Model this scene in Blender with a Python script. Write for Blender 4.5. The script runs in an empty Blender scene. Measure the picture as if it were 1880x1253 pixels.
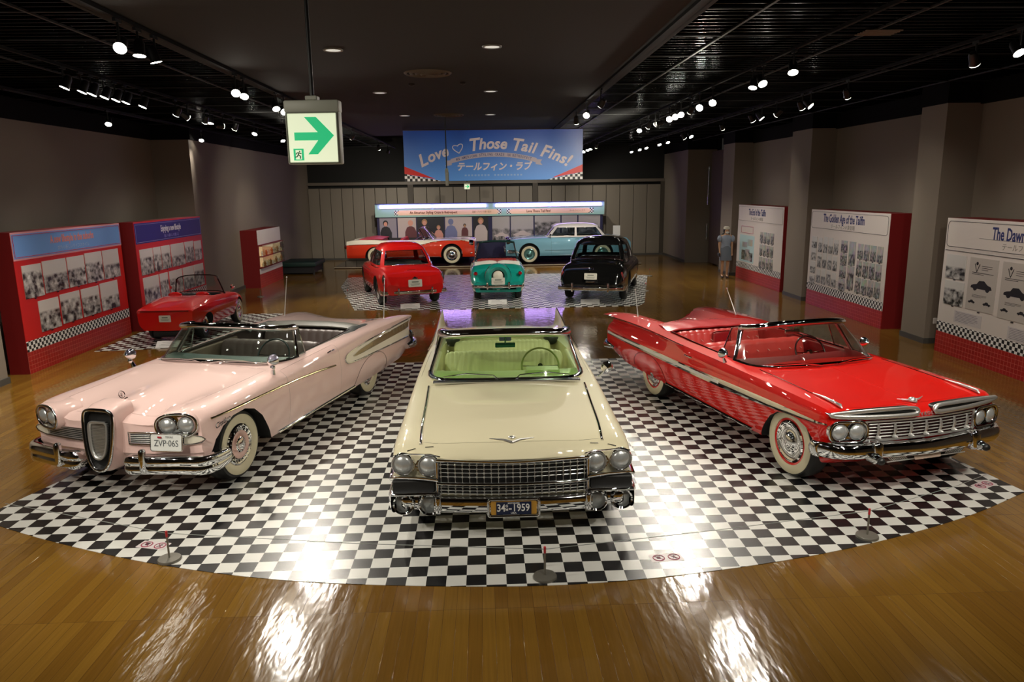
import bpy, bmesh, math, random
from mathutils import Vector, Matrix
from mathutils.bvhtree import BVHTree

SC = bpy.context.scene
C = SC.collection
PI = math.pi
random.seed(7)

# ------------------------------------------------------------------ materials
MATS = {}
def mat(name, col=(.8, .8, .8), rough=.5, metal=0., coat=0., coat_rough=.03, emit=None, strength=1., spec=.5, alpha=1., trans=0., ior=1.5):
    if name in MATS: return MATS[name]
    m = bpy.data.materials.new(name); m.use_nodes = True
    b = m.node_tree.nodes['Principled BSDF']
    b.inputs['Base Color'].default_value = (*col, 1)
    b.inputs['Roughness'].default_value = rough
    b.inputs['Metallic'].default_value = metal
    b.inputs['Coat Weight'].default_value = coat
    b.inputs['Coat Roughness'].default_value = coat_rough
    b.inputs['Specular IOR Level'].default_value = spec
    b.inputs['Transmission Weight'].default_value = trans
    b.inputs['IOR'].default_value = ior
    if emit:
        b.inputs['Emission Color'].default_value = (*emit, 1)
        b.inputs['Emission Strength'].default_value = strength
    m.diffuse_color = (*col, 1)
    MATS[name] = m
    return m

def nodes(m):
    nt = m.node_tree
    return nt, nt.nodes, nt.links, nt.nodes['Principled BSDF']

def nd(ns, t, **kw):
    n = ns.new(t)
    for k, v in kw.items():
        if k in ('ins',):
            for a, b in v.items(): n.inputs[a].default_value = b
        else: setattr(n, k, v)
    return n

def glass_mat(name, tint, gloss=.035, ior=1.5):
    if name in MATS: return MATS[name]
    m = bpy.data.materials.new(name); m.use_nodes = True
    nt = m.node_tree; ns = nt.nodes; ls = nt.links
    for n in list(ns): ns.remove(n)
    o = ns.new('ShaderNodeOutputMaterial'); mx = ns.new('ShaderNodeMixShader')
    lw = ns.new('ShaderNodeLayerWeight'); lw.inputs[0].default_value = .5
    pw = ns.new('ShaderNodeMath'); pw.operation = 'POWER'; pw.inputs[1].default_value = 4; ls.new(lw.outputs['Facing'], pw.inputs[0])
    fr = ns.new('ShaderNodeMath'); fr.operation = 'MULTIPLY_ADD'; fr.inputs[1].default_value = .9; fr.inputs[2].default_value = .045; ls.new(pw.outputs[0], fr.inputs[0])
    tr = ns.new('ShaderNodeBsdfTransparent'); tr.inputs[0].default_value = (*tint, 1)
    gl = ns.new('ShaderNodeBsdfGlossy'); gl.inputs['Roughness'].default_value = gloss
    ls.new(fr.outputs[0], mx.inputs[0]); ls.new(tr.outputs[0], mx.inputs[1]); ls.new(gl.outputs[0], mx.inputs[2])
    ls.new(mx.outputs[0], o.inputs[0])
    m.diffuse_color = (*tint, .4)
    MATS[name] = m
    return m

def srgb(h):
    h = h.lstrip('#'); r = [int(h[i:i+2], 16)/255 for i in (0, 2, 4)]
    return tuple(c/12.92 if c <= .04045 else ((c+.055)/1.055)**2.4 for c in r)

CHROME = mat('chrome', (.78, .79, .8), .045, 1.)
CHROME_B = mat('chrome_soft', (.62, .63, .64), .16, 1.)
BLACK = mat('black_void', (.006, .006, .006), .6)
RUBBER = mat('tyre_rubber', (.012, .012, .012), .55)
WHITEW = mat('whitewall_rubber', (.66, .60, .42), .45)
UNDER = mat('underbody_black', (.01, .01, .01), .7)
LENS = mat('headlamp_lens', (.62, .65, .65), .26, .6, 1., .01)
SILVER = mat('silver_bright', (.82, .82, .80), .30, .85)
REDLENS = mat('red_lamp_lens', (.25, .005, .008), .12, 0, 1.)
WHITEPAPER = mat('white_card', (.78, .77, .74), .5)
PLATE_W = mat('plate_white', (.74, .76, .73), .4)
INK = mat('black_ink', (.015, .015, .018), .5)

# ------------------------------------------------------------------ mesh builder
class MB:
    def __init__(s):
        s.v = []; s.f = []; s.m = []
    def add(s, vs, fs, mi=0):
        o = len(s.v); s.v += [tuple(p) for p in vs]
        for f in fs: s.f.append(tuple(i+o for i in f)); s.m.append(mi)
        return s
    def box(s, c, d, mi=0, rot=None, taper=None):
        x, y, z = (k/2 for k in d); vs = []
        for sz in (-1, 1):
            t = taper if (taper and sz > 0) else 1
            for sx, sy in ((-1, -1), (1, -1), (1, 1), (-1, 1)):
                p = Vector((sx*x*t, sy*y*t, sz*z))
                if rot: p = rot @ p
                vs.append(p+Vector(c))
        return s.add(vs, [(3, 2, 1, 0), (4, 5, 6, 7), (0, 1, 5, 4), (1, 2, 6, 5), (2, 3, 7, 6), (3, 0, 4, 7)], mi)
    def rbox(s, c, d, r=.02, seg=2, mi=0, rot=None):
        bm = bmesh.new(); bmesh.ops.create_cube(bm, size=1)
        for v in bm.verts: v.co = Vector((v.co.x*d[0], v.co.y*d[1], v.co.z*d[2]))
        bmesh.ops.bevel(bm, geom=list(bm.edges), offset=min(r, min(d)*.49), segments=seg, affect='EDGES', profile=.5)
        vs = [((rot @ v.co) if rot else v.co)+Vector(c) for v in bm.verts]
        bm.verts.index_update()
        fs = [[v.index for v in f.verts] for f in bm.faces]; bm.free()
        return s.add(vs, fs, mi)
    def cyl(s, p0, p1, r0, r1=None, n=16, mi=0, cap=True):
        p0 = Vector(p0); p1 = Vector(p1); r1 = r0 if r1 is None else r1
        d = (p1-p0).normalized(); a = d.orthogonal().normalized(); b = d.cross(a)
        vs = []
        for p, r in ((p0, r0), (p1, r1)):
            for i in range(n):
                t = 2*PI*i/n; vs.append(p+a*math.cos(t)*r+b*math.sin(t)*r)
        fs = [(i, (i+1) % n, n+(i+1) % n, n+i) for i in range(n)]
        if cap: fs += [tuple(range(n-1, -1, -1)), tuple(range(n, 2*n))]
        return s.add(vs, fs, mi)
    def tube(s, pts, r, n=8, closed=False, mi=0, sx=1., cap=True, up=None):
        pts = [Vector(p) for p in pts]; N = len(pts); vs = []
        rr = r if isinstance(r, (list, tuple)) else [r]*N
        prev = None
        for i, p in enumerate(pts):
            if closed: d = pts[(i+1) % N]-pts[i-1]
            else: d = pts[min(i+1, N-1)]-pts[max(i-1, 0)]
            if d.length < 1e-9: d = Vector((0, 0, 1))
            d.normalize()
            if up is not None:
                a = Vector(up)-d*d.dot(Vector(up)); a = a.normalized() if a.length > 1e-6 else d.orthogonal().normalized()
            elif prev is None: a = d.orthogonal().normalized()
            else:
                a = prev-d*prev.dot(d); a = a.normalized() if a.length > 1e-6 else d.orthogonal().normalized()
            prev = a; b = d.cross(a)
            for k in range(n):
                t = 2*PI*k/n; vs.append(p+a*math.cos(t)*rr[i]+b*math.sin(t)*rr[i]*sx)
        fs = []
        for i in range(N if closed else N-1):
            j = (i+1) % N
            for k in range(n):
                l = (k+1) % n; fs.append((i*n+k, i*n+l, j*n+l, j*n+k))
        if cap and not closed: fs += [tuple(range(n-1, -1, -1)), tuple(range((N-1)*n, N*n))]
        return s.add(vs, fs, mi)
    def lathe(s, prof, o=(0, 0, 0), axis=(0, 0, 1), n=32, mi=0):
        """prof: list of (radius, along axis)"""
        o = Vector(o); ax = Vector(axis).normalized(); a = ax.orthogonal().normalized(); b = ax.cross(a)
        vs = []
        for r, h in prof:
            for k in range(n):
                t = 2*PI*k/n; vs.append(o+ax*h+(a*math.cos(t)+b*math.sin(t))*r)
        fs = []
        for i in range(len(prof)-1):
            for k in range(n):
                l = (k+1) % n; fs.append((i*n+k, i*n+l, (i+1)*n+l, (i+1)*n+k))
        return s.add(vs, fs, mi)
    def ball(s, c, r, mi=0, n=12, sc=(1, 1, 1)):
        vs = []; fs = []; m = n//2
        for i in range(1, m):
            ph = PI*i/m
            for k in range(n):
                t = 2*PI*k/n
                vs.append((c[0]+r*sc[0]*math.sin(ph)*math.cos(t), c[1]+r*sc[1]*math.sin(ph)*math.sin(t), c[2]+r*sc[2]*math.cos(ph)))
        a = len(vs); vs.append((c[0], c[1], c[2]+r*sc[2])); vs.append((c[0], c[1], c[2]-r*sc[2]))
        for i in range(m-2):
            for k in range(n):
                l = (k+1) % n; fs.append((i*n+k, (i+1)*n+k, (i+1)*n+l, i*n+l))
        for k in range(n):
            l = (k+1) % n; fs.append((a, k, l)); fs.append((a+1, (m-2)*n+l, (m-2)*n+k))
        return s.add(vs, fs, mi)
    def grid(s, G, mi=0, closed_u=False, closed_v=False):
        R = len(G); K = len(G[0]); vs = [p for row in G for p in row]; fs = []
        for i in range(R if closed_u else R-1):
            for k in range(K if closed_v else K-1):
                a = (i+1) % R; b = (k+1) % K
                fs.append((i*K+k, i*K+b, a*K+b, a*K+k))
        return s.add(vs, fs, mi)
    def sheet(s, G, th, mi=0, nrm=None):
        """grid G thickened both ways by th along its normals: a closed solid"""
        R = len(G); K = len(G[0]); G = [[Vector(p) for p in r] for r in G]
        N = []
        for i in range(R):
            row = []
            for k in range(K):
                du = G[min(i+1, R-1)][k]-G[max(i-1, 0)][k]; dv = G[i][min(k+1, K-1)]-G[i][max(k-1, 0)]
                n = du.cross(dv); row.append(n.normalized() if n.length > 1e-9 else Vector((0, 0, 1)))
            N.append(row)
        top = [[G[i][k]+N[i][k]*th/2 for k in range(K)] for i in range(R)]
        bot = [[G[i][k]-N[i][k]*th/2 for k in range(K)] for i in range(R)]
        vs = [p for r in top for p in r]+[p for r in bot for p in r]; o = R*K; fs = []
        for i in range(R-1):
            for k in range(K-1):
                a, b, c, d = i*K+k, i*K+k+1, (i+1)*K+k+1, (i+1)*K+k
                fs.append((a, d, c, b)); fs.append((o+a, o+b, o+c, o+d))
        for i in range(R-1):
            a, d = i*K, (i+1)*K; fs.append((a, o+a, o+d, d))
            a, d = i*K+K-1, (i+1)*K+K-1; fs.append((a, d, o+d, o+a))
        for k in range(K-1):
            a, b = k, k+1; fs.append((a, b, o+b, o+a))
            a, b = (R-1)*K+k, (R-1)*K+k+1; fs.append((a, o+a, o+b, b))
        return s.add(vs, fs, mi)
    def prism(s, poly, z0, z1, mi=0, M=None):
        n = len(poly); vs = [Vector((p[0], p[1], z0)) for p in poly]+[Vector((p[0], p[1], z1)) for p in poly]
        if M: vs = [M @ v for v in vs]
        fs = [tuple(range(n-1, -1, -1)), tuple(range(n, 2*n))]+[(i, (i+1) % n, n+(i+1) % n, n+i) for i in range(n)]
        return s.add(vs, fs, mi)
    def merge(s, mesh, M=None, mi=0):
        M = M or Matrix()
        return s.add([M @ v.co for v in mesh.vertices], [tuple(p.vertices) for p in mesh.polygons], mi)
    def text(s, txt, size, M, ext=.001, bold=0., shear=0., align='CENTER', space=1., sx=1., mi=0, res=3):
        me = text_mesh(txt, size, ext, bold, shear, align, space, res)
        s.merge(me, M @ Matrix.Diagonal((sx, 1, 1, 1)), mi); bpy.data.meshes.remove(me)
        return s
    def mesh(s, name, mats, smooth=30., bevel=0., recalc=True):
        me = bpy.data.meshes.new(name); me.from_pydata(s.v, [], s.f)
        for m in (mats if isinstance(mats, (list, tuple)) else [mats]): me.materials.append(m)
        for p, i in zip(me.polygons, s.m): p.material_index = i
        if recalc or bevel:
            bm = bmesh.new(); bm.from_mesh(me)
            if recalc: bmesh.ops.recalc_face_normals(bm, faces=bm.faces)
            bm.to_mesh(me); bm.free()
        if smooth: shade(me, smooth)
        return me
    def build(s, name, mats, parent=None, smooth=30., recalc=True, **kw):
        return link(name, s.mesh(name, mats, smooth, recalc=recalc), parent, **kw)

def text_mesh(txt, size, ext, bold, shear, align, space, res):
    cu = bpy.data.curves.new('t', 'FONT'); cu.body = txt; cu.size = size; cu.extrude = ext; cu.offset = bold
    cu.shear = shear; cu.align_x = align; cu.align_y = 'CENTER'; cu.space_character = space; cu.resolution_u = res
    o = bpy.data.objects.new('t', cu); C.objects.link(o)
    dg = bpy.context.evaluated_depsgraph_get(); me = bpy.data.meshes.new_from_object(o.evaluated_get(dg))
    bpy.data.objects.remove(o); bpy.data.curves.remove(cu)
    return me

def shade(me, ang=30.):
    for p in me.polygons: p.use_smooth = True
    try: me.set_sharp_from_angle(angle=math.radians(ang))
    except Exception: pass

def link(name, me, parent=None, loc=None, rot=None, label=None, cat=None, group=None, kind=None):
    o = bpy.data.objects.new(name, me); C.objects.link(o)
    if parent: o.parent = parent
    if loc is not None: o.location = loc
    if rot is not None: o.rotation_euler = rot
    return tag(o, label, cat, group, kind)
def tag(o, label=None, cat=None, group=None, kind=None):
    if label: o['label'] = label
    if cat: o['category'] = cat
    if group: o['group'] = group
    if kind: o['kind'] = kind
    return o
def thing(name, label, cat, loc=(0, 0, 0), rz=0., group=None):
    o = bpy.data.objects.new(name, None); C.objects.link(o); o.location = loc; o.rotation_euler = (0, 0, rz)
    o.empty_display_size = .2
    return tag(o, label, cat, group)
def kids(o): return [c for c in bpy.data.objects if c.parent == o]
def copy_tree(o, parent=None, ch=None):
    c = o.copy(); C.objects.link(c)
    if parent: c.parent = parent
    for k in kids(o):
        if k is not c: copy_tree(k, c)
    return c

# ------------------------------------------------------------------ curves
def pchip(keys):
    xs = [k[0] for k in keys]; ys = [k[1] for k in keys]; n = len(xs)
    if n == 1: return lambda x: ys[0]
    h = [xs[i+1]-xs[i] for i in range(n-1)]; d = [(ys[i+1]-ys[i])/h[i] for i in range(n-1)]
    m = [0]*n
    for i in range(1, n-1):
        if d[i-1]*d[i] > 0:
            w1 = 2*h[i]+h[i-1]; w2 = h[i]+2*h[i-1]; m[i] = (w1+w2)/(w1/d[i-1]+w2/d[i])
    m[0] = d[0]; m[-1] = d[-1]
    def f(x):
        if x <= xs[0]: return ys[0]
        if x >= xs[-1]: return ys[-1]
        i = 0
        while x > xs[i+1]: i += 1
        t = (x-xs[i])/h[i]; t2 = t*t; t3 = t2*t
        return (2*t3-3*t2+1)*ys[i]+(t3-2*t2+t)*h[i]*m[i]+(-2*t3+3*t2)*ys[i+1]+(t3-t2)*h[i]*m[i+1]
    return f
def catmull(P, n, closed=False):
    """smooth polyline through points P (tuples of any dimension), n samples per span"""
    P = [Vector(p) for p in P]; N = len(P); out = []
    for i in range(N if closed else N-1):
        a = P[(i-1) % N] if (closed or i > 0) else P[0]*2-P[1]
        b = P[i]; c = P[(i+1) % N]
        d = P[(i+2) % N] if (closed or i < N-2) else P[-1]*2-P[-2]
        for k in range(n):
            t = k/n; t2 = t*t; t3 = t2*t
            out.append(.5*((2*b)+(c-a)*t+(2*a-5*b+4*c-d)*t2+(3*b-a-3*c+d)*t3))
    if not closed: out.append(P[-1])
    return out
def spline3(P, n=8, closed=False): return catmull(P, n, closed)

# ------------------------------------------------------------------ car body loft
class Body:
    """half body section swept along u. tracks: list of key lists (u, v, z). Local mesh coords (v, u-L/2, z)."""
    def __init__(s, L, tracks, us, nseg, sharp=(), bow=None):
        s.L = L; s.us = us; s.K = len(tracks)
        fv = [pchip([(k[0], k[1]) for k in t]) for t in tracks]
        fz = [pchip([(k[0], k[2]) for k in t]) for t in tracks]
        s.G = []; s.seg = []
        runs = [0]+sorted(sharp)+[s.K-1]
        for u in us:
            P = [(fv[k](u), fz[k](u)) for k in range(s.K)]
            row = []; seg = []
            for a, b in zip(runs, runs[1:]):
                pts = catmull(P[a:b+1], 1) if False else None
                Q = [Vector(p) for p in P[a:b+1]]
                for i in range(len(Q)-1):
                    p0 = Q[i-1] if i > 0 else (Q[0]*2-Q[1] if len(Q) > 2 else Q[0]*2-Q[1])
                    p1 = Q[i]; p2 = Q[i+1]
                    p3 = Q[i+2] if i+2 < len(Q) else Q[-1]*2-Q[-2]
                    if a == 0 and i == 0: p0 = Vector((-Q[1].x, Q[1].y))
                    n = nseg[a+i]
                    for k in range(n):
                        t = k/n; t2 = t*t; t3 = t2*t
                        row.append(.5*((2*p1)+(p2-p0)*t+(2*p0-5*p1+4*p2-p3)*t2+(3*p1-p0-3*p2+p3)*t3)); seg.append(a+i)
            row.append(Vector(P[-1])); seg.append(s.K-1)
            out = []
            for p in row:
                v = max(0, p.x); uu = u+(bow(u, v, p.y) if bow else 0)
                out.append(Vector((v, uu-L/2, p.y)))
            out[0].x = 0; out[-1].x = 0
            s.G.append(out)
            s.seg = seg
        s.M = len(s.G[0])
        s.build_bvh()
    def build_bvh(s):
        V = []; F = []
        for row in s.G: V += [Vector(p) for p in row]
        M = s.M
        for i in range(len(s.G)-1):
            for j in range(M-1): F.append((i*M+j, i*M+j+1, (i+1)*M+j+1, (i+1)*M+j))
        o = len(V)
        for j in range(M): V.append(Vector(s.G[0][j])); 
        s.bvh = BVHTree.FromPolygons(V, F)
    def side(s, u, z, off=0., sign=1):
        h = s.bvh.ray_cast(Vector((3, u-s.L/2, z)), Vector((-1, 0, 0)))
        if h[0] is None: return Vector((sign*1.0, u-s.L/2, z)), Vector((sign, 0, 0))
        n = h[1]; n = n if n.x > 0 else -n
        p = h[0]+n*off
        return Vector((p.x*sign, p.y, p.z)), Vector((n.x*sign, n.y, n.z))
    def top(s, v, u, off=0.):
        sg = 1 if v >= 0 else -1
        h = s.bvh.ray_cast(Vector((max(abs(v), 1e-4), u-s.L/2, 4)), Vector((0, 0, -1)))
        if h[0] is None: return Vector((v, u-s.L/2, .8)), Vector((0, 0, 1))
        n = h[1]; n = n if n.z > 0 else -n
        p = h[0]+n*off
        return Vector((p.x*sg, p.y, p.z)), Vector((n.x*sg, n.y, n.z))
    def front(s, v, z, off=0.):
        sg = 1 if v >= 0 else -1
        h = s.bvh.ray_cast(Vector((max(abs(v), 1e-4), -s.L/2-1, z)), Vector((0, 1, 0)))
        if h[0] is None: return Vector((v, -s.L/2, z)), Vector((0, -1, 0))
        n = h[1]; n = n if n.y < 0 else -n
        p = h[0]+n*off
        return Vector((p.x*sg, p.y, p.z)), Vector((n.x*sg, n.y, n.z))
    def object(s, region, nmat):
        """closed mesh; region(u, seg, v, z) -> material slot"""
        V = []; F = []; MI = []; M = s.M; R = len(s.G); idx = {}
        def vid(i, j, sg):
            if j in (0, M-1): sg = 1
            k = (i, j, sg)
            if k not in idx:
                idx[k] = len(V); p = s.G[i][j]; V.append((p.x*sg, p.y, p.z))
            return idx[k]
        for sg in (1, -1):
            for i in range(R-1):
                for j in range(M-1):
                    q = [vid(i, j, sg), vid(i, j+1, sg), vid(i+1, j+1, sg), vid(i+1, j, sg)]
                    if sg < 0: q.reverse()
                    q2 = []
                    for a in q:
                        if a not in q2: q2.append(a)
                    if len(q2) < 3: continue
                    c = (s.G[i][j]+s.G[i+1][j+1])/2
                    F.append(tuple(q2)); MI.append(region((s.us[i]+s.us[i+1])/2, s.seg[j], c.x, c.z, sg))
        for i, fl in ((0, 1), (R-1, 0)):
            for sg in (1, -1):
                q2 = []
                for j in range(M):
                    a = vid(i, j, sg)
                    if a not in q2: q2.append(a)
                if (sg < 0) == bool(fl): q2.reverse()
                F.append(tuple(q2)); MI.append(nmat-1 if fl else nmat-2)
        me = bpy.data.meshes.new('b'); me.from_pydata(V, [], F)
        for k in range(nmat): me.materials.append(slotmat(k))
        for p, m in zip(me.polygons, MI): p.material_index = m
        bm = bmesh.new(); bm.from_mesh(me)
        bmesh.ops.remove_doubles(bm, verts=bm.verts, dist=1e-5)
        bmesh.ops.recalc_face_normals(bm, faces=bm.faces)
        bm.to_mesh(me); bm.free()
        return me

def slotmat(k):
    n = 'slot_%d' % k
    return bpy.data.materials.get(n) or bpy.data.materials.new(n)

def boolean(me, cutters, op='DIFFERENCE'):
    """cutters: list of (mesh) in the same space"""
    a = bpy.data.objects.new('a', me); C.objects.link(a); tmp = []
    for c in cutters:
        b = bpy.data.objects.new('c', c); C.objects.link(b); tmp.append(b)
        m = a.modifiers.new('b', 'BOOLEAN'); m.operation = op; m.solver = 'EXACT'; m.object = b
        try: m.material_mode = 'TRANSFER'
        except Exception: pass
    dg = bpy.context.evaluated_depsgraph_get()
    r = bpy.data.meshes.new_from_object(a.evaluated_get(dg))
    bpy.data.objects.remove(a)
    for b in tmp: bpy.data.objects.remove(b)
    return r

def slot_index(me, k):
    for i, m in enumerate(me.materials):
        if m and m.name == 'slot_%d' % k: return i
    return -1

def split_slots(me, groups):
    """groups: {name: ([slot numbers], gap)} -> {name: mesh with slot numbers as material_index map}"""
    names = [m.name if m else '' for m in me.materials]
    num = {i: int(n.split('_')[1].split('.')[0]) for i, n in enumerate(names) if n.startswith('slot_')}
    out = {}
    for gname, (slots, gap) in groups.items():
        bm = bmesh.new(); bm.from_mesh(me)
        kill = [f for f in bm.faces if num.get(f.material_index, 0) not in slots]
        bmesh.ops.delete(bm, geom=kill, context='FACES')
        if gap:
            mv = {}
            for v in bm.verts:
                if any(e.is_boundary for e in v.link_edges):
                    c = Vector(); n = 0
                    for e in v.link_edges:
                        if not e.is_boundary: c += e.other_vert(v).co; n += 1
                    if n:
                        d = c/n-v.co
                        if d.length > 1e-6: mv[v] = d.normalized()*min(gap, d.length*.4)
                    else: mv[v] = Vector()
            for v, d in mv.items(): v.co += d
        for f in bm.faces: f.material_index = slots.index(num.get(f.material_index, 0))
        m2 = bpy.data.meshes.new(gname); bm.to_mesh(m2); bm.free()
        out[gname] = m2
    return out

def cyl_cutter(c, r, half, axis=(1, 0, 0), k=1, n=48, flat=None):
    mb = MB(); c = Vector(c); a = Vector(axis)*half
    mb.cyl(c-a, c+a, r, n=n)
    me = mb.mesh('cut', [slotmat(k)], smooth=0)
    return me
def prism_cutter(poly, z0, z1, k):
    mb = MB(); mb.prism(poly, z0, z1); return mb.mesh('cut', [slotmat(k)], smooth=0)
def prism_x(poly, v0, v1, L, k):
    mb = MB(); n = len(poly); vs = [Vector((v0, p[0]-L/2, p[1])) for p in poly]+[Vector((v1, p[0]-L/2, p[1])) for p in poly]
    mb.add(vs, [tuple(range(n-1, -1, -1)), tuple(range(n, 2*n))]+[(i, (i+1) % n, n+(i+1) % n, n+i) for i in range(n)])
    return mb.mesh('cut', [slotmat(k)], smooth=0)
def arch(u, r, zc, front=0, back=0, n=14, zb=.1, up=0):
    P = [(u-r-front, zb)]
    for i in range(n+1):
        a = PI-PI*i/n; P.append((u+r*math.cos(a), zc+(r+up)*math.sin(a)))
    P.append((u+r+back, zb)); return P
def grid_cutter(mb, k): return mb.mesh('cut', [slotmat(k)], smooth=0)

def linspace(a, b, n): return [a+(b-a)*i/(n-1) for i in range(n)]
def stations(L, n, extra=()):
    us = linspace(0, L, n)
    for e in extra:
        us = [u for u in us if abs(u-e) > .018]+[e]
    return sorted(us)

def surf_strip(body, keys, w, h, sign, n=6, fn='side', off=0.0, taper=False, steps=10):
    """raised trim strip lying on the body: keys (u,z[,w]) -> cross section half round; returns grid points"""
    G = []; P = catmull([tuple(k[:2]) for k in keys], steps)
    ws = None
    if len(keys[0]) > 2:
        f = pchip([(k[0], k[2]) for k in sorted(keys)]); ws = [f(p[0]) for p in P]
    for i, p in enumerate(P):
        q, nn = getattr(body, fn)(p[0], p[1], off, sign) if fn == 'side' else body.top(p[0]*1., p[1], off)
        d = P[min(i+1, len(P)-1)]-P[max(i-1, 0)]
        if fn == 'side': tdir = Vector((0, d[0], d[1]))
        else: tdir = Vector((d[0], d[1], 0))
        tdir = tdir-nn*tdir.dot(nn); tdir.normalize(); b = nn.cross(tdir)
        ww = (ws[i] if ws else w)/2
        if fn == 'side' and ws:
            pass
        row = []
        for k in range(n+1):
            t = PI*k/n
            row.append(q+b*ww*math.cos(t)+nn*(h*math.sin(t)-.002))
        G.append(row)
    mb = MB(); mb.grid(G)
    m = n+1; R = len(G); o = 0
    mb.f.append(tuple(range(m))); mb.m.append(0); mb.f.append(tuple(range((R-1)*m, R*m))[::-1]); mb.m.append(0)
    return mb

def channel_cushion(w, pitch, prof, amp=.008, per=8, mb=None, M=None):
    """closed cushion: prof = closed list of (y,z) outline, swept along x with vertical channels"""
    mb = mb or MB(); n = max(2, int(round(w/pitch))); N = n*per; G = []
    cy = sum(p[0] for p in prof)/len(prof); cz = sum(p[1] for p in prof)/len(prof)
    for i in range(N+1):
        x = -w/2+w*i/N; a = abs(math.sin(PI*i/per)); e = min(i, N-i)/N*w
        k = 1-(.05/(e+.05))**3*.35 if e < .12 else 1
        row = []
        for y, z in prof:
            r = math.hypot(y-cy, z-cz); s = (r-amp*(1-a))/r*k if r > 0 else 1
            row.append(Vector((x, cy+(y-cy)*s, cz+(z-cz)*s)))
        G.append(row)
    if M: G = [[M @ p for p in r] for r in G]
    o = len(mb.v); mb.grid(G, closed_v=True); K = len(prof)
    mb.f.append(tuple(o+i for i in range(K))); mb.m.append(0)
    mb.f.append(tuple(o+N*K+i for i in range(K))[::-1]); mb.m.append(0)
    return mb
def rrect(w, h, r, n=5, cx=0, cy=0):
    P = []
    for qx, qy, a0 in ((1, 1, 0), (-1, 1, PI/2), (-1, -1, PI), (1, -1, 1.5*PI)):
        for i in range(n+1):
            a = a0+PI/2*i/n; P.append((cx+qx*(w/2-r)+r*math.cos(a), cy+qy*(h/2-r)+r*math.sin(a)))
    return P
def xf(poly, ang, dx, dy):
    c, s = math.cos(ang), math.sin(ang); return [(x*c-y*s+dx, x*s+y*c+dy) for x, y in poly]
def frame(o, x, y):
    """matrix with given origin, x and y directions"""
    x = Vector(x).normalized(); z = x.cross(Vector(y)).normalized(); y = z.cross(x)
    M = Matrix((x, y, z)).transposed().to_4x4(); M.translation = Vector(o); return M

def wheel(parent, L, v, u, r, width, white=(.62, .86), cap='dish', capmat=None, spoke=0, white_col=None, red=False):
    """v signed outer position"""
    sg = 1 if v > 0 else -1; R = r; w = width
    ax = (sg, 0, 0); o = (v, u-L/2, R)
    t = MB()
    prof = [(.60*R, -.02), (.62*R, 0.), (.80*R, .012), (.93*R, .004), (.985*R, -.03), (R, -.05), (R, -w+.05), (.985*R, -w+.03), (.93*R, -w), (.6*R, -w+.02), (.3*R, -w+.02), (.02, -w+.02)]
    t.lathe(prof, o, ax, n=48)
    t.lathe([(.6*R, -.02), (.5*R, -.05), (.02, -.05)], o, ax, n=48)
    # tread grooves
    W = t.build('wheel', [RUBBER], parent, 35)
    if white:
        a, b = white; q = MB(); k = []
        for i in range(7):
            f = a+(b-a)*i/6; k.append((f*R, .004+.013*math.sin(PI*min(1, max(0, (f-.6)/.36)))))
        k = [(a*R, -.01)]+k+[(b*R, -.002)]
        q.lathe(k, o, ax, n=48); q.build('whitewall', [white_col or WHITEW], W, 60)
        if red:
            q = MB(); q.lathe([((a-.07)*R, -.012), ((a-.055)*R, .003), ((a-.005)*R, .006), (a*R, -.01)], o, ax, n=48)
            q.build('wheel_rim', [red], W, 60)
    c = MB()
    e = (white[0] if white else .62)*R*(.88 if red else .985)
    if cap == 'dish':
        c.lathe([(e, -.012), (e, .006), (e*.93, .014), (e*.86, .004), (e*.6, -.006), (e*.42, .006), (e*.36, .022), (e*.2, .034), (e*.01, .038)], o, ax, n=48)
    elif cap == 'flat':
        c.lathe([(e, -.012), (e, .008), (e*.9, .016), (e*.7, .012), (e*.5, .020), (e*.3, .026), (e*.01, .028)], o, ax, n=40)
    if spoke:
        A = Vector((0, 1, 0)); B = Vector((0, 0, 1)); O = Vector(o)
        for i in range(spoke):
            an = 2*PI*i/spoke; d = A*math.cos(an)+B*math.sin(an)
            c.cyl(O+d*e*.62+Vector((sg*.006, 0, 0)), O+d*e*.84+Vector((sg*.014, 0, 0)), .006*R/.36, n=6)
    c.build('hubcap', [capmat or CHROME], W, 40)
    return W

def lamp_round(mb_ring, mb_lens, c, d, r, depth=.05, rim=.012, n=28):
    """ring + lens facing d"""
    mb_ring.lathe([(r*1.02, -depth), (r+rim, -depth*.5), (r+rim, 0), (r+rim*.5, rim*.8), (r*.97, .002), (r*.93, -.012)], c, d, n)
    mb_lens.lathe([(r*.95, -.008), (r*.9, .002), (r*.7, .014), (r*.4, .024), (r*.15, .028), (.001, .029)], c, d, n)
# ------------------------------------------------------------------ shared car parts
S_BODY, S_HOOD, S_DL, S_DR, S_DECK, S_CAV, S_WELL, S_X1, S_X2, S_REAR, S_FRONT = range(11)
def paint(name, col, flake=0):
    m = mat(name, col, .5, flake, 1., .012, spec=.12); m.node_tree.nodes['Principled BSDF'].inputs['Coat IOR'].default_value = 1.65; return m

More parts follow.
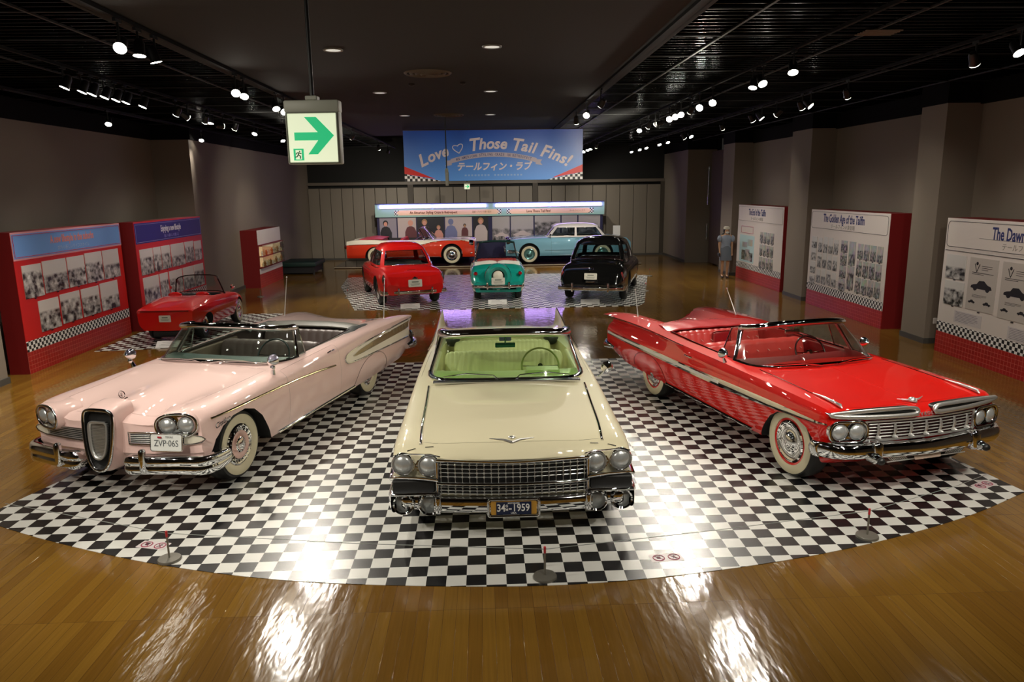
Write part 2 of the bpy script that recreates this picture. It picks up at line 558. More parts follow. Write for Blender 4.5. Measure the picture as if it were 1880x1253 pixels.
def make_body(parent, B, region, cutters, pm, inner, extra=None, front=None, rear=None, x1=None, x2=None, groups=None, hollow=0):
    me = B.object(region, 11)
    if hollow: pass
    me = boolean(me, cutters)
    g = {'body': ([S_BODY, S_CAV, S_WELL, S_REAR, S_FRONT, S_X1, S_X2], 0), 'hood': ([S_HOOD], .003), 'door_l': ([S_DL], .003), 'door_r': ([S_DR], .003), 'trunk_lid': ([S_DECK], .003)}
    parts = split_slots(me, g)
    ml = {'body': [pm, inner, UNDER, rear or pm, front or pm, x1 or pm, x2 or pm]}
    res = {}
    for k, m in parts.items():
        if not len(m.polygons): bpy.data.meshes.remove(m); continue
        for mm in ml.get(k, [pm]): m.materials.append(mm)
        shade(m, 32)
        res[k] = link({'door_l': 'door', 'door_r': 'door'}.get(k, k), m, parent)
    return res

def mirror_pts(P): return [Vector((-p[0], p[1], p[2])) for p in P[::-1] if p[0] > 1e-6]+[Vector(p) for p in P]

def windshield(parent, L, base, top, glass, r_base=.014, r_top=.02, r_side=.016, header=.0, n=5, frame=None, hd_mat=None, bulge=.0):
    f = lambda P: [Vector((p[0], p[1]-L/2, p[2])) for p in P]
    b = catmull(mirror_pts(f(base)), n); t = catmull(mirror_pts(f(top)), n)
    root = MB(); fm = frame or CHROME
    root.tube(b, r_base, 8, sx=1.6, up=(0, 0, 1))
    root.tube([b[0], b[0]*.5+t[0]*.5+Vector((0, bulge, 0)), t[0]], r_side, 8); root.tube([b[-1], b[-1]*.5+t[-1]*.5+Vector((0, bulge, 0)), t[-1]], r_side, 8)
    W = root.build('windshield_frame', [fm], parent, 50)
    h = MB(); h.tube(t, r_top, 10, sx=header or 1.4, up=(0, 0, 1)); h.build('windshield_header', [hd_mat or fm], W, 50)
    G = []
    for k in range(9):
        s = k/8; row = []
        for a, c in zip(b, t):
            p = a*(1-s)+c*s; p.y += -.02*math.sin(PI*s); row.append(p)
        G.append(row)
    g = MB(); g.sheet(G, .005); g.build('windshield_glass', [glass], W, 60)
    return W, b, t

def steering_wheel(parent, L, c, R=.2, tilt=35, rimm=None, ring=True, spokes=2):
    rimm = rimm or CHROME
    m = MB(); T = Matrix.Translation(Vector((c[0], c[1]-L/2, c[2]))) @ Matrix.Rotation(math.radians(90-tilt), 4, 'X')
    P = [T @ Vector((R*math.cos(2*PI*i/40), R*math.sin(2*PI*i/40), 0)) for i in range(40)]
    m.tube(P, .011, 8, closed=True); W = m.build('steering_wheel', [rimm], parent, 60)
    q = MB()
    for i in range(spokes):
        a = PI*i+ (0 if spokes == 2 else .4); q.tube([T @ Vector((math.cos(a)*R, math.sin(a)*R, 0)), T @ Vector((math.cos(a)*R*.4, math.sin(a)*R*.4, -.02)), T @ Vector((0, 0, -.03))], .007, 6)
    if ring: q.tube([T @ Vector((R*.55*math.cos(PI*i/20), -R*.55*math.sin(PI*i/20), .0)) for i in range(21)], .004, 6)
    q.cyl(T @ Vector((0, 0, -.03)), T @ Vector((0, 0, .012)), .035, .028, 16)
    q.cyl(T @ Vector((0, 0, -.03)), T @ Vector((0, 0, -.3)), .02, n=8)
    q.build('wheel_hub', [CHROME], W, 50)
    return W

def bench(parent, L, u, w, ztop, zseat, d=.5, pitch=.06, m=None, top=None, split=0, t=.16, lean=.25, zbot=.2, x=0, name='seat'):
    """u = front of the cushion; backrest behind it"""
    base = rrect(d, zseat-zbot, .05, 4, u-L/2+d/2, (zseat+zbot)/2)
    mb = channel_cushion(w, pitch, base, .006, M=Matrix.Translation((x, 0, 0)))
    s = mb.build(name, [m], parent, 60)
    h = ztop-zseat+.06
    back = xf(rrect(t, h, t*.42, 5), -lean, u-L/2+d+.02+math.sin(lean)*h/2*.9, zseat-.03+h/2)
    hw = w
    mb = channel_cushion(hw, pitch, back, .007, M=Matrix.Translation((x, 0, 0)))
    b = mb.build('backrest', [top or m], s, 60)
    return s



def plate(parent, L, c, w, h, base, txt, txtm, nrm=(0, -1, 0), size=.07, sub=None, name='licence_plate', up=(0, 0, 1), frame_m=None, bold=.0):
    c = Vector((c[0], c[1]-L/2, c[2])); n = Vector(nrm).normalized(); x = Vector(up).cross(n).normalized(); y = n.cross(x)
    M = Matrix((x, y, n)).transposed().to_4x4(); M.translation = c
    mb = MB(); P = rrect(w, h, min(w, h)*.1, 3); mb.prism(P, -.003, .003, M=M)
    o = mb.build(name, [base], parent, 30)
    if frame_m:
        f = MB(); f.tube([M @ Vector((p[0], p[1], 0)) for p in rrect(w+.012, h+.012, .02, 3)], .006, 6, closed=True); f.build('plate_frame', [frame_m], o, 60)
    if txt:
        t = MB()
        for s, dx, dy, sz, sx in (txt if isinstance(txt, list) else [(txt, 0, 0, size, 1)]):
            T = M @ Matrix.Translation((dx, dy, .0042)); t.text(s, sz, T, .0008, bold*sz, sx=sx)
        t.build('lettering', [txtm], o, 0)
    return o
def cadillac(loc, rz):
    L = 5.70
    T = thing('convertible_car', 'cream yellow convertible with tall sharp tail fins and a cream cockpit, in the centre', 'car', loc, rz)
    pm = paint('paint_cream', srgb('#ece4c2')); inn = mat('leather_cream', srgb('#e3dbb0'), .42)
    tracks = [
     [(.12, 0, .665), (.17, 0, .735), (.3, 0, .79), (.9, 0, .86), (1.66, 0, .915), (2.2, 0, .93), (4.3, 0, .92), (4.8, 0, .885), (5.45, 0, .80), (5.6, 0, .76)],
     [(.12, .3, .665), (.17, .3, .735), (.3, .3, .788), (.9, .32, .857), (1.66, .35, .912), (2.2, .35, .925), (4.3, .35, .91), (4.8, .35, .88), (5.45, .33, .80), (5.6, .3, .76)],
     [(.12, .58, .668), (.17, .6, .73), (.3, .6, .775), (.9, .62, .84), (1.66, .64, .898), (2.2, .64, .91), (4.3, .6, .885), (4.8, .58, .86), (5.45, .55, .785), (5.6, .5, .75)],
     [(.12, .72, .70), (.17, .75, .735), (.3, .77, .782), (.9, .785, .845), (1.66, .80, .897), (2.2, .80, .905), (3.4, .78, .90), (4.3, .72, .875), (4.8, .70, .85), (5.45, .68, .78), (5.6, .65, .74)],
     [(.12, .86, .70), (.17, .88, .728), (.3, .90, .775), (.9, .915, .83), (1.66, .915, .88), (2.2, .91, .895), (3.2, .895, .90), (3.8, .87, .90), (4.6, .855, .885), (5.45, .85, .82), (5.6, .84, .78)],
     [(.12, .985, .66), (.17, 1.0, .685), (.3, 1.0, .725), (.9, .985, .785), (1.66, .97, .845), (2.2, .96, .87), (3.2, .935, .895), (3.7, .90, .925), (4.4, .89, .965), (5.2, .885, 1.02), (5.55, .88, 1.045), (5.6, .88, 1.04)],
     [(.12, 1.0, .6), (.3, 1.012, .64), (.9, 1.01, .68), (1.66, 1.0, .73), (2.4, .995, .77), (3.4, .98, .79), (4.2, .965, .82), (5.0, .955, .84), (5.6, .94, .84)],
     [(.12, 1.0, .52), (.3, 1.015, .52), (1.66, 1.015, .56), (3.4, 1.01, .58), (4.6, 1.01, .58), (5.6, .98, .58)],
     [(.12, .98, .44), (.3, .99, .40), (1.66, .99, .38), (3.4, .985, .38), (4.6, .98, .4), (5.6, .95, .42)],
     [(.12, .93, .40), (.3, .95, .30), (1.66, .95, .25), (3.4, .94, .25), (4.6, .94, .27), (5.6, .92, .32)],
     [(.12, .7, .39), (.3, .8, .27), (1.66, .8, .22), (3.4, .8, .22), (4.6, .8, .24), (5.6, .8, .3)],
     [(.12, 0, .39), (.3, 0, .27), (1.66, 0, .22), (3.4, 0, .22), (4.6, 0, .24), (5.6, 0, .3)]]
    us = stations(5.6, 84, (.12, .14, .17, .24, .36, 1.66, 2.02, 3.32, 4.4, 5.4)); us = [u for u in us if u >= .12]
    def bow(u, v, z):
        w = max(0, 1-(u-.12)/.9); w = w*w
        return w*(.13*(min(v, 1.0))**2 - .0)
    B = Body(L, tracks, us, [4, 4, 3, 3, 3, 4, 4, 4, 3, 2, 3], sharp=(9,), bow=bow)
    def region(u, seg, v, z, sg):
        if seg <= 2 and .24 < u < 1.66: return S_HOOD
        if 5 <= seg <= 8 and 2.02 < u < 3.32 or (seg == 4 and 2.02 < u < 3.32): return S_DL if sg > 0 else S_DR
        if seg <= 2 and 4.4 < u < 5.4: return S_DECK
        return S_BODY
    fa, ra = .92, .92+3.30
    poly = [(-.74, 1.9-L/2), (.74, 1.9-L/2), (.80, 2.2-L/2), (.80, 3.3-L/2), (.72, 4.05-L/2), (.60, 4.22-L/2), (-.60, 4.22-L/2), (-.72, 4.05-L/2), (-.80, 3.3-L/2), (-.80, 2.2-L/2)]
    cuts = [prism_cutter(poly, .3, 1.6, S_CAV)]
    for s in (1, -1):
        cuts.append(cyl_cutter((s*.95, fa-L/2, .36), .43, .24, k=S_WELL)); cuts.append(cyl_cutter((s*.95, ra-L/2, .27), .43, .24, k=S_WELL))
    make_body(T, B, region, cuts, pm, inn)
    for s in (1, -1):
        wheel(T, L, s*.93, fa, .36, .21, (.6, .86)); wheel(T, L, s*.91, ra, .36, .21, (.6, .86))
    # ---- grille
    bowf = lambda v: .135*v*v
    g = MB(); G = [[Vector((v, .10+bowf(v)-L/2, z)) for v in linspace(-.63, .63, 15)] for z in (.37, .665)]
    g.grid(G); g.build('grille_opening', [BLACK], T, 0)
    g = MB()
    for z in (.635, .60, .565, .53, .437, .408, .38):
        g.tube([Vector((v, .065+bowf(v)-L/2, z)) for v in linspace(-.61, .61, 21)], .003, 6)
    for i in range(21):
        v = -.6+.06*i
        g.tube([Vector((v, .07+bowf(v)-L/2, .65)), Vector((v, .07+bowf(v)-L/2, .375))], .0025, 6)
        for z in (.635, .60, .565, .53, .437, .408, .38): g.cyl((v, .062+bowf(v)-L/2, z), (v, .045+bowf(v)-L/2, z), .010, .005, 8)
    g.build('grille', [SILVER], T, 50)
    g = MB(); g.tube([Vector((v, .045+bowf(v)-L/2, .476)) for v in linspace(-.63, .63, 25)], .016, 10, sx=1.3, up=(0, 0, 1)); g.tube([Vector((v, .04+bowf(v)-L/2, .664+.012*min(1, abs(v)/.5))) for v in linspace(-.63, .63, 25)], .012, 8, sx=1.5)
    for s in (1, -1): g.tube([Vector((s*.63, .045+bowf(.63)-L/2, z)) for z in (.66, .57, .476, .375)], .012, 8)
    g.build('grille_bar', [CHROME], T, 50)
    # ---- headlamps
    for s in (1, -1):
        for v in (.70, .92):
            r = MB(); l = MB(); u = .075+.13*v*v
            lamp_round(r, l, Vector((s*v, u-L/2, .615)), Vector((s*.08, -1, .02)), .083, .07, .016)
            h = r.build('headlamp', [CHROME], T, 40); l.build('headlamp_glass', [LENS], h, 60)
        x = MB(); c = Vector((s*.81, .07+.13*.66-L/2, .615))
        for a in (.9, -.9): x.rbox(c, (.012, .02, .11), .004, 1, rot=Matrix.Rotation(a*.5, 3, 'Y'))
        x.build('headlamp_bridge', [CHROME], T, 40)
        # lip under the lamps
        x = MB(); x.tube([Vector((s*v, .04+.135*v*v-L/2, z)) for v, z in ((.62, .50), (.70, .508), (.8, .512), (.9, .508), (.98, .50), (1.02, .49))]+[Vector((s*1.03, .45-L/2, .50)), Vector((s*1.03, .56-L/2, .5))], .014, 8, sx=1.6); x.build('lamp_lip', [CHROME], T, 50)
        x = MB(); x.tube([Vector((s*v, .07+.135*v*v-L/2, z)) for v, z in ((.60, .70), (.68, .715), (.8, .713), (.92, .71), (1.0, .685))], .006, 6); x.build('lamp_brow', [CHROME], T, 50)
        x = MB(); x.rbox((s*.83, .19-L/2, .44), (.36, .12, .1), .01, 1); x.build('air_slot', [BLACK], T, 30)
        # fender-top strip and front ornament
        P = [(s*.772, .235), (s*.785, .6), (s*.79, 1.1), (s*.80, 1.62)]; q = MB(); PP = [B.top(a, b+.13*.6*max(0, 1-(b-.12)/.9)**2, .004)[0] for a, b in catmull(P, 8)]
        q.tube(PP, .009, 6, sx=1.3); q.build('fender_strip', [CHROME], T, 50)
        q = MB(); 
        for a in (-.075, .075): q.tube([B.top(s*.772+a-.035, .24, .006)[0], B.top(s*.772+a+.035, .24, .006)[0]], .005, 6)
        q.cyl(PP[0]+Vector((0, -.02, -.01)), PP[0]+Vector((0, .06, .006)), .014, .008, 10); q.build('fender_ornament', [CHROME], T, 50)
    # ---- bumper
    b = MB(); prof = rrect(.075, .135, .035, 5)
    G = []
    for v in linspace(-.66, .66, 29):
        u = .045+.06*v*v*1.6; G.append([Vector((v, u+p[0]-L/2, .295+p[1]*(1-.0*abs(v)))) for p in prof])
    b.grid(G, closed_v=True)
    for s in (1, -1):
        b.rbox((s*.625, .06-L/2, .31), (.05, .1, .16), .02, 3)
        # twin pod
        for v in (.70, .92): b.lathe([(.001, .2), (.085, .16), (.105, .05), (.1, -.01), (.088, -.03), (.075, -.02), (.07, .03)], Vector((s*v, .07+.06*v*v-L/2, .295)), (0, 1, 0), 32)
        b.rbox((s*.81, .2-L/2, .295), (.3, .16, .15), .05, 3)
        b.rbox((s*.83, .13-L/2, .385), (.38, .1, .03), .014, 2)
        G = []
        for u, v, hh in ((.1, 1.0, .16), (.2, 1.03, .17), (.4, 1.035, .16), (.56, 1.03, .12), (.6, 1.02, .03)):
            G.append([Vector((s*(v+p[0]*.6), u-L/2, .305+p[1]*hh/.135)) for p in prof])
        b.grid(G, closed_v=True)
        o = len(b.v)
    bp = b.build('front_bumper', [CHROME], T, 45)
    for s in (1, -1):
        for v in (.70, .92):
            l = MB(); l.lathe([(.072, .02), (.05, .012), (.001, .008)], Vector((s*v, .07+.06*v*v-L/2, .295)), (0, 1, 0), 24); l.build('bumper_lamp', [mat('amber_grey_lens', (.35, .37, .36), .25, .5, 1)], bp, 60)
    # plate
    navy = mat('plate_navy', srgb('#16213f'), .4); gold = mat('plate_gold', srgb('#b98a35'), .4)
    p = plate(T, L, (0, -.012, .29), .38, .115, gold, None, None)
    q = MB(); q.box((0, -.0185-L/2, .29), (.29, .004, .11)); q.build('plate_field', [navy], p, 0)
    t = MB(); F = Matrix.Translation((0, -.0225-L/2, .292)) @ Matrix.Rotation(PI/2, 4, 'X')
    t.text('34', .09, F @ Matrix.Translation((-.105, 0, 0)), .001, .0012, sx=.8); t.text('-', .09, F @ Matrix.Translation((-.03, 0, 0)), .001, .001); t.text('1959', .09, F @ Matrix.Translation((.06, 0, 0)), .001, .0012, sx=.8)
    t.text('G', .03, F @ Matrix.Translation((-.058, .018, 0)), .001, .0005); t.text('M', .03, F @ Matrix.Translation((-.058, -.014, 0)), .001, .0005)
    t.text('MOTORAMA', .017, F @ Matrix.Translation((0, .043, 0)), .001, .0003); t.text('U.S.A.', .02, F @ Matrix.Translation((0, -.043, 0)), .001, .0003); t.build('lettering', [WHITEPAPER], p, 0)
    q = MB(); q.tube([Vector((a[0], -.012-L/2, .29+a[1])) for a in rrect(.42, .15, .02, 3)], .011, 8, closed=True); q.build('plate_frame', [CHROME], p, 50)
    # ---- hood emblem
    e = MB()
    for s in (1, -1):
        e.tube([B.top(s*.001, .23, .008)[0], B.top(s*.07, .26, .010)[0], B.top(s*.19, .285, .008)[0]], [.014, .010, .003], 6, sx=.6)
    P = B.top(0.002, .29, .012)[0]; e.ball(P, .022, sc=(1.5, 1, .5)); e.build('hood_emblem', [SILVER], T, 40)
    # ---- windshield
    gl = glass_mat('glass_green', (.75, .87, .71))
    W, b_, t_ = windshield(T, L, [(0, 1.70, .935), (.4, 1.72, .932), (.68, 1.79, .925), (.79, 1.95, .92), (.82, 2.2, .915)], [(0, 2.02, 1.365), (.35, 2.03, 1.36), (.58, 2.08, 1.345), (.66, 2.2, 1.33), (.69, 2.4, 1.31)], gl, .020, .048, .022, 1.3)
    for s in (1, -1): q = MB(); q.tube([Vector((s*.08, 1.66-L/2, .94)), Vector((s*.14, 1.69-L/2, .985)), Vector((s*.42, 1.72-L/2, 1.0)), Vector((s*.66, 1.77-L/2, .955))], .006, 6); q.build('wiper', [CHROME], W, 50)
    q = MB(); q.rbox((0, 1.67-L/2, .928), (1.52, .07, .025), .008, 2); q.build('cowl_grille', [CHROME_B], T, 40)
    for s in (1, -1):
        q = MB(); q.tube([Vector((s*.80, 2.22-L/2, .93)), Vector((s*.80, 2.42-L/2, 1.0)), Vector((s*.74, 2.44-L/2, 1.27))], .009, 8); 
        q.build('vent_frame', [CHROME], T, 40)
    # mirror
    q = MB(); q.rbox((0.0, 2.16-L/2, 1.2), (.22, .02, .055), .02, 3); q.cyl((0, 2.14-L/2, 1.22), (0, 2.06-L/2, 1.33), .008, n=8); q.build('rear_view_mirror', [mat('mirror_green', (.05, .16, .14), .1, .6)], T, 40)
    q = MB(); q.rbox((0.0, 2.12-L/2, 1.29), (.13, .015, .07), .005, 1); q.build('sun_sticker', [mat('sticker_violet', srgb('#8f86c8'), .3)], T, 40)
    # dashboard
    dm = mat('dash_cream', srgb('#cfd09a'), .45)
    q = MB(); prof = [(1.76, .90), (1.9, .925), (2.05, .93), (2.17, .91), (2.2, .87), (2.18, .80), (2.12, .68), (1.85, .62)]
    G = [[Vector((v, u-L/2+.06*abs(v/.75)**2, z)) for u, z in prof] for v in linspace(-.79, .79, 17)]; q.grid(G, closed_v=True); q.build('dashboard', [dm], T, 40)
    q = MB(); q.rbox((.4, 2.06-L/2, .935), (.36, .22, .05), .025, 3); q.build('instrument_hood', [dm], T, 50)
    steering_wheel(T, L, (.40, 2.40, .90), .21, 28, mat('wheel_olive', srgb('#9b9a5c'), .3))
    # seats and floor
    bench(T, L, 2.35, 1.42, .935, .52, .52, .055, inn, zbot=.3, t=.15)
    bench(T, L, 3.28, 1.28, .875, .50, .5, .055, inn, zbot=.3, t=.15)
    q = MB(); q.rbox((0, 3.03-L/2, .90), (.34, .05, .05), .02, 2); q.rbox((0, 2.935-L/2, .80), (.36, .06, .2), .03, 3); q.build('centre_armrest', [inn], T, 50)
    q = MB(); q.box((0, 3.0-L/2, .312), (1.52, 2.3, .012)); q.build('cabin_floor', [mat('carpet_olive', srgb('#7d7a4c'), .9)], T, 0)
    for s in (1, -1):
        q = MB(); q.rbox((s*.785, 2.72-L/2, .68), (.05, 1.1, .45), .02, 3); q.rbox((s*.745, 2.75-L/2, .70), (.06, .55, .05), .02, 2); q.build('door_panel', [inn], T, 50)
        q = MB(); q.ball((s*.66, 3.98-L/2, .90), .12, sc=(.85, 1.1, .8)); q.build('roof_hinge', [mat('hinge_dark', (.02, .022, .02), .35)], T, 50)
        # rear fin lamp
        q = MB(); q.lathe([(.001, .17), (.02, .1), (.033, 0), (.03, -.05), (.01, -.1)], Vector((s*.905, 5.45-L/2, .90)), (0, 1, 0), 16); q.build('tail_lamp', [REDLENS], T, 50)
        q = MB(); q.tube([B.side(u, z, .004, s)[0] for u, z in ((.95, .60), (2.0, .62), (3.6, .64), (5.3, .66))], .007, 6); q.build('side_trim', [CHROME], T, 50)
        q = MB(); q.tube([Vector((s*v, u-L/2, z)) for u, v, z in ((3.3, .94, .91), (3.8, .905, .945), (4.4, .895, .985), (5.2, .89, 1.035), (5.55, .885, 1.055))], .006, 6); q.build('fin_trim', [CHROME], T, 50)
    # folded roof cover
    q = MB(); G = [[Vector((v*(1-.25*max(0, t-.5)), 4.12+t*.36+.03*math.cos(v*2)-L/2, .91+.055*math.sin(PI*min(1, t*1.1))*(1-abs(v/.78)**4))) for v in linspace(-.74, .74, 17)] for t in linspace(0, 1, 9)]
    q.sheet(G, .02); q.build('roof_boot', [mat('boot_ivory', srgb('#d9cdb4'), .5)], T, 60)
    q = MB(); prof = rrect(.08, .14, .035, 4); q.grid([[Vector((v, 5.62+p[0]-.05*v*v-L/2, .42+p[1])) for p in prof] for v in linspace(-1, 1, 21)], closed_v=True)
    for s in (1, -1): q.lathe([(.001, .06), (.09, .04), (.11, -.05), (.1, -.2)], Vector((s*.87, 5.62-L/2, .47)), (0, 1, 0), 24)
    q.build('rear_bumper', [CHROME], T, 45)
    # door mirror on the driver's side
    q = MB(); q.cyl((1.0, 2.0-L/2, .86), (1.06, 1.98-L/2, .93), .012, n=8); q.lathe([(.001, -.03), (.05, -.02), (.066, .01), (.062, .02), (.001, .02)], (1.09, 1.98-L/2, .97), (0, 1, .1), 24); q.build('door_mirror', [CHROME], T, 50)
    return T
def side_panel(B, us, ztop, zbot, off, sign, nz=6):
    G = []
    for u in us:
        G.append([B.side(u, zbot(u)+(ztop(u)-zbot(u))*k/nz, off, sign)[0] for k in range(nz+1)])
    return G
def antenna(parent, L, v, u, z, ln, lean_u=.3, lean_v=0, r=.009):
    q = MB(); p = Vector((v, u-L/2, z)); d = Vector((lean_v, lean_u, 1)).normalized()
    q.cyl(p-d*.01, p+d*.03, .014, .008, 10); q.tube([p, p+d*ln*.5, p+d*ln], [r, r*.8, r*.6], 6); q.ball(p+d*ln, r*1.6, n=8)
    return q.build('antenna', [SILVER], parent, 50)
def edsel(loc, rz):
    L = 5.56
    T = thing('convertible_car', 'pale pink convertible with an upright oval grille and white scallops, leftmost front car', 'car', loc, rz)
    pm = paint('paint_pink', srgb('#f0cfc8')); inn = mat('leather_mauve', srgb('#5f524e'), .4); ivory = paint('paint_ivory', srgb('#f3ebd8'))
    bottom = lambda v: [(.06, v, .47), (.22, v+.01, .30), (.5, v+.02, .24), (3.4, v+.02, .24), (5.0, v, .26), (5.5, v-.02, .36)]
    tracks = [
     [(.06, 0, .80), (.12, 0, .85), (.3, 0, .885), (.8, 0, .91), (1.62, 0, .955), (2.2, 0, .96), (3.9, 0, .96), (4.3, 0, .935), (5.2, 0, .85), (5.5, 0, .78)],
     [(.06, .2, .76), (.12, .2, .80), (.3, .22, .83), (.8, .25, .875), (1.62, .3, .948), (2.2, .3, .955), (3.9, .3, .955), (4.3, .3, .93), (5.2, .3, .855), (5.5, .3, .79)],
     [(.06, .45, .74), (.12, .46, .78), (.3, .48, .815), (.8, .5, .865), (1.62, .56, .935), (2.2, .56, .945), (3.9, .52, .94), (4.3, .52, .93), (5.2, .55, .875), (5.5, .55, .82)],
     [(.06, .62, .80), (.12, .64, .86), (.3, .68, .88), (.8, .72, .89), (1.62, .78, .925), (2.2, .80, .94), (3.2, .78, .95), (3.9, .74, .95), (4.3, .74, .955), (5.2, .78, .915), (5.5, .80, .87)],
     [(.06, .80, .82), (.12, .82, .865), (.3, .85, .88), (.8, .88, .885), (1.62, .90, .905), (2.2, .90, .92), (3.2, .90, .945), (4.3, .90, .965), (5.2, .92, .93), (5.5, .93, .89)],
     [(.06, .91, .78), (.12, .94, .80), (.3, .965, .82), (.8, .985, .825), (1.62, .985, .845), (2.2, .98, .86), (3.2, .98, .89), (4.0, .995, .92), (5.2, 1.01, .905), (5.5, 1.0, .87)],
     [(.06, .93, .70), (.3, .985, .74), (.8, 1.0, .74), (1.62, 1.005, .75), (3.2, 1.0, .76), (4.2, .995, .80), (5.2, .98, .79), (5.5, .95, .76)],
     [(.06, .93, .60), (.3, .99, .62), (.8, 1.01, .62), (1.62, 1.015, .62), (3.2, 1.01, .62), (4.2, 1.0, .62), (5.2, .985, .62), (5.5, .95, .60)],
     [(.06, .92, .52), (.3, .985, .42), (1.62, 1.0, .40), (4.2, 1.0, .40), (5.2, .98, .42), (5.5, .94, .44)],
     bottom(.93), [(.06, .75, .46), (.3, .8, .24), (5.0, .8, .24), (5.5, .78, .35)], [(.06, 0, .46), (.3, 0, .24), (5.0, 0, .24), (5.5, 0, .35)]]
    us = [u for u in stations(5.5, 84, (.06, .08, .12, .18, .3, 1.6, 1.64, 2.92, 4.35, 5.3)) if u >= .06]
    bow = lambda u, v, z: max(0, 1-(u-.06)/.8)**2*.16*min(v, 1)**2
    B = Body(L, tracks, us, [3, 4, 4, 3, 3, 3, 3, 3, 3, 2, 3], sharp=(9,), bow=bow)
    def region(u, seg, v, z, sg):
        if seg <= 2 and .18 < u < 1.6: return S_HOOD
        if 4 <= seg <= 8 and 1.64 < u < 2.92: return S_DL if sg > 0 else S_DR
        if seg <= 2 and 4.35 < u < 5.3: return S_DECK
        return S_BODY
    poly = [(-.74, 1.85-L/2), (.74, 1.85-L/2), (.79, 2.1-L/2), (.79, 3.3-L/2), (.72, 4.0-L/2), (.6, 4.14-L/2), (-.6, 4.14-L/2), (-.72, 4.0-L/2), (-.79, 3.3-L/2), (-.79, 2.1-L/2)]
    cuts = [prism_cutter(poly, .3, 1.6, S_CAV)]
    ap = [(.27, .1), (.27, .42), (.33, .56), (.44, .66), (.6, .715), (.8, .725), (.95, .68), (1.08, .57), (1.18, .42), (1.30, .25), (1.34, .1)]
    for s in (1, -1): cuts.append(prism_x(ap, s*.72, s*1.2, L, S_WELL))
    # recess for the side grilles
    for s in (1, -1): cuts.append(prism_x([(-.2, .555), (-.2, .665), (.30, .665), (.30, .555)], s*.24, s*.90, L, S_WELL))
    make_body(T, B, region, cuts, pm, inn)
    fa, ra = .74, 3.89
    cm = mat('hub_pink', srgb('#d9b0a6'), .15, .5, 1.)
    for s in (1, -1):
        W = wheel(T, L, s*.94, fa, .36, .21, (.60, .86), spoke=24); wheel(T, L, s*.93, ra, .36, .21, (.60, .86))
        q = MB(); q.lathe([(.145, .012), (.10, .008), (.05, .03)], Vector((s*.942, fa-L/2, .36)), (s, 0, 0), 32); q.build('hub_disc', [cm], W, 50)
    bf = lambda v: .06+.16*v*v
    # upright grille
    half = [(0, .895), (.09, .893), (.142, .875), (.162, .82), (.160, .70), (.146, .56), (.118, .43), (.07, .345), (0, .318)]
    SH = [(p.x, p.y) for p in catmull(half+[(-a, b) for a, b in half[-2:0:-1]], 3, closed=True)]
    def ring(k, d, n=48):
        P = []
        for i in range(n):
            x, z0 = SH[i]; z = .61+(z0-.61)*k
            P.append(Vector((x*k, -.03+d+.10*(z-.32)-L/2, z)))
        return P
    q = MB(); q.grid([ring(1.16, .20), ring(1.13, .05), ring(1.02, -.035)], closed_v=True); q.build('grille_collar', [pm], T, 50)
    q = MB(); q.tube(ring(1.0, -.045), .017, 8, closed=True); q.build('grille_surround', [CHROME], T, 60)
    q = MB(); R = ring(.9, 0.0); q.add(R, [tuple(range(len(R)))]); R1 = ring(.98, -.04); q.grid([R1, R], closed_v=True); q.build('grille_opening', [BLACK], T, 0)
    q = MB(); R = ring(.60, -.05); q.tube(R, .011, 8, closed=True, sx=1.4); q.build('grille_ring', [SILVER], T, 60)
    q = MB()
    for i in range(24):
        z = .452+.0142*i; hw = .60*pchip([(.318, .01), (.345, .07), (.43, .118), (.56, .146), (.70, .160), (.82, .162), (.875, .142), (.895, .09)])(.61+(z-.61)/.60)*.96
        if hw > .02: q.box((0, -.055+.10*(z-.32)-L/2, z), (hw*2, .02, .007))
    q.build('grille_bars', [SILVER], T, 0)
    # side grilles
    for s in (1, -1):
        q = MB()
        for k in range(6):
            z = .565+.018*k; q.tube([Vector((s*v, bf(v)-.005-L/2, z)) for v in linspace(.25, .76, 7)], .0045, 6)
        q.build('side_grille', [SILVER], T, 60)
        q = MB(); q.tube([Vector((s*v, bf(v)-.01-L/2, z)) for v, z in [(.24, .56), (.24, .67), (.5, .668), (.8, .662), (.93, .63), (.965, .605), (.93, .57), (.8, .553), (.5, .552), (.24, .552)]], .007, 6, closed=True); q.build('grille_frame', [CHROME], T, 60)
        q = MB(); q.sheet([[Vector((s*v, bf(v)+.0+k*.0-L/2, z0+(z1-z0)*k/4)) for k in range(5)] for v, z0, z1 in ((.77, .56, .655), (.84, .562, .65), (.90, .575, .64), (.95, .598, .615))], .02); q.build('turn_lamp', [mat('amber_pale_lens', (.75, .72, .6), .15, 0, 1)], T, 50)
        # headlamps
        cc = Vector((s*.72, bf(.72)+.0-L/2, .745)); ov = MB(); n = 40
        ay = Vector((0, 0, 1)); ax = Vector((s*1, .35, 0)).normalized(); dn = Vector((s*.3, -1, .03)).normalized()
        def oval(k, d): 
            P = []
            for i in range(n):
                a = 2*PI*i/n; x = math.cos(a); y = math.sin(a)
                P.append(cc+ax*(math.copysign(abs(x)**.8, x)*.185*k)+ay*(math.copysign(abs(y)**.8, y)*.112*k)+dn*d)
            return P
        q = MB(); q.grid([oval(1.25, -.22), oval(1.16, -.05), oval(1.1, .02), oval(1.0, .03)], closed_v=True); q.build('headlamp_pod', [pm], T, 60)
        q = MB(); q.tube(oval(1.0, .03), .012, 8, closed=True); P = oval(.95, .0); q.add(P, [tuple(range(n))]); h = q.build('headlamp', [CHROME], T, 50)
        for dx in (-.083, .083):
            r = MB(); l = MB(); lamp_round(r, l, cc+ax*dx+dn*.022, dn, .072, .03, .008, 24); r.build('headlamp_ring', [CHROME], h, 50); l.build('headlamp_glass', [LENS], h, 60)
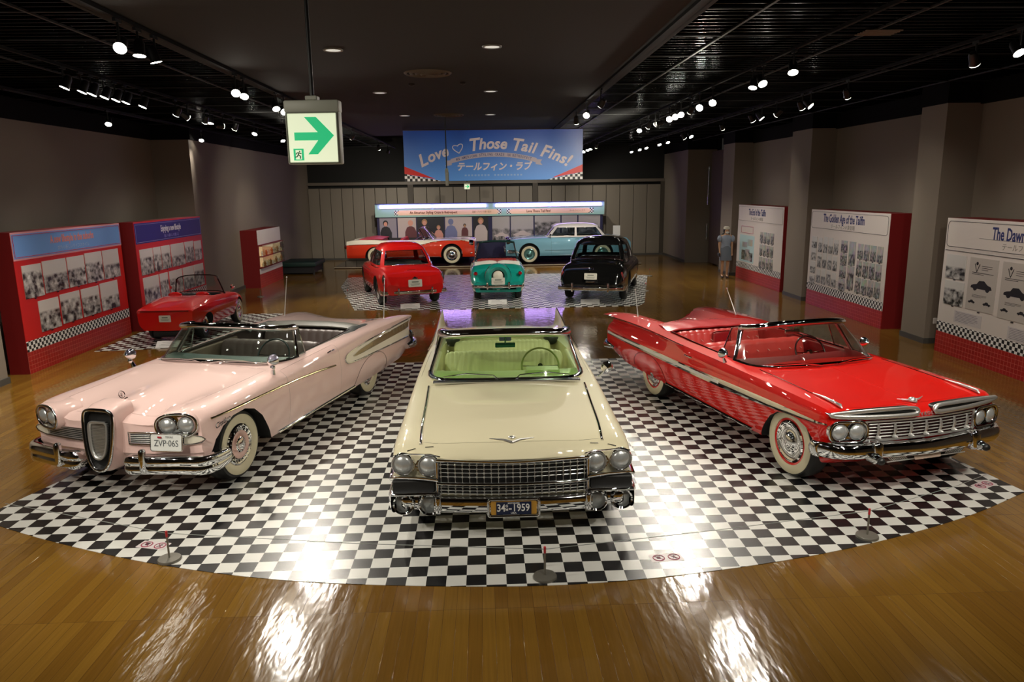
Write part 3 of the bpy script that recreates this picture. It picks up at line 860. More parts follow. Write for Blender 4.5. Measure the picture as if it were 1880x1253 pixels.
        # bumper half
        prof = [(.045, .07), (.01, .085), (-.03, .075), (-.045, .03), (-.03, 0.), (-.04, -.03), (-.03, -.075), (.01, -.085), (.045, -.07)]
        prof = [(p.x, p.y) for p in catmull(prof, 3, closed=True)]
        G = []
        for v, u, k in ((.24, .02, .25), (.26, -.02, .8), (.32, -.035, 1.02), (.42, -.02, .95), (.6, .01, .93), (.8, .06, .95), (.95, .12, 1.0), (1.0, .17, 1), (1.03, .26, .98), (1.035, .36, .9), (1.03, .44, .75), (1.02, .47, .3)):
            G.append([Vector((s*(v+(p[0]*.8 if v > .97 else 0)*-1), u+(p[0] if v <= .97 else p[0]*.3)-L/2, .40-(.03 if v > .9 else .015)+p[1]*k*1.1)) for p in prof])
        G = [[Vector(c) for c in r] for r in zip(*[catmull([g[i] for g in G], 3) for i in range(len(prof))])]
        q = MB(); q.grid(G, closed_v=True); o0 = 0; K = len(prof); q.f.append(tuple(range(K))); q.m.append(0); q.f.append(tuple(range((len(G)-1)*K, len(G)*K))); q.m.append(0)
        b = q.build('front_bumper', [CHROME], T, 50)
        q = MB(); q.rbox((s*.47, -.06-L/2, .44), (.06, .07, .24), .028, 3); q.build('bumper_guard', [CHROME], b, 50)
        # side trim, scallop
        q = MB(); q.tube([B.side(u, z, .004, s)[0] for u, z in catmull([(.30, .775), (.9, .775), (1.66, .765), (2.3, .735), (2.78, .70)], 6)], .007, 6, sx=1.6); q.build('side_trim', [mat('gold_trim', srgb('#b9a878'), .15, 1.)], T, 60)
        zt = pchip([(3.05, .715), (3.09, .75), (3.2, .775), (4.2, .83), (5.42, .865)]); zb_ = pchip([(3.05, .69), (3.09, .655), (3.2, .635), (4.2, .60), (5.42, .57)])
        U = [3.05, 3.07, 3.1, 3.15]+linspace(3.2, 5.42, 22)
        q = MB(); q.sheet(side_panel(B, U, zt, zb_, .006, s), .006); sc = q.build('scallop', [ivory], T, 40)
        q = MB(); q.tube([B.side(u, zt(u), .008, s)[0] for u in U[::-1]]+[B.side(u, zb_(u), .008, s)[0] for u in U], .013, 6); q.build('scallop_trim', [CHROME], sc, 60)
        gt = pchip([(3.28, .712), (3.4, .735), (4.2, .79), (5.40, .825)]); gb = pchip([(3.28, .706), (3.4, .69), (4.2, .70), (5.40, .715)])
        U2 = linspace(3.28, 5.40, 22); q = MB(); q.sheet(side_panel(B, U2, gt, gb, .012, s), .005); q.build('scallop_insert', [mat('gold_insert', srgb('#a58f68'), .25, .6, 1)], sc, 40)
        q = MB(); q.tube([B.side(u, gt(u), .015, s)[0] for u in U2[::-1]]+[B.side(u, gb(u), .015, s)[0] for u in U2], .004, 6); q.build('insert_trim', [CHROME], sc, 60)
        q = MB()
        for i, ch in enumerate('EDSEL' if s > 0 else 'LESDE'):
            u = 4.72+i*.13 if s > 0 else 4.72+i*.13; ch = 'EDSEL'[i] if s > 0 else 'EDSEL'[4-i]
            P, N = B.side(u, .765, .017, s); M = frame(P, (0, s, 0), (0, 0, 1)); q.text(ch, .08, M, .002, .002)
        q.build('lettering', [CHROME], sc, 0)
        P, N = B.side(.43, .70, .008, s); q = MB(); q.text('Citation', .075, frame(P, (0, s, .1), (0, 0, 1)), .003, .001, shear=.3); q.build('fender_script', [CHROME], T, 0)
        q = MB(); pts = [(3.36, .25), (3.40, .36), (3.5, .47), (3.7, .56), (3.95, .59), (4.18, .57), (4.33, .50), (4.42, .38), (4.45, .28)]
        q.tube([B.side(u, z, .0015, s)[0] for u, z in catmull(pts, 5)], .0035, 5); q.build('skirt_seam', [mat('seam_dark', (.12, .07, .06), .6)], T, 60)
        q = MB(); q.tube([B.side(u, .268, .012, s)[0] for u in linspace(1.42, 3.36, 20)], .016, 6, sx=1.3); q.build('rocker_trim', [CHROME], T, 60)
        P, N = B.side(2.74, .885, .02, s); q = MB(); q.tube([P+Vector((0, -.09, -.0))-N*.02, P+Vector((0, -.06, 0)), P+Vector((0, .06, 0)), P+Vector((0, .09, 0))-N*.02], .009, 6); q.build('door_handle', [CHROME], T, 60)
        # bullet mirror
        m0 = Vector((s*.90, 1.52-L/2, .90)); q = MB(); q.cyl(m0, m0+Vector((s*.02, -.02, .10)), .028, .012, 12); q.lathe([(.001, -.10), (.03, -.085), (.058, -.04), (.066, 0), (.06, .012), (.001, .01)], m0+Vector((s*.02, -.0, .155)), (0, 1, 0), 24)
        q.ball(m0+Vector((s*.02, -.03, .08)), .03); q.build('door_mirror', [CHROME], T, 60)
        # tail lamp end
        q = MB(); q.tube([Vector((s*x, 5.5+y-L/2, .42+z)) for x, y, z in ((.7, .06, .02), (.85, .06, .02), (.98, .03, .02), (1.03, -.08, .02), (1.03, -.35, .02))], [.07, .085, .085, .07, .04], 12); q.lathe([(.001, .03), (.06, .02), (.085, -.02), (.08, -.06)], Vector((s*.93, 5.54-L/2, .56)), (0, 1, 0), 20); q.build('rear_bumper', [CHROME], T, 60)
        q = MB(); G = [[Vector((s*v, u-L/2, z)) for v, u, z in ((.76, 5.50, .80), (.98, 5.47, .83))], [Vector((s*v, u-L/2, z)) for v, u, z in ((.55, 5.51, .74), (.93, 5.49, .74))]]; q.sheet(G, .03); q.build('tail_lamp', [REDLENS], T, 30)
        antenna(T, L, s*.84, 4.74, .945, .62, .22, -s*.02)
    # plate
    p = plate(T, L, (.66, -.005+.05, .60), .30, .15, PLATE_W, [('ZVP\u00b706S', 0, -.008, .085, .82), ('TEXAS', .03, .052, .026, 1)], mat('plate_ink', srgb('#4a5054'), .5), nrm=(.12, -1, .15), frame_m=CHROME)
    q = MB(); q.box((.60, .035-L/2, .652), (.04, .006, .014)); q.build('plate_flag', [mat('flag_red', srgb('#a8283a'), .5)], p, 0)
    # hood badge
    q = MB(); c0, n0 = B.top(0.001, .30, .03); c0 = c0+Vector((0, 0, .01)); q.tube([c0+Vector((.035*math.cos(a), 0, .035+.035*math.sin(a))) for a in linspace(0, 2*PI*.95, 20)], .005, 6); q.text('E', .05, Matrix.Translation(c0+Vector((0, -.002, .033))) @ Matrix.Rotation(PI/2, 4, 'X'), .003, .001); q.cyl(c0-Vector((0, 0, .03)), c0, .008, n=8); q.tube([c0+Vector((-.0, -.05, -.025)), c0+Vector((0, .07, -.012))], .006, 6); q.build('hood_badge', [CHROME], T, 40)
    gl = glass_mat('glass_grey', (.84, .90, .86))
    W, b_, t_ = windshield(T, L, [(0, 1.66, .975), (.4, 1.68, .97), (.68, 1.76, .955), (.80, 1.95, .945), (.83, 2.18, .94)], [(0, 1.99, 1.325), (.35, 2.01, 1.32), (.58, 2.07, 1.30), (.68, 2.2, 1.28), (.70, 2.36, 1.265)], gl, .016, .038, .022, 1.6)
    for s in (1, -1):
        q = MB(); q.tube([Vector((s*.05, 1.60-L/2, .975)), Vector((s*.2, 1.625-L/2, .995)), Vector((s*.5, 1.65-L/2, .99)), Vector((s*.72, 1.7-L/2, .972))], .006, 6); q.build('wiper', [CHROME], W, 50)
        q = MB(); q.tube([Vector((s*.80, 2.2-L/2, .94)), Vector((s*.72, 2.34-L/2, 1.27)), Vector((s*.72, 2.42-L/2, 1.26)), Vector((s*.80, 2.42-L/2, .94))], .009, 6, closed=True); vf = q.build('vent_frame', [CHROME], T, 50)
        q = MB(); q.sheet([[Vector((s*.80, 2.2-L/2, .94)), Vector((s*.80, 2.42-L/2, .94))], [Vector((s*.72, 2.34-L/2, 1.27)), Vector((s*.72, 2.42-L/2, 1.26))]], .004); q.build('vent_glass', [gl], vf, 0)
    dm = mat('dash_teal', srgb('#4a5855'), .4)
    q = MB(); prof = [(1.72, .93), (1.86, .955), (2.0, .96), (2.1, .94), (2.12, .9), (2.1, .82), (2.02, .68), (1.8, .62)]
    q.grid([[Vector((v, u-L/2+.05*abs(v/.75)**2, z)) for u, z in prof] for v in linspace(-.78, .78, 13)], closed_v=True); q.build('dashboard', [dm], T, 40)
    steering_wheel(T, L, (.40, 2.36, .90), .21, 28, mat('wheel_dark', (.03, .04, .04), .25))
    pip = mat('piping_white', srgb('#b9aaa2'), .5)
    bench(T, L, 2.32, 1.44, .93, .52, .55, .12, inn, zbot=.3, t=.17); bench(T, L, 3.3, 1.3, .90, .50, .5, .12, inn, zbot=.3, t=.16)
    q = MB()
    for u, z, w in ((2.98, .945, .68), (3.9, .915, .62)): q.tube([Vector((v, u-L/2, z-.02*(abs(v)/w)**6)) for v in linspace(-w, w, 15)], .012, 6)
    q.build('seat_piping', [pip], T, 50)
    q = MB(); q.box((0, 3.0-L/2, .312), (1.5, 2.2, .012)); q.build('cabin_floor', [mat('carpet_dark', (.03, .025, .025), .9)], T, 0)
    for s in (1, -1):
        q = MB(); q.rbox((s*.775, 2.75-L/2, .68), (.05, 1.2, .46), .02, 3); q.build('door_panel', [mat('door_card', srgb('#8f806f'), .5)], T, 50)
        q = MB(); q.tube([Vector((s*.775, 2.2-L/2, .935)), Vector((s*.775, 3.2-L/2, .955)), Vector((s*.74, 3.8-L/2, .965))], .014, 6); q.build('door_sill_trim', [CHROME_B], T, 50)
    q = MB(); G = []
    for t in linspace(0, 1, 9):
        G.append([Vector((v*(1-.1*t), 3.98+t*.34-.12*abs(v/.8)**3-L/2, .955+.035*math.sin(PI*min(1, t*1.05))-.02*abs(v/.8)**4)) for v in linspace(-.78, .78, 19)])
    q.sheet(G, .02); q.build('roof_boot', [mat('boot_greygreen', srgb('#6e6c62'), .45)], T, 60)
    for s in (1, -1):
        q = MB(); G = []
        for t in linspace(0, 1, 9): G.append([Vector((s*(.68+.14*k+.02*math.sin(9*t)), 3.55+.75*t-L/2, .955+.03*math.sin(PI*t)-.03*abs(k*2-1)+.006*math.sin(14*t+k*3))) for k in (0, .33, .66, 1)])
        q.sheet(G, .02); q.build('folded_roof', [mat('roof_cloth_dark', (.035, .04, .038), .6)], T, 60)
    return T
def impala(loc, rz):
    L = 5.36
    T = thing('convertible_car', 'bright red convertible with flat horizontal fins and a white side spear, rightmost front car', 'car', loc, rz)
    pm = paint('paint_red', srgb('#d41309')); inn = mat('leather_red', srgb('#cc4440'), .30)  # leather sheen is lifted into the seat and cockpit red
    tracks = [
     [(.06, 0, .74), (.10, 0, .79), (.18, 0, .825), (.6, 0, .855), (1.42, 0, .90), (2.0, 0, .915), (3.85, 0, .91), (4.25, 0, .865), (5.0, 0, .76), (5.3, 0, .70)],
     [(.06, .3, .74), (.10, .3, .79), (.18, .3, .825), (.6, .32, .855), (1.42, .36, .90), (2.0, .36, .912), (3.85, .36, .91), (4.25, .36, .89), (5.0, .36, .82), (5.3, .36, .78)],
     [(.06, .55, .74), (.10, .56, .79), (.18, .57, .825), (.6, .62, .855), (1.42, .66, .895), (2.0, .66, .905), (3.85, .56, .915), (4.25, .56, .945), (5.0, .58, .925), (5.3, .6, .89)],
     [(.06, .75, .75), (.10, .77, .80), (.18, .79, .835), (.6, .82, .865), (1.42, .83, .895), (2.0, .82, .905), (3.0, .80, .91), (3.85, .74, .925), (4.25, .74, .96), (5.0, .78, .95), (5.3, .80, .92)],
     [(.06, .90, .77), (.10, .92, .805), (.18, .94, .83), (.6, .955, .85), (1.42, .955, .87), (2.0, .95, .88), (3.0, .945, .895), (3.6, .945, .915), (4.4, .965, .93), (5.1, .985, .915), (5.3, .985, .90)],
     [(.06, .93, .74), (.10, .955, .775), (.18, .975, .79), (.6, .985, .80), (1.42, .985, .81), (2.6, .985, .82), (3.2, .955, .85), (3.8, .90, .87), (4.6, .88, .86), (5.3, .87, .83)],
     [(.06, .94, .68), (.18, .985, .73), (.6, 1.0, .735), (1.42, 1.0, .735), (2.6, 1.0, .735), (3.4, .98, .75), (4.4, .955, .755), (5.3, .95, .74)],
     [(.06, .94, .6), (.18, .985, .66), (.6, 1.01, .66), (1.42, 1.015, .66), (3.4, 1.01, .66), (4.4, 1.0, .66), (5.3, .975, .64)],
     [(.06, .93, .5), (.18, .97, .54), (.6, 1.0, .52), (1.42, 1.01, .5), (3.4, 1.01, .5), (4.4, 1.0, .5), (5.3, .97, .52)],
     [(.06, .92, .42), (.3, .96, .40), (1.42, .99, .37), (4.4, .985, .38), (5.3, .95, .42)],
     [(.06, .88, .36), (.3, .92, .29), (1.42, .95, .27), (4.4, .95, .28), (5.3, .9, .36)],
     [(.06, .75, .35), (.3, .8, .26), (4.6, .8, .26), (5.3, .75, .35)], [(.06, 0, .35), (.3, 0, .26), (4.6, 0, .26), (5.3, 0, .35)]]
    us = [u for u in stations(5.3, 80, (.06, .08, .10, .14, .18, .3, 1.36, 1.58, 2.88, 4.2, 5.15)) if u >= .06]
    bow = lambda u, v, z: max(0, 1-(u-.06)/.8)**2*.13*min(v, 1)**2+(max(0, (u-4.6)/.7)*.12 if z > .86 and v > .5 else 0)
    B = Body(L, tracks, us, [3, 3, 3, 3, 3, 3, 3, 3, 3, 2, 2, 3], sharp=(4, 10), bow=bow)
    def region(u, seg, v, z, sg):
        if seg <= 2 and .18 < u < 1.36: return S_HOOD
        if 4 <= seg <= 9 and 1.58 < u < 2.88: return S_DL if sg > 0 else S_DR
        if seg <= 1 and 4.2 < u < 5.15: return S_DECK
        return S_BODY
    poly = [(-.74, 1.72-L/2), (.74, 1.72-L/2), (.80, 2.0-L/2), (.80, 3.1-L/2), (.74, 3.7-L/2), (.6, 3.95-L/2), (-.6, 3.95-L/2), (-.74, 3.7-L/2), (-.80, 3.1-L/2), (-.80, 2.0-L/2)]
    cuts = [prism_cutter(poly, .3, 1.6, S_CAV)]
    ap = [(.31, .1), (.31, .36), (.35, .50), (.43, .60), (.55, .65), (.70, .66), (.86, .635), (.98, .56), (1.08, .44), (1.18, .30), (1.24, .1)]
    for s in (1, -1): cuts.append(prism_x(ap, s*.72, s*1.2, L, S_WELL))
    make_body(T, B, region, cuts, pm, inn)
    fa, ra = .72, 3.74
    for s in (1, -1):
        wheel(T, L, s*.95, fa, .36, .21, (.66, .90), red=pm); wheel(T, L, s*.94, ra, .36, .21, (.66, .90), red=pm)
    bf = lambda v: .06+.13*v*v
    # mouth: dark opening with bars and bullets
    q = MB(); q.grid([[Vector((v, bf(v)-.004-L/2, z)) for v in linspace(-.60, .60, 15)] for z in (.55, .715)]); q.build('grille_opening', [mat('grille_red_dark', (.05, .004, .006), .4)], T, 0)
    q = MB()
    for k in range(5): q.tube([Vector((v, bf(v)-.02-L/2, .575+.03*k)) for v in linspace(-.59, .59, 21)], .006, 6, sx=1.4)
    q.build('grille', [SILVER], T, 50)
    for i in range(7):
        v = -.51+.17*i; q = MB(); q.tube([Vector((v, bf(v)-.03-L/2, .56)), Vector((v, bf(v)-.045-L/2, .64)), Vector((v, bf(v)-.03-L/2, .705))], [.008, .014, .008], 8); q.lathe([(.001, -.05), (.014, -.035), (.02, 0)], Vector((v, bf(v)-.03-L/2, .575)), (0, 1, 0), 12); q.build('grille_bullet', [SILVER], T, 50)
    q = MB(); q.tube([Vector((v, bf(v)-.02-L/2, .542)) for v in linspace(-.63, .63, 21)], .012, 8, sx=1.4); q.tube([Vector((v, bf(v)-.016-L/2, .722)) for v in linspace(-.63, .63, 21)], .009, 8, sx=1.4)
    for s in (1, -1): q.tube([Vector((s*.62, bf(.62)-.02-L/2, z)) for z in (.542, .63, .722)], .012, 8)
    q.build('grille_frame', [SILVER], T, 50)
    for s in (1, -1):
        # headlamp pod
        cc = Vector((s*.79, bf(.79)-.02-L/2, .635)); ax = Vector((s, .20, 0)).normalized(); ay = Vector((0, 0, 1)); dn = Vector((s*.2, -1, 0)).normalized(); n = 40
        def oval(k, d, kk=0.): return [cc+ax*(p[0]+kk*(1 if p[0] > 0 else -1))+ay*p[1]*k+dn*d for p in rrect(.36*k, .20*k, .085*k, 9)]
        q = MB(); q.tube(oval(1, .015), .013, 8, closed=True); P = oval(.97, -.01); q.add(P, [tuple(range(len(P)))]); q.grid([oval(1.0, -.06), oval(1.0, .01)], closed_v=True); h = q.build('headlamp', [CHROME], T, 50)
        for dx in (-.082, .082):
            r = MB(); l = MB(); lamp_round(r, l, cc+ax*dx+dn*.012, dn, .074, .02, .008, 24); r.build('headlamp_ring', [CHROME], h, 50); l.build('headlamp_glass', [LENS], h, 60)
        # brow slot
        o = [(.10, .79), (.14, .825), (.35, .83), (.6, .825), (.85, .812), (.96, .80), (.85, .782), (.6, .772), (.35, .768), (.14, .768)]
        P = catmull([Vector((s*v, bf(v)-.03+.3*(z-.768)-L/2, z)) for v, z in o], 4, closed=True)
        q = MB(); q.tube(P, .014, 8, closed=True, sx=1.5); b = q.build('brow_slot', [SILVER], T, 60)
        cen = Vector((s*.5, bf(.5)-.02-L/2, .797)); P2 = [Vector((p.x, p.y+.006, p.z)) for p in P]; q = MB(); q.add(P2+[Vector((p.x, p.y+.05, p.z)) for p in P2], []); m = len(P2)
        q.f += [tuple(range(m))]; q.m += [0]; q.grid([P2, [Vector((p.x, p.y+.08, p.z)) for p in P2]], closed_v=True); q.build('slot_dark', [mat('slot_grey', (.12, .125, .125), .25, .9)], b, 0)
        # bumper half
        prof = [(p.x, p.y) for p in catmull([(.05, .06), (.0, .075), (-.035, .05), (-.045, .0), (-.03, -.05), (.0, -.07), (.05, -.06)], 3, closed=True)]
        # side spear
        zt = pchip([(.14, .702), (.4, .712), (.9, .716), (1.6, .708), (2.8, .69), (4.2, .68), (5.26, .672)]); zb = pchip([(.14, .695), (.4, .680), (.9, .650), (1.6, .620), (2.8, .61), (4.2, .612), (5.26, .618)])
        U = [.14, .2, .3]+linspace(.4, 5.26, 40)
        q = MB(); q.sheet(side_panel(B, U, zt, zb, .007, s), .012); sp = q.build('side_spear', [CHROME], T, 50)
        t2 = pchip([(1.9, .675), (2.8, .672), (5.24, .655)]); b2 = pchip([(1.9, .645), (2.8, .636), (5.24, .634)]); U2 = linspace(1.95, 5.24, 30)
        q = MB(); q.sheet(side_panel(B, U2, t2, b2, .0145, s, 3), .004); q.build('spear_insert', [mat('insert_white', srgb('#d9d5cc'), .35)], sp, 50)
        q = MB(); q.tube([Vector((s*v, u-L/2, z)) for u, v, z in catmull([(2.9, .955, .888), (3.6, .955, .90), (4.4, .975, .915), (5.1, .995, .90), (5.42, .992, .895)], 6)], .007, 6, sx=1.6); q.build('fin_trim', [CHROME], T, 60)
        q = MB(); q.tube([B.side(u, .30, .012, s)[0] for u in linspace(1.32, 3.3, 20)], .018, 6, sx=1.3); q.build('rocker_trim', [CHROME], T, 60)
        q = MB(); pts = [(3.30, .30), (3.34, .42), (3.45, .52), (3.65, .585), (3.9, .59), (4.12, .54), (4.24, .45), (4.28, .34)]
        q.tube([B.side(u, z, .0015, s)[0] for u, z in catmull(pts, 5)], .0035, 5); q.build('skirt_seam', [mat('seam_red', (.06, .0, .0), .6)], T, 60)
        P, N = B.side(2.72, .80, .02, s); q = MB(); q.tube([P+Vector((0, -.09, 0))-N*.02, P+Vector((0, -.06, 0)), P+Vector((0, .06, 0)), P+Vector((0, .09, 0))-N*.02], .009, 6); q.build('door_handle', [CHROME], T, 60)
        m0 = Vector((s*.93, 1.98-L/2, .88)); q = MB(); q.cyl(m0, m0+Vector((s*.03, 0, .07)), .022, .012, 12); q.lathe([(.001, -.08), (.03, -.06), (.056, -.02), (.06, .01), (.001, .012)], m0+Vector((s*.035, 0, .115)), (0, 1, 0), 24); q.build('door_mirror', [CHROME], T, 60)
        # fender ornament
        q = MB(); a = B.top(s*.80, .62, .012)[0]; c = B.top(s*.80, .24, .012)[0]
        q.tube([a, a*.6+c*.4+Vector((0, 0, .012)), c+Vector((0, 0, .012)), c+Vector((0, -.03, -.008))], [.004, .012, .018, .006], 8); q.tube([a*.3+c*.7+Vector((.02, 0, .02)), c*.9+a*.1+Vector((-.02, 0, .02))], .005, 6); q.build('fender_ornament', [SILVER], T, 60)
        q = MB(); q.tube([B.top(s*.80, u, .003)[0] for u in linspace(.62, 1.5, 12)], .004, 5); q.build('hood_strip', [CHROME], T, 60)
        q = MB(); q.lathe([(.001, .10), (.03, .08), (.05, 0), (.055, -.06), (.03, -.14)], Vector((s*.80, 5.27-L/2, .52)), (0, 1, 0), 20); q.tube([Vector((s*x, 5.3+y-L/2, .46)) for x, y in ((.3, .06), (.7, .06), (.95, .02), (1.02, -.1), (1.02, -.4))], [.06, .07, .07, .06, .02], 10); q.build('rear_bumper', [CHROME], T, 60)
        q = MB(); q.ball((s*.62, 5.32-L/2, .79), .14, sc=(1.6, .3, .5)); q.build('tail_lamp', [REDLENS], T, 60)
        antenna(T, L, s*.72, 4.74 if s < 0 else 4.36, .955, .44, .55, s*-.12)
    # bumper
    G = []
    for i, (v, u) in enumerate(((-1.0, .31), (-1.01, .27), (-1.0, .21), (-.95, .12), (-.8, .05), (-.5, .02), (0, -.02), (.5, .02), (.8, .05), (.95, .12), (1.0, .21), (1.01, .27), (1.0, .31))):
        k = .6 if i in (0, 12) else 1; z0 = .45+.015*abs(v)
        side_ = abs(v) > .97
        G.append([Vector((v+(-p[0]*math.copysign(.8, v)*-1 if False else (math.copysign(-p[0], v) if side_ else 0)), u+(0 if side_ else p[0]*1.2)-L/2, z0+p[1]*k)) for p in prof])
    G = [list(r) for r in zip(*[catmull([g[i] for g in G], 4) for i in range(len(prof))])]
    q = MB(); q.grid(G, closed_v=True); K = len(prof); q.f += [tuple(range(K)), tuple(range((len(G)-1)*K, len(G)*K))]; q.m += [0, 0]; bp = q.build('front_bumper', [CHROME], T, 50)
    for s in (1, -1):
        q = MB(); q.rbox((s*.56, .02-L/2, .46), (.10, .14, .2), .04, 3); q.lathe([(.001, -.1), (.03, -.08), (.05, -.02), (.052, .06)], Vector((s*.60, -.03-L/2, .41)), (0, 1, 0), 20); q.build('bumper_guard', [CHROME], bp, 50)
        q = MB(); q.lathe([(.001, -.108), (.02, -.104), (.035, -.085), (.035, -.05)], Vector((s*.60, -.03-L/2, .41)), (0, 1, 0), 20); q.build('guard_tip', [mat('rubber_tip', (.015, .015, .015), .3)], bp, 50)
    q = MB()
    for s in (1, -1):
        for i in range(9):
            a = s*(.22+.022*i); q.tube([Vector((a, -.01-L/2, .36)), Vector((a+s*.09, -.0-L/2, .435))], .004, 5)
    q.tube([Vector((v, -.015-L/2, .352)) for v in linspace(-.45, .45, 9)], .006, 6); q.build('bumper_fluting', [SILVER], bp, 50)
    q = MB(); q.rbox((0, .0-L/2, .5), (.05, .1, .05), .015, 2); q.build('plate_lamp', [CHROME], bp, 50)
    plate(T, L, (0, -.02, .395), .30, .10, mat('plate_pinkish', srgb('#b9a596'), .4), None, mat('plate_ink_red', srgb('#6d2b2b'), .5), nrm=(0, -1, .25), frame_m=None)
    # hood emblem and lettering
    q = MB(); c0 = B.top(.001, .22, .012)[0]
    q.ball(c0+Vector((0, 0, .006)), .035, sc=(1, 1, .7))
    for s in (1, -1): q.tube([c0, c0+Vector((s*.06, -.02, .012)), c0+Vector((s*.15, .03, .016))], [.014, .009, .003], 6); q.tube([c0+Vector((0, -.05, -.004)), c0+Vector((s*.09, .03, 0))], [.01, .003], 6)
    q.build('hood_emblem', [SILVER], T, 40)
    q = MB()
    for i, ch in enumerate('CHEVROLET'):
        v = -.16+.04*i; P = Vector((v, bf(v)-.012-L/2, .757)); q.text(ch, .046, Matrix.Translation(P) @ Matrix.Rotation(math.radians(75), 4, 'X'), .003, .001)
    q.build('lettering', [SILVER], T, 0)
    q = MB(); q.tube([B.top(.001, u, .001)[0] for u in linspace(.3, 1.4, 12)], .0025, 5); q.build('hood_crease', [pm], T, 60)
    gl = glass_mat('glass_grey', (.84, .90, .86))
    W, b_, t_ = windshield(T, L, [(0, 1.42, .925), (.35, 1.44, .922), (.64, 1.52, .912), (.78, 1.70, .902), (.81, 1.98, .90)], [(0, 1.84, 1.315), (.32, 1.86, 1.31), (.53, 1.91, 1.29), (.61, 2.0, 1.27), (.64, 2.12, 1.25)], gl, .017, .038, .024, 1.6)
    for s in (1, -1):
        q = MB(); q.tube([Vector((s*.10, 1.38-L/2, .925)), Vector((s*.3, 1.39-L/2, .955)), Vector((s*.66, 1.47-L/2, .945))], .009, 6); q.build('wiper', [CHROME], W, 50)
        q = MB(); A = [Vector((s*.80, 2.0-L/2, .90)), Vector((s*.66, 2.15-L/2, 1.25)), Vector((s*.67, 2.28-L/2, 1.22)), Vector((s*.80, 2.28-L/2, .90))]; q.tube(A, .009, 6, closed=True); vf = q.build('vent_frame', [CHROME], T, 50)
        q = MB(); q.sheet([[A[0], A[3]], [A[1], A[2]]], .004); q.build('vent_glass', [gl], vf, 0)
        q = MB(); q.rbox((s*.785, 2.55-L/2, .66), (.05, 1.3, .46), .02, 3); q.build('door_panel', [mat('door_card_red', srgb('#8a1418'), .4)], T, 50)
        q = MB(); q.tube([Vector((s*.79, 2.1-L/2, .90)), Vector((s*.785, 3.0-L/2, .915)), Vector((s*.76, 3.6-L/2, .925))], .016, 6); q.build('door_sill_trim', [CHROME], T, 50)
    q = MB(); prof = [(1.56, .89), (1.7, .91), (1.86, .915), (1.98, .90), (2.0, .85), (1.97, .76), (1.9, .66), (1.7, .62)]
    q.grid([[Vector((v, u-L/2+.05*abs(v/.75)**2, z)) for u, z in prof] for v in linspace(-.79, .79, 13)], closed_v=True); q.build('dashboard', [mat('dash_red', srgb('#7d1113'), .35)], T, 40)
    steering_wheel(T, L, (.40, 2.22, .86), .205, 28, mat('wheel_maroon', (.05, .01, .01), .2))
    q = MB(); q.rbox((0, 2.06-L/2, 1.17), (.2, .02, .06), .02, 2); q.cyl((0, 2.05-L/2, 1.2), (0, 2.0-L/2, 1.3), .008, n=8); q.build('rear_view_mirror', [CHROME_B], T, 40)
    bench(T, L, 2.2, 1.44, .90, .5, .52, .17, inn, zbot=.3, t=.17); bench(T, L, 3.1, 1.28, .88, .48, .5, .10, inn, zbot=.3, t=.16)
    q = MB()
    wt = mat('stitch_pale', srgb('#d9a9a0'), .5)
    for i in range(9):
        for v0, u, z in ((-.64+.16*i, 2.725, .80), (-.58+.145*i, 3.59, .78)):
            q.box((v0, u-.005-L/2, z), (.006, .06, .008), rot=Matrix.Rotation(.2, 3, 'X'))
    q.build('seat_stitching', [wt], T, 0)
    q = MB(); q.rbox((0, 3.585-L/2, .80), (.26, .06, .2), .03, 3); q.build('rear_speaker', [mat('speaker_red', srgb('#8e1b20'), .3)], T, 50)
    q = MB(); q.tube([Vector((a[0], 3.55-L/2, .80+a[1])) for a in rrect(.26, .2, .04, 4)], .007, 6, closed=True); q.build('speaker_ring', [CHROME], T, 60)
    q = MB(); q.box((0, 2.75-L/2, .312), (1.52, 2.2, .012)); q.build('cabin_floor', [mat('carpet_red', srgb('#3a0a0c'), .9)], T, 0)
    q = MB(); G = []
    for t in linspace(0, 1, 10): G.append([Vector((v*(1-.08*t), 3.80+t*.52-.10*abs(v/.8)**3-L/2, .925+.035*math.sin(PI*min(1, t*1.05))-.02*abs(v/.8)**4+.004*math.sin(v*20+t*9))) for v in linspace(-.76, .76, 23)])
    q.sheet(G, .02); q.build('roof_boot', [mat('boot_pinkred', srgb('#c9474a'), .25)], T, 60)  # pinkish reflection on the vinyl is put into its colour
    return T
def env_tracks(L, zc, w, zs, sill=.26, crown=.0, mid=.55):
    """zc centre height keys, w half width keys, zs shoulder keys"""
    us = sorted(set([k[0] for k in zc]+[k[0] for k in w]+[k[0] for k in zs]))
    fz, fw, fs = pchip(zc), pchip(w), pchip(zs)
    sl = sill if callable(sill) else (lambda u: sill)
    def col(u):
        z, w, h, sl_ = fz(u), fw(u), min(fs(u), fz(u)+.08), sl(u)
        zz = [z, z-.008, min(z, h)*.5+z*.5-.005 if h < z else (z+h)/2-.005, h-.015]
        low = sl_+.12; top = h-.015
        f = [.2, .45, .72] if top-low > .35 else [.25, .5, .75]
        zz += [top-(top-low)*f[0], top-(top-low)*f[1], top-(top-low)*f[2], low, sl_, sl_-.02, sl_-.02]
        vv = [0, .45*w, .72*w, .88*w, .97*w, w, w, .99*w, .94*w, .8*w, 0]
        return vv, zz
    cs = [(u,)+col(u) for u in us]
    return [[(u, vv[k], zz[k]) for u, vv, zz in cs] for k in range(11)]

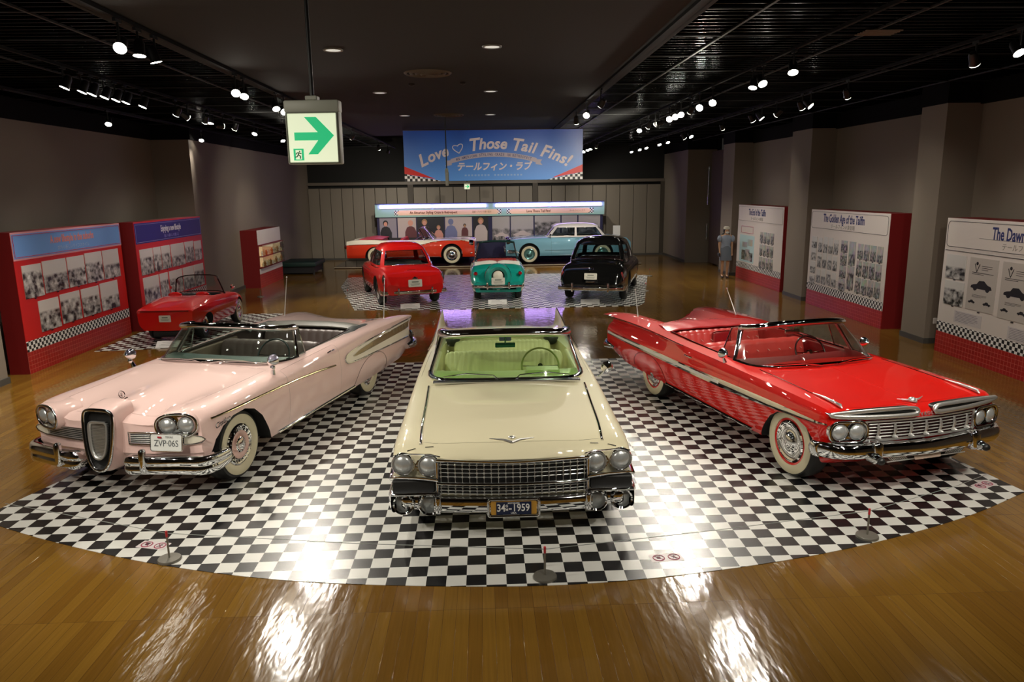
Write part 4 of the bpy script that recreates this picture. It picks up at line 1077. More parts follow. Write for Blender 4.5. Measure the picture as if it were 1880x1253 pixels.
def greenhouse(parent, L, rings, uc, wins, roofm, glass, n=120, e=.42, gap=.0):
    """rings (z, a, w, du): superellipse plan rings; wins: named openings by position round the ring"""
    raw = []
    for i in range(2400):
        t = 2*PI*i/2400; c = math.cos(t); q = math.sin(t); raw.append((math.copysign(abs(c)**e, c)*1.4, math.copysign(abs(q)**e, q)))
    acc = [0]
    for i in range(2400):
        p = raw[i]; r = raw[(i+1) % 2400]; acc.append(acc[-1]+math.hypot(p[0]-r[0], p[1]-r[1]))
    base = []; k = 0
    for i in range(n):
        d = acc[-1]*i/n
        while acc[k+1] < d: k += 1
        base.append((raw[k][0]/1.4, raw[k][1]))
    G = [[Vector((s_*w, uc+du+c*a-L/2, z)) for c, s_ in base] for z, a, w, du in rings]
    K = len(rings)
    def cls(i, k):
        if k < 1 or k >= wins['levels']: return None
        c = (base[i][0]+base[(i+1) % n][0])/2; q = (base[i][1]+base[(i+1) % n][1])/2
        if abs(c) > .93 and abs(q) < wins['end']: return 'rear_window' if c > 0 else 'windscreen'
        if abs(q) > .9:
            for j, (f0, f1) in enumerate(wins['side']):
                if f0 < c < f1: return 'side_window.%d' % (j*2+(q > 0))
        return None
    parts = {}
    for k in range(K-1):
        for i in range(n):
            nm = cls(i, k) or 'roof'; parts.setdefault(nm, MB())
            j = (i+1) % n; parts[nm].add([G[k][i], G[k][j], G[k+1][j], G[k+1][i]], [(0, 1, 2, 3)])
    parts['roof'].add(G[-1], [tuple(range(n))])
    R = None
    for nm in ['roof']+[p for p in parts if p != 'roof']:
        mb = parts[nm]; me = mb.mesh(nm, [roofm if nm == 'roof' else glass], 0, recalc=False)
        bm = bmesh.new(); bm.from_mesh(me); bmesh.ops.remove_doubles(bm, verts=bm.verts, dist=1e-5); bmesh.ops.recalc_face_normals(bm, faces=bm.faces)
        if nm == 'roof' and True:
            bmesh.ops.solidify(bm, geom=list(bm.faces), thickness=.012)
        bm.to_mesh(me); bm.free(); shade(me, 40)
        base = nm.split('.')[0]
        o = link(base, me, parent)
        if nm == 'roof': R = o
        else:
            bm = bmesh.new(); bm.from_mesh(me); es = [ed for ed in bm.edges if ed.is_boundary]
            f = MB()
            for ed in es: f.cyl(ed.verts[0].co, ed.verts[1].co, .008, n=5, cap=False)
            bm.free(); f.build('window_trim', [CHROME], o, 60)
    return R

def bar(parent, L, u, w, z, h=.07, d=.05, curve=.12, wrap=.3, end=1, m=None, guards=(), gh=.2, name='bumper'):
    """end=1 rear bumper (curving forward at the ends), -1 front"""
    prof = rrect(d, h, min(d, h)*.45, 4); G = []
    pts = [(v, end*-curve*(v/w)**2) for v in linspace(-w, w, 17)]
    pts = [(-w-.03, -end*(curve+wrap))]+[(-w-.02, -end*(curve+.08))]+pts+[(w+.02, -end*(curve+.08)), (w+.03, -end*(curve+wrap))]
    for v, du in pts: G.append([Vector((v, u+du+p[0]-L/2, z+p[1])) for p in prof])
    q = MB(); q.grid(G, closed_v=True); K = len(prof); q.f += [tuple(range(K)), tuple(range((len(G)-1)*K, len(G)*K))]; q.m += [0, 0]
    b = q.build(name, [m or CHROME], parent, 50)
    for g in guards:
        q = MB(); q.rbox((g, u+end*.03-curve*end*(g/w)**2-L/2, z+gh*.15), (.05, .07, gh), .022, 3); q.build('bumper_guard', [m or CHROME], b, 50)
    return b

def std_cuts(L, W, fa, ra, r, zr=None, poly=None, zf=None):
    cuts = []
    for s in (1, -1):
        cuts.append(cyl_cutter((s*W*.93, fa-L/2, zf or r+.02), r+.06, .22, k=S_WELL)); cuts.append(cyl_cutter((s*W*.93, ra-L/2, zr if zr is not None else r+.02), r+.06, .22, k=S_WELL))
    if poly: cuts.append(prism_cutter([(v, u-L/2) for v, u in poly], .35, 1.6, S_CAV))
    return cuts
def box_poly(w, a, b): return [(-w*.85, a), (w*.85, a), (w, a+.15), (w, b-.2), (w*.85, b), (-w*.85, b), (-w, b-.2), (-w, a+.15)]
def env_car(T, L, W, tracks, fa, ra, r, pm, cav=None, extra_us=(), doors=None, deck=None, hood=None, twotone=None, zr=None, wheel_kw=None, x1=None, x2=None, wv=.92, bow=None, inner=None):
    us = stations(L, 64, extra_us)
    B = Body(L, tracks, us, [3, 3, 3, 3, 3, 3, 3, 3, 2, 3], sharp=(8,), bow=bow)
    def region(u, seg, v, z, sg):
        if twotone:
            k = twotone(u, seg, v, z)
            if k: return k
        if hood and seg <= 2 and hood[0] < u < hood[1]: return S_HOOD
        if deck and seg <= 2 and deck[0] < u < deck[1]: return S_DECK
        if doors and 3 <= seg <= 7 and doors[0] < u < doors[1]: return S_DL if sg > 0 else S_DR
        return S_BODY
    res = make_body(T, B, region, std_cuts(L, W, fa, ra, r, zr, cav), pm, inner or INK, x1=x1, x2=x2)
    for s in (1, -1):
        wheel(T, L, s*W*wv, fa, r, .17, **(wheel_kw or {})); wheel(T, L, s*W*wv, ra, r, .17, **(wheel_kw or {}))
    return B
def cabin(T, L, W, a, b, m, zf=.37, top=.92, floorm=None):
    q = MB(); q.box((0, (a+b)/2-L/2, zf), (W*1.5, b-a-.1, .012)); q.build('cabin_floor', [floorm or INK], T, 0)

GLASS_D = glass_mat('glass_smoke', (.62, .70, .70))
SEAT_G = mat('seat_grey', (.12, .11, .10), .6)
CARD = mat('plate_card', srgb('#cfcdc0'), .5)
CARD_INK = mat('card_ink', srgb('#6d7468'), .6)

def card_plate(T, L, c, w, h, nrm):
    p = plate(T, L, c, w, h, CARD, None, None, nrm=nrm)
    n = Vector(nrm).normalized(); x = Vector((0, 0, 1)).cross(n).normalized(); y = n.cross(x); c = Vector((c[0], c[1]-L/2, c[2]))+n*.0045
    q = MB()
    for dy, ww, hh in ((.18, .5, .16), (-.1, .7, .06), (-.26, .6, .06)):
        a = c+y*dy*h; q.add([a+x*sx*ww*w/2+y*sy*hh*h/2 for sx, sy in ((-1, -1), (1, -1), (1, 1), (-1, 1))], [(0, 1, 2, 3)])
    q.build('plate_print', [CARD_INK], p, 0, recalc=False); return p

def red_sedan(loc, rz):
    L = 4.3; W = .84
    T = thing('sedan_car', 'small rounded red saloon seen from behind with a wide dark rear window', 'car', loc, rz)
    pm = paint('paint_crimson', srgb('#c4100c'))
    tr = env_tracks(L, [(.05, .66), (.2, .82), (.8, .93), (1.3, .97), (3.3, .99), (3.6, .97), (4.0, .86), (4.2, .70), (4.28, .55)], [(.05, .62), (.3, .78), (.8, .83), (3.0, .84), (3.8, .82), (4.1, .77), (4.28, .70)], [(.05, .66), (.2, .78), (.8, .88), (2.0, .90), (3.4, .92), (3.9, .90), (4.15, .80), (4.28, .62)], sill=pchip([(.05, .34), (.4, .27), (3.7, .27), (4.28, .36)]))
    B = env_car(T, L, W, tr, .72, 3.30, .33, pm, box_poly(.68, 1.45, 3.2), (1.35, 2.3, 3.1, 3.35, 4.15), (1.5, 2.3), (3.4, 4.15), (.25, 1.3), wheel_kw=dict(white=None, cap='flat'))
    greenhouse(T, L, [(.93, 1.05, .76, 0), (.99, 1.0, .745, .0), (1.15, .86, .70, -.0), (1.33, .66, .62, -.02), (1.40, .60, .58, -.02), (1.48, .46, .46, -.02), (1.52, .22, .25, -.02), (1.525, .05, .08, -.02)], 2.32,
               {'levels': 3, 'end': .80, 'side': [(-.80, -.05), (.03, .80)]}, pm, GLASS_D)
    bench(T, L, 1.75, 1.2, .98, .62, .45, .2, SEAT_G, zbot=.4); bench(T, L, 2.6, 1.2, .96, .62, .4, .2, SEAT_G, zbot=.4)
    bar(T, L, 4.32, .80, .40, .09, .05, .10, .25, 1, guards=(-.42, .42), gh=.18); bar(T, L, 0, .72, .42, .09, .05, .12, .25, -1, name='front_bumper')
    for s in (1, -1):
        q = MB(); q.tube([Vector((s*.745, 4.10-L/2, z)) for z in (.58, .64, .72, .78, .84)], [.012, .035, .045, .035, .01], 10); h = q.build('tail_lamp', [mat('lamp_dark', (.03, .03, .03), .15, 0, 1)], T, 50)
        q = MB(); q.lathe([(.001, .04), (.025, .03), (.032, 0)], Vector((s*.748, 4.13-L/2, .58)), (0, 1, 0), 14); q.build('tail_lamp_glass', [REDLENS], h, 50)
        q = MB(); q.tube([B.side(u, .80, .004, s)[0] for u in linspace(.6, 2.3, 12)], .007, 6); q.build('side_trim', [CHROME], T, 50)
    card_plate(T, L, (0, 4.32, .62), .34, .18, (0, 1, .1))
    q = MB(); q.rbox((0, 4.31-L/2, .735), (.14, .05, .04), .015, 2); q.lathe([(.001, .03), (.03, .02), (.04, 0)], Vector((0, 4.30-L/2, .745)), (0, 1, 0), 14); q.build('boot_handle', [CHROME], T, 50)
    q = MB(); q.tube([B.top(v, 3.88+.012*math.sin(v*90)+.1*v, .008)[0] for v in linspace(-.11, .11, 34)], .005, 5); q.build('boot_script', [CHROME], T, 50)
    return T

def teal_metro(loc, rz):
    L = 3.6; W = .74
    T = thing('convertible_car', 'small turquoise and white convertible with a covered spare wheel on its tail', 'car', loc, rz)
    pm = paint('paint_teal', srgb('#0c8e80')); iv = paint('paint_ivory', srgb('#ece3cf'))
    tr = env_tracks(L, [(.05, .6), (.25, .78), (.9, .90), (2.9, .93), (3.2, .86), (3.45, .70), (3.58, .5)], [(.05, .56), (.3, .70), (1.0, .74), (2.8, .74), (3.3, .70), (3.58, .62)], [(.05, .58), (.25, .74), (1.0, .86), (2.8, .88), (3.25, .82), (3.58, .55)], sill=.28)
    B = env_car(T, L, W, tr, .65, 2.85, .30, pm, box_poly(.60, 1.25, 2.6), (1.2, 1.3, 2.2, 3.4), (1.35, 2.2), (2.75, 3.4), (.3, 1.2), zr=.25, wheel_kw=dict(white=(.58, .84)), wv=.84, x1=iv,
                twotone=lambda u, seg, v, z: S_X1 if (seg >= 6 and z < .56 and seg < 9) else 0)
    gl = glass_mat('glass_clear', (.90, .93, .92))
    W_, b, t = windshield(T, L, [(0, 1.20, .92), (.4, 1.23, .915), (.60, 1.36, .90)], [(0, 1.40, 1.42), (.36, 1.42, 1.41), (.50, 1.50, 1.385)], gl, .014, .03, .02, 1.3, hd_mat=mat('header_teal', srgb('#10302c'), .3))
    # folded roof: two ivory humps
    for s in (1, -1):
        q = MB(); q.sheet([[Vector((s*v, u-L/2, .935+.05*math.sin(PI*min(1, (v-.01)/.6)**.6)*math.sin(PI*min(.999, t+.12))-.03*t)) for v in linspace(.012, .60, 10)] for t, u in ((0, 2.5), (.25, 2.58), (.5, 2.68), (.75, 2.78), (1, 2.88))], .03); q.build('roof_boot', [mat('boot_white', srgb('#e6e2d6'), .5)], T, 60)
        q = MB(); q.tube([Vector((s*.60, u-L/2, z)) for u, z in ((2.5, .95), (2.42, 1.1), (2.3, 1.15))], .012, 6); q.build('roof_bow', [CHROME], T, 50)
    # spare wheel cover
    c = Vector((0, 3.54-L/2, .66)); ax = (0, 1, .12)
    q = MB(); q.lathe([(.17, .02), (.17, .10), (.24, .15), (.31, .12), (.335, .05), (.33, -.05), (.30, -.12)], c, ax, 40); sp = q.build('spare_cover', [pm], T, 50)
    q = MB(); q.lathe([(.335, .03), (.345, .04), (.335, .055)], c, ax, 40); q.build('cover_band', [CHROME], sp, 50)
    q = MB(); q.lathe([(.17, .04), (.001, .05)], c, ax, 32); q.build('spare_tyre', [BLACK], sp, 50)
    q = MB(); q.lathe([(.001, .115), (.09, .11), (.125, .09), (.13, .05)], c+Vector((0, 0, .02)), ax, 28); q.build('spare_hub', [mat('hub_ivory', srgb('#dcd6c4'), .3)], sp, 50)
    card_plate(T, L, (0, 3.72, .56), .34, .18, (0, 1, .05))
    bar(T, L, 3.70, .66, .42, .075, .05, .06, .2, 1, guards=(-.28, .28), gh=.19); bar(T, L, -.02, .64, .42, .08, .05, .1, .2, -1, name='front_bumper')
    for s in (1, -1):
        q = MB(); q.lathe([(.001, .06), (.035, .05), (.055, 0), (.05, -.06)], Vector((s*.575, 3.48-L/2, .73)), (0, 1, .1), 16); q.build('tail_lamp', [REDLENS], T, 50)
        q = MB(); q.rbox((s*.55, 2.0-L/2, .7), (.05, 1.0, .3), .02, 2); q.build('door_panel', [mat('card_teal', srgb('#123a36'), .5)], T, 50)
        q = MB(); q.tube([B.side(u, .76, .004, s)[0] for u in linspace(.5, 3.0, 14)], .007, 6); q.build('side_trim', [CHROME], T, 50)
    red = mat('seat_red_check', srgb('#8c2a26'), .6)
    bench(T, L, 1.6, 1.1, .98, .6, .42, .1, red, zbot=.4); bench(T, L, 2.1, 1.05, .93, .62, .35, .1, red, zbot=.4)
    q = MB(); q.rbox((0, 3.55-L/2, .355), (1.0, .1, .12), .03, 2); q.build('rear_valance', [pm], T, 40)
    q = MB(); q.box((0, 1.9-L/2, .365), (1.15, 1.3, .012)); q.build('cabin_floor', [INK], T, 0)
    return T

def black_sedan(loc, rz):
    L = 4.75; W = .87
    T = thing('sedan_car', 'large glossy black saloon seen from behind with a curved rear window and chrome bumper', 'car', loc, rz)
    pm = mat('paint_black', (.004, .004, .004), .1, 0, 1., .01)
    tr = env_tracks(L, [(.05, .70), (.2, .86), (1.0, .98), (3.5, 1.02), (3.9, .98), (4.35, .86), (4.6, .68), (4.72, .5)], [(.05, .62), (.3, .80), (.9, .86), (3.2, .87), (4.1, .86), (4.5, .79), (4.72, .68)], [(.05, .66), (.25, .82), (1.0, .90), (3.4, .94), (3.9, .93), (4.3, .87), (4.6, .70), (4.72, .52)], sill=pchip([(.05, .34), (.4, .28), (4.0, .28), (4.72, .36)]))
    B = env_car(T, L, W, tr, .80, 3.62, .34, pm, box_poly(.70, 1.55, 3.35), (1.4, 2.4, 3.55, 4.5), (1.6, 2.4), (3.7, 4.5), (.3, 1.4), wheel_kw=dict(white=None, cap='flat'))
    greenhouse(T, L, [(.95, 1.18, .80, 0), (1.02, 1.12, .785, 0), (1.2, .98, .74, 0), (1.38, .82, .67, -.02), (1.45, .74, .63, -.02), (1.53, .58, .50, -.02), (1.575, .28, .28, -.02), (1.58, .06, .08, -.02)], 2.48,
               {'levels': 3, 'end': .80, 'side': [(-.80, -.05), (.03, .80)]}, pm, GLASS_D)
    mr = mat('seat_maroon', srgb('#3a1518'), .4)
    bench(T, L, 1.9, 1.25, 1.0, .62, .45, .12, mr, zbot=.4); bench(T, L, 2.8, 1.3, 1.0, .62, .42, .12, mr, zbot=.4)
    q = MB(); q.rbox((0, 3.4-L/2, 1.0), (1.35, .4, .02), .008, 1); q.build('parcel_shelf', [mr], T, 40)
    bar(T, L, 4.80, .82, .40, .10, .06, .08, .3, 1, guards=(-.45, .45), gh=.24); bar(T, L, -.03, .78, .42, .1, .05, .12, .3, -1, name='front_bumper')
    for s in (1, -1):
        q = MB(); q.tube([Vector((s*(.75), 4.44+.07*(.82-z)-L/2, z)) for z in (.46, .52, .6, .68, .76, .80)], [.01, .045, .05, .05, .035, .01], 12); h = q.build('tail_lamp', [mat('lens_dim_red', srgb('#6d1c1c'), .2, 0, 1)], T, 50)
        q = MB(); q.lathe([(.055, -.02), (.06, 0), (.055, .015)], Vector((s*.75, 4.50-L/2, .60)), (0, 1, 0), 16); q.build('lamp_ring', [CHROME], h, 50)
        q = MB(); q.tube([B.side(u, .82, .004, s)[0] for u in linspace(.5, 4.0, 20)], .008, 6); q.build('side_trim', [CHROME], T, 50)
        P, N = B.side(2.2, .84, .02, s); q = MB(); q.tube([P+Vector((0, -.08, 0))-N*.02, P, P+Vector((0, .08, 0))-N*.02], .01, 6); q.build('door_handle', [CHROME], T, 50)
    card_plate(T, L, (0, 4.70, .70), .32, .16, (0, 1, .15))
    q = MB(); c = Vector((0, 4.60-L/2, .88)); n_ = Vector((0, 1, .6)).normalized(); a = Vector((1, 0, 0)); b = n_.cross(a)
    q.tube([c+a*.055*math.cos(t)+b*.055*math.sin(t) for t in linspace(0, 2*PI, 25)[:-1]], .005, 6, closed=True)
    for t in (PI/2, PI/2+2*PI/3, PI/2-2*PI/3): q.cyl(c, c+a*.055*math.cos(t)+b*-.055*math.sin(t), .005, .003, 6)
    q.build('boot_badge', [CHROME], T, 50)
    q = MB(); q.rbox((0, 4.76-L/2, .57), (.22, .04, .03), .01, 2); q.build('boot_handle', [CHROME], T, 50)
    q = MB(); q.tube([Vector((v, 3.62-.0*v-L/2, 1.03-.05*abs(v/.7)**3)) for v in linspace(-.68, .68, 15)], .012, 6, sx=1.6); q.build('window_sill_trim', [CHROME], T, 50)
    return T

def fairlane(loc, rz):
    L = 4.95; W = .95
    T = thing('convertible_car', 'orange red and white two-tone convertible parked sideways before the photo wall', 'car', loc, rz)
    rd = paint('paint_vermilion', srgb('#dd3a1e')); iv = paint('paint_ivory', srgb('#ece3cf'))
    tr = env_tracks(L, [(.08, .82), (.3, .89), (1.0, .95), (1.5, .97), (4.0, .97), (4.6, .94), (4.9, .85)], [(.08, .86), (.4, .93), (3.0, .95), (4.6, .93), (4.9, .90)], [(.08, .90), (.3, .95), (1.0, .95), (1.6, .94), (3.4, .94), (4.3, .98), (4.85, .97), (4.9, .95)], sill=.28)
    def tt(u, seg, v, z):
        zl = 1.2 if u < .08 else pchip([(.0, .72), (.25, .86), (.6, .92), (1.1, .915), (1.6, .86), (2.1, .76), (2.6, .72), (3.3, .80), (4.0, .80), (4.9, .78)])(u)
        if 3 <= seg <= 8 and z < zl: return S_X1
        return 0
    B = env_car(T, L, W, tr, .88, 3.82, .36, iv, box_poly(.78, 1.85, 3.9), (1.6, 2.0, 3.1, 4.0, 4.8)+tuple(linspace(.3, 3.4, 60)), None, (4.1, 4.8), (.25, 1.6), twotone=tt, x1=rd, zr=.30, wheel_kw=dict(white=(.62, .88), spoke=20), wv=.95)
    gl = glass_mat('glass_clear', (.90, .93, .92))
    windshield(T, L, [(0, 1.55, .985), (.4, 1.57, .98), (.70, 1.66, .965), (.80, 1.9, .955)], [(0, 1.93, 1.42), (.35, 1.95, 1.41), (.56, 2.0, 1.39), (.64, 2.15, 1.36)], gl, .014, .022, .02, 1.4)
    rr = mat('seat_redwhite', srgb('#b8252b'), .4)
    bench(T, L, 2.2, 1.4, .99, .55, .5, .2, rr, zbot=.35); bench(T, L, 3.1, 1.3, .97, .55, .45, .2, rr, zbot=.35)
    q = MB(); q.sheet([[Vector((v, 3.55+t*.9-L/2, .985+.07*math.sin(PI*min(1, t*1.1))*(1-abs(v/.8)**4))) for v in linspace(-.76, .76, 13)] for t in linspace(0, 1, 9)], .03); q.build('roof_boot', [mat('boot_crimson', srgb('#c23a52'), .35)], T, 60)
    bar(T, L, -.02, .86, .46, .13, .07, .14, .35, -1, guards=(-.5, .5), gh=.2, name='front_bumper'); bar(T, L, 4.98, .86, .46, .13, .07, .1, .5, 1, name='rear_bumper')
    for s in (1, -1):
        q = MB(); q.lathe([(.13, .14), (.125, 0), (.11, -.02), (.10, 0)], Vector((s*.76, .06-L/2, .80)), (0, 1, 0), 24); h = q.build('headlamp', [CHROME], T, 50); q = MB(); q.lathe([(.10, 0), (.05, -.02), (.001, -.025)], Vector((s*.76, .06-L/2, .80)), (0, 1, 0), 20); q.build('headlamp_glass', [LENS], h, 50)
        q = MB(); q.lathe([(.001, .10), (.06, .09), (.10, .02), (.10, -.1)], Vector((s*.80, 4.93-L/2, .70)), (0, 1, 0), 20); h = q.build('tail_lamp', [CHROME], T, 50); q = MB(); q.lathe([(.001, .125), (.05, .11), (.075, .075)], Vector((s*.80, 4.93-L/2, .70)), (0, 1, 0), 20); q.build('tail_lamp_glass', [REDLENS], h, 50)
        zl = pchip([(.25, .86), (.6, .92), (1.1, .915), (1.6, .86), (2.1, .76), (2.6, .72), (3.3, .80), (4.0, .80), (4.9, .78)])
        q = MB(); q.tube([B.side(u, zl(u), .006, s)[0] for u in linspace(.3, 4.85, 50)], .009, 6); q.build('side_trim', [CHROME], T, 50)
        q = MB(); q.tube([B.side(u, .30, .006, s)[0] for u in linspace(1.35, 3.35, 12)], .015, 6); q.build('rocker_trim', [CHROME], T, 50)
        q = MB(); q.ball((s*.86, 1.95-L/2, 1.03), .05); q.cyl((s*.84, 1.95-L/2, .93), (s*.86, 1.95-L/2, 1.02), .012, n=6); q.build('door_mirror', [CHROME], T, 50)
    steering_wheel(T, L, (.40, 2.2, 1.0), .2, 28)
    q = MB(); q.box((0, 2.9-L/2, .365), (1.5, 1.95, .012)); q.build('cabin_floor', [INK], T, 0)
    q = MB(); q.rbox((0, .04-L/2, .62), (1.3, .06, .22), .04, 2); q.build('grille', [CHROME_B], T, 40)
    return T

def rambler(loc, rz):
    L = 4.85; W = .90
    T = thing('sedan_car', 'sky blue saloon with a white roof parked sideways before the photo wall', 'car', loc, rz)
    pm = paint('paint_skyblue', srgb('#7fb4cb')); iv = paint('paint_white', srgb('#e9e4e4'))
    tr = env_tracks(L, [(.06, .78), (.25, .92), (1.0, .99), (1.6, 1.02), (3.9, 1.03), (4.4, .99), (4.75, .88), (4.82, .75)], [(.06, .74), (.4, .87), (3.0, .90), (4.5, .88), (4.82, .82)], [(.06, .84), (.25, .92), (1.0, .96), (2, .97), (4.2, .97), (4.7, .93), (4.82, .80)], sill=.28)
    B = env_car(T, L, W, tr, .90, 3.75, .35, pm, box_poly(.74, 1.65, 3.7), (1.5, 1.75, 2.9, 4.0, 4.7), (1.75, 2.9), (4.0, 4.7), (.25, 1.5), wheel_kw=dict(white=(.62, .88), capmat=mat('hub_teal', srgb('#6a9a98'), .2, .7)), wv=.95)
    greenhouse(T, L, [(.98, 1.25, .80, 0), (1.04, 1.2, .78, 0), (1.2, 1.06, .74, 0), (1.34, .92, .70, 0), (1.40, .90, .68, 0), (1.47, .74, .56, 0), (1.51, .4, .34, 0), (1.515, .06, .08, 0)], 2.75,
               {'levels': 3, 'end': .80, 'side': [(-.80, -.05), (.03, .80)]}, iv, GLASS_D)
    bench(T, L, 2.0, 1.3, 1.0, .62, .45, .2, SEAT_G, zbot=.4); bench(T, L, 3.0, 1.3, 1.0, .62, .42, .2, SEAT_G, zbot=.4)
    bar(T, L, -.04, .84, .46, .12, .07, .14, .35, -1, guards=(-.5, .5), gh=.2, name='front_bumper'); bar(T, L, 4.9, .84, .46, .12, .07, .1, .4, 1, name='rear_bumper')
    q = MB(); q.rbox((0, .03-L/2, .68), (1.2, .08, .26), .05, 2); q.build('grille', [CHROME_B], T, 40)
    for s in (1, -1):
        q = MB(); q.lathe([(.12, .12), (.12, 0), (.10, -.02), (.095, 0)], Vector((s*.66, .05-L/2, .82)), (0, 1, 0), 24); h = q.build('headlamp', [CHROME], T, 50); q = MB(); q.lathe([(.095, 0), (.05, -.02), (.001, -.025)], Vector((s*.66, .05-L/2, .82)), (0, 1, 0), 20); q.build('headlamp_glass', [LENS], h, 50)
        q = MB(); q.ball((s*.84, 1.72-L/2, 1.07), .05); q.cyl((s*.82, 1.74-L/2, .95), (s*.84, 1.72-L/2, 1.05), .012, n=6); q.build('door_mirror', [CHROME], T, 50)
        q = MB(); q.tube([B.side(u, .5, .006, s)[0] for u in linspace(1.5, 3.2, 20)], .006, 6); q.build('side_trim', [CHROME], T, 50)
        P, N = B.side(2.75, .90, .02, s); q = MB(); q.tube([P+Vector((0, -.08, 0))-N*.02, P, P+Vector((0, .08, 0))-N*.02], .011, 6); q.build('door_handle', [CHROME], T, 50)
    return T

def roadster(loc, rz):
    L = 3.5; W = .68
    T = thing('roadster_car', 'small open red roadster with a flat angular tail beside the red photo boards', 'car', loc, rz)
    pm = paint('paint_scarlet', srgb('#c80f0e'))
    tracks = [
     [(.05, 0, .5), (.3, 0, .66), (1.0, 0, .74), (2.4, 0, .80), (2.8, 0, .78), (3.4, 0, .69), (3.48, 0, .66)],
     [(.05, .25, .5), (.3, .3, .66), (1.0, .32, .74), (2.4, .35, .81), (2.8, .35, .785), (3.4, .34, .69), (3.48, .33, .66)],
     [(.05, .42, .48), (.3, .5, .64), (1.0, .56, .72), (2.4, .56, .77), (2.8, .55, .74), (3.4, .53, .685), (3.48, .52, .66)],
     [(.05, .5, .44), (.3, .6, .58), (1.0, .655, .66), (2.4, .655, .70), (2.8, .64, .69), (3.4, .585, .66), (3.48, .57, .64)],
     [(.05, .52, .40), (.3, .63, .5), (1.0, .68, .56), (2.4, .68, .58), (2.8, .66, .57), (3.4, .58, .56), (3.48, .56, .55)],
     [(.05, .5, .34), (.3, .62, .4), (1.0, .67, .42), (2.4, .67, .42), (3.4, .56, .40), (3.48, .54, .38)],
     [(.05, .44, .30), (.3, .56, .27), (1.0, .61, .24), (2.4, .61, .25), (3.4, .47, .28), (3.48, .45, .27)],
     [(.05, 0, .30), (.3, 0, .25), (2.4, 0, .23), (3.48, 0, .26)]]
    us = [u for u in stations(3.48, 56, (.05, .08, .9, 1.4, 2.1, 2.6, 3.35)) if u >= .05]
    B = Body(L, tracks, us, [3, 3, 3, 3, 3, 3, 3], sharp=(3, 6))
    def region(u, seg, v, z, sg):
        if seg <= 1 and .3 < u < .9: return S_HOOD
        if 3 <= seg <= 5 and 1.4 < u < 2.1: return S_DL if sg > 0 else S_DR
        if seg <= 1 and 2.6 < u < 3.35: return S_DECK
        return S_BODY
    cuts = [prism_cutter([(v, u-L/2) for v, u in box_poly(.52, 1.25, 2.15)], .32, 1.4, S_CAV)]
    for s in (1, -1):
        cuts.append(cyl_cutter((s*.62, .62-L/2, .28), .31, .16, k=S_WELL)); cuts.append(cyl_cutter((s*.62, 2.78-L/2, .24), .29, .16, k=S_WELL))
    make_body(T, B, region, cuts, pm, INK)
    for s in (1, -1):
        wheel(T, L, s*.63, .62, .28, .14, (.62, .86)); wheel(T, L, s*.56, 2.78, .28, .16, None)
        q = MB(); q.cyl((s*.63, 1.16-L/2, .76), (s*.68, 1.15-L/2, .84), .01, n=6); q.lathe([(.001, -.04), (.04, -.03), (.05, .01), (.001, .015)], (s*.69, 1.15-L/2, .87), (0, 1, 0), 16); q.build('door_mirror', [CHROME], T, 50)
        q = MB(); q.ball((s*.3, 2.05-L/2, .80), .13, sc=(1.2, .6, .5)); q.build('head_fairing', [pm], T, 50)
        q = MB(); q.lathe([(.08, .08), (.08, 0), (.07, -.01), (.001, -.02)], Vector((s*.44, .10-L/2, .52)), (0, 1, 0), 16); q.build('headlamp', [LENS], T, 50)
    gl = glass_mat('glass_clear', (.90, .93, .92))
    windshield(T, L, [(0, 1.05, .77), (.3, 1.08, .77), (.5, 1.2, .755), (.56, 1.34, .74)], [(0, 1.22, 1.14), (.26, 1.24, 1.135), (.42, 1.33, 1.11), (.47, 1.44, 1.07)], gl, .012, .012, .014, 1.1, frame=mat('frame_dark', (.03, .012, .012), .2, .5))
    bench(T, L, 1.45, .9, .80, .48, .4, .12, mat('seat_black', (.02, .02, .02), .4), zbot=.34, t=.13)
    q = MB(); q.box((0, 3.49-L/2, .645), (.98, .02, .03)); q.build('tail_lip', [mat('lip_red_dark', srgb('#7a0a0a'), .3)], T, 0)  # tail lip in a darker red than the body
    card_plate(T, L, (.0, 3.50, .50), .24, .13, (0, 1, 0))
    bar(T, L, 3.30, .3, .2, .16, .25, .0, .0, 1, m=UNDER, name='engine_sump')  # black block stands in for the shade under the tail
    return T
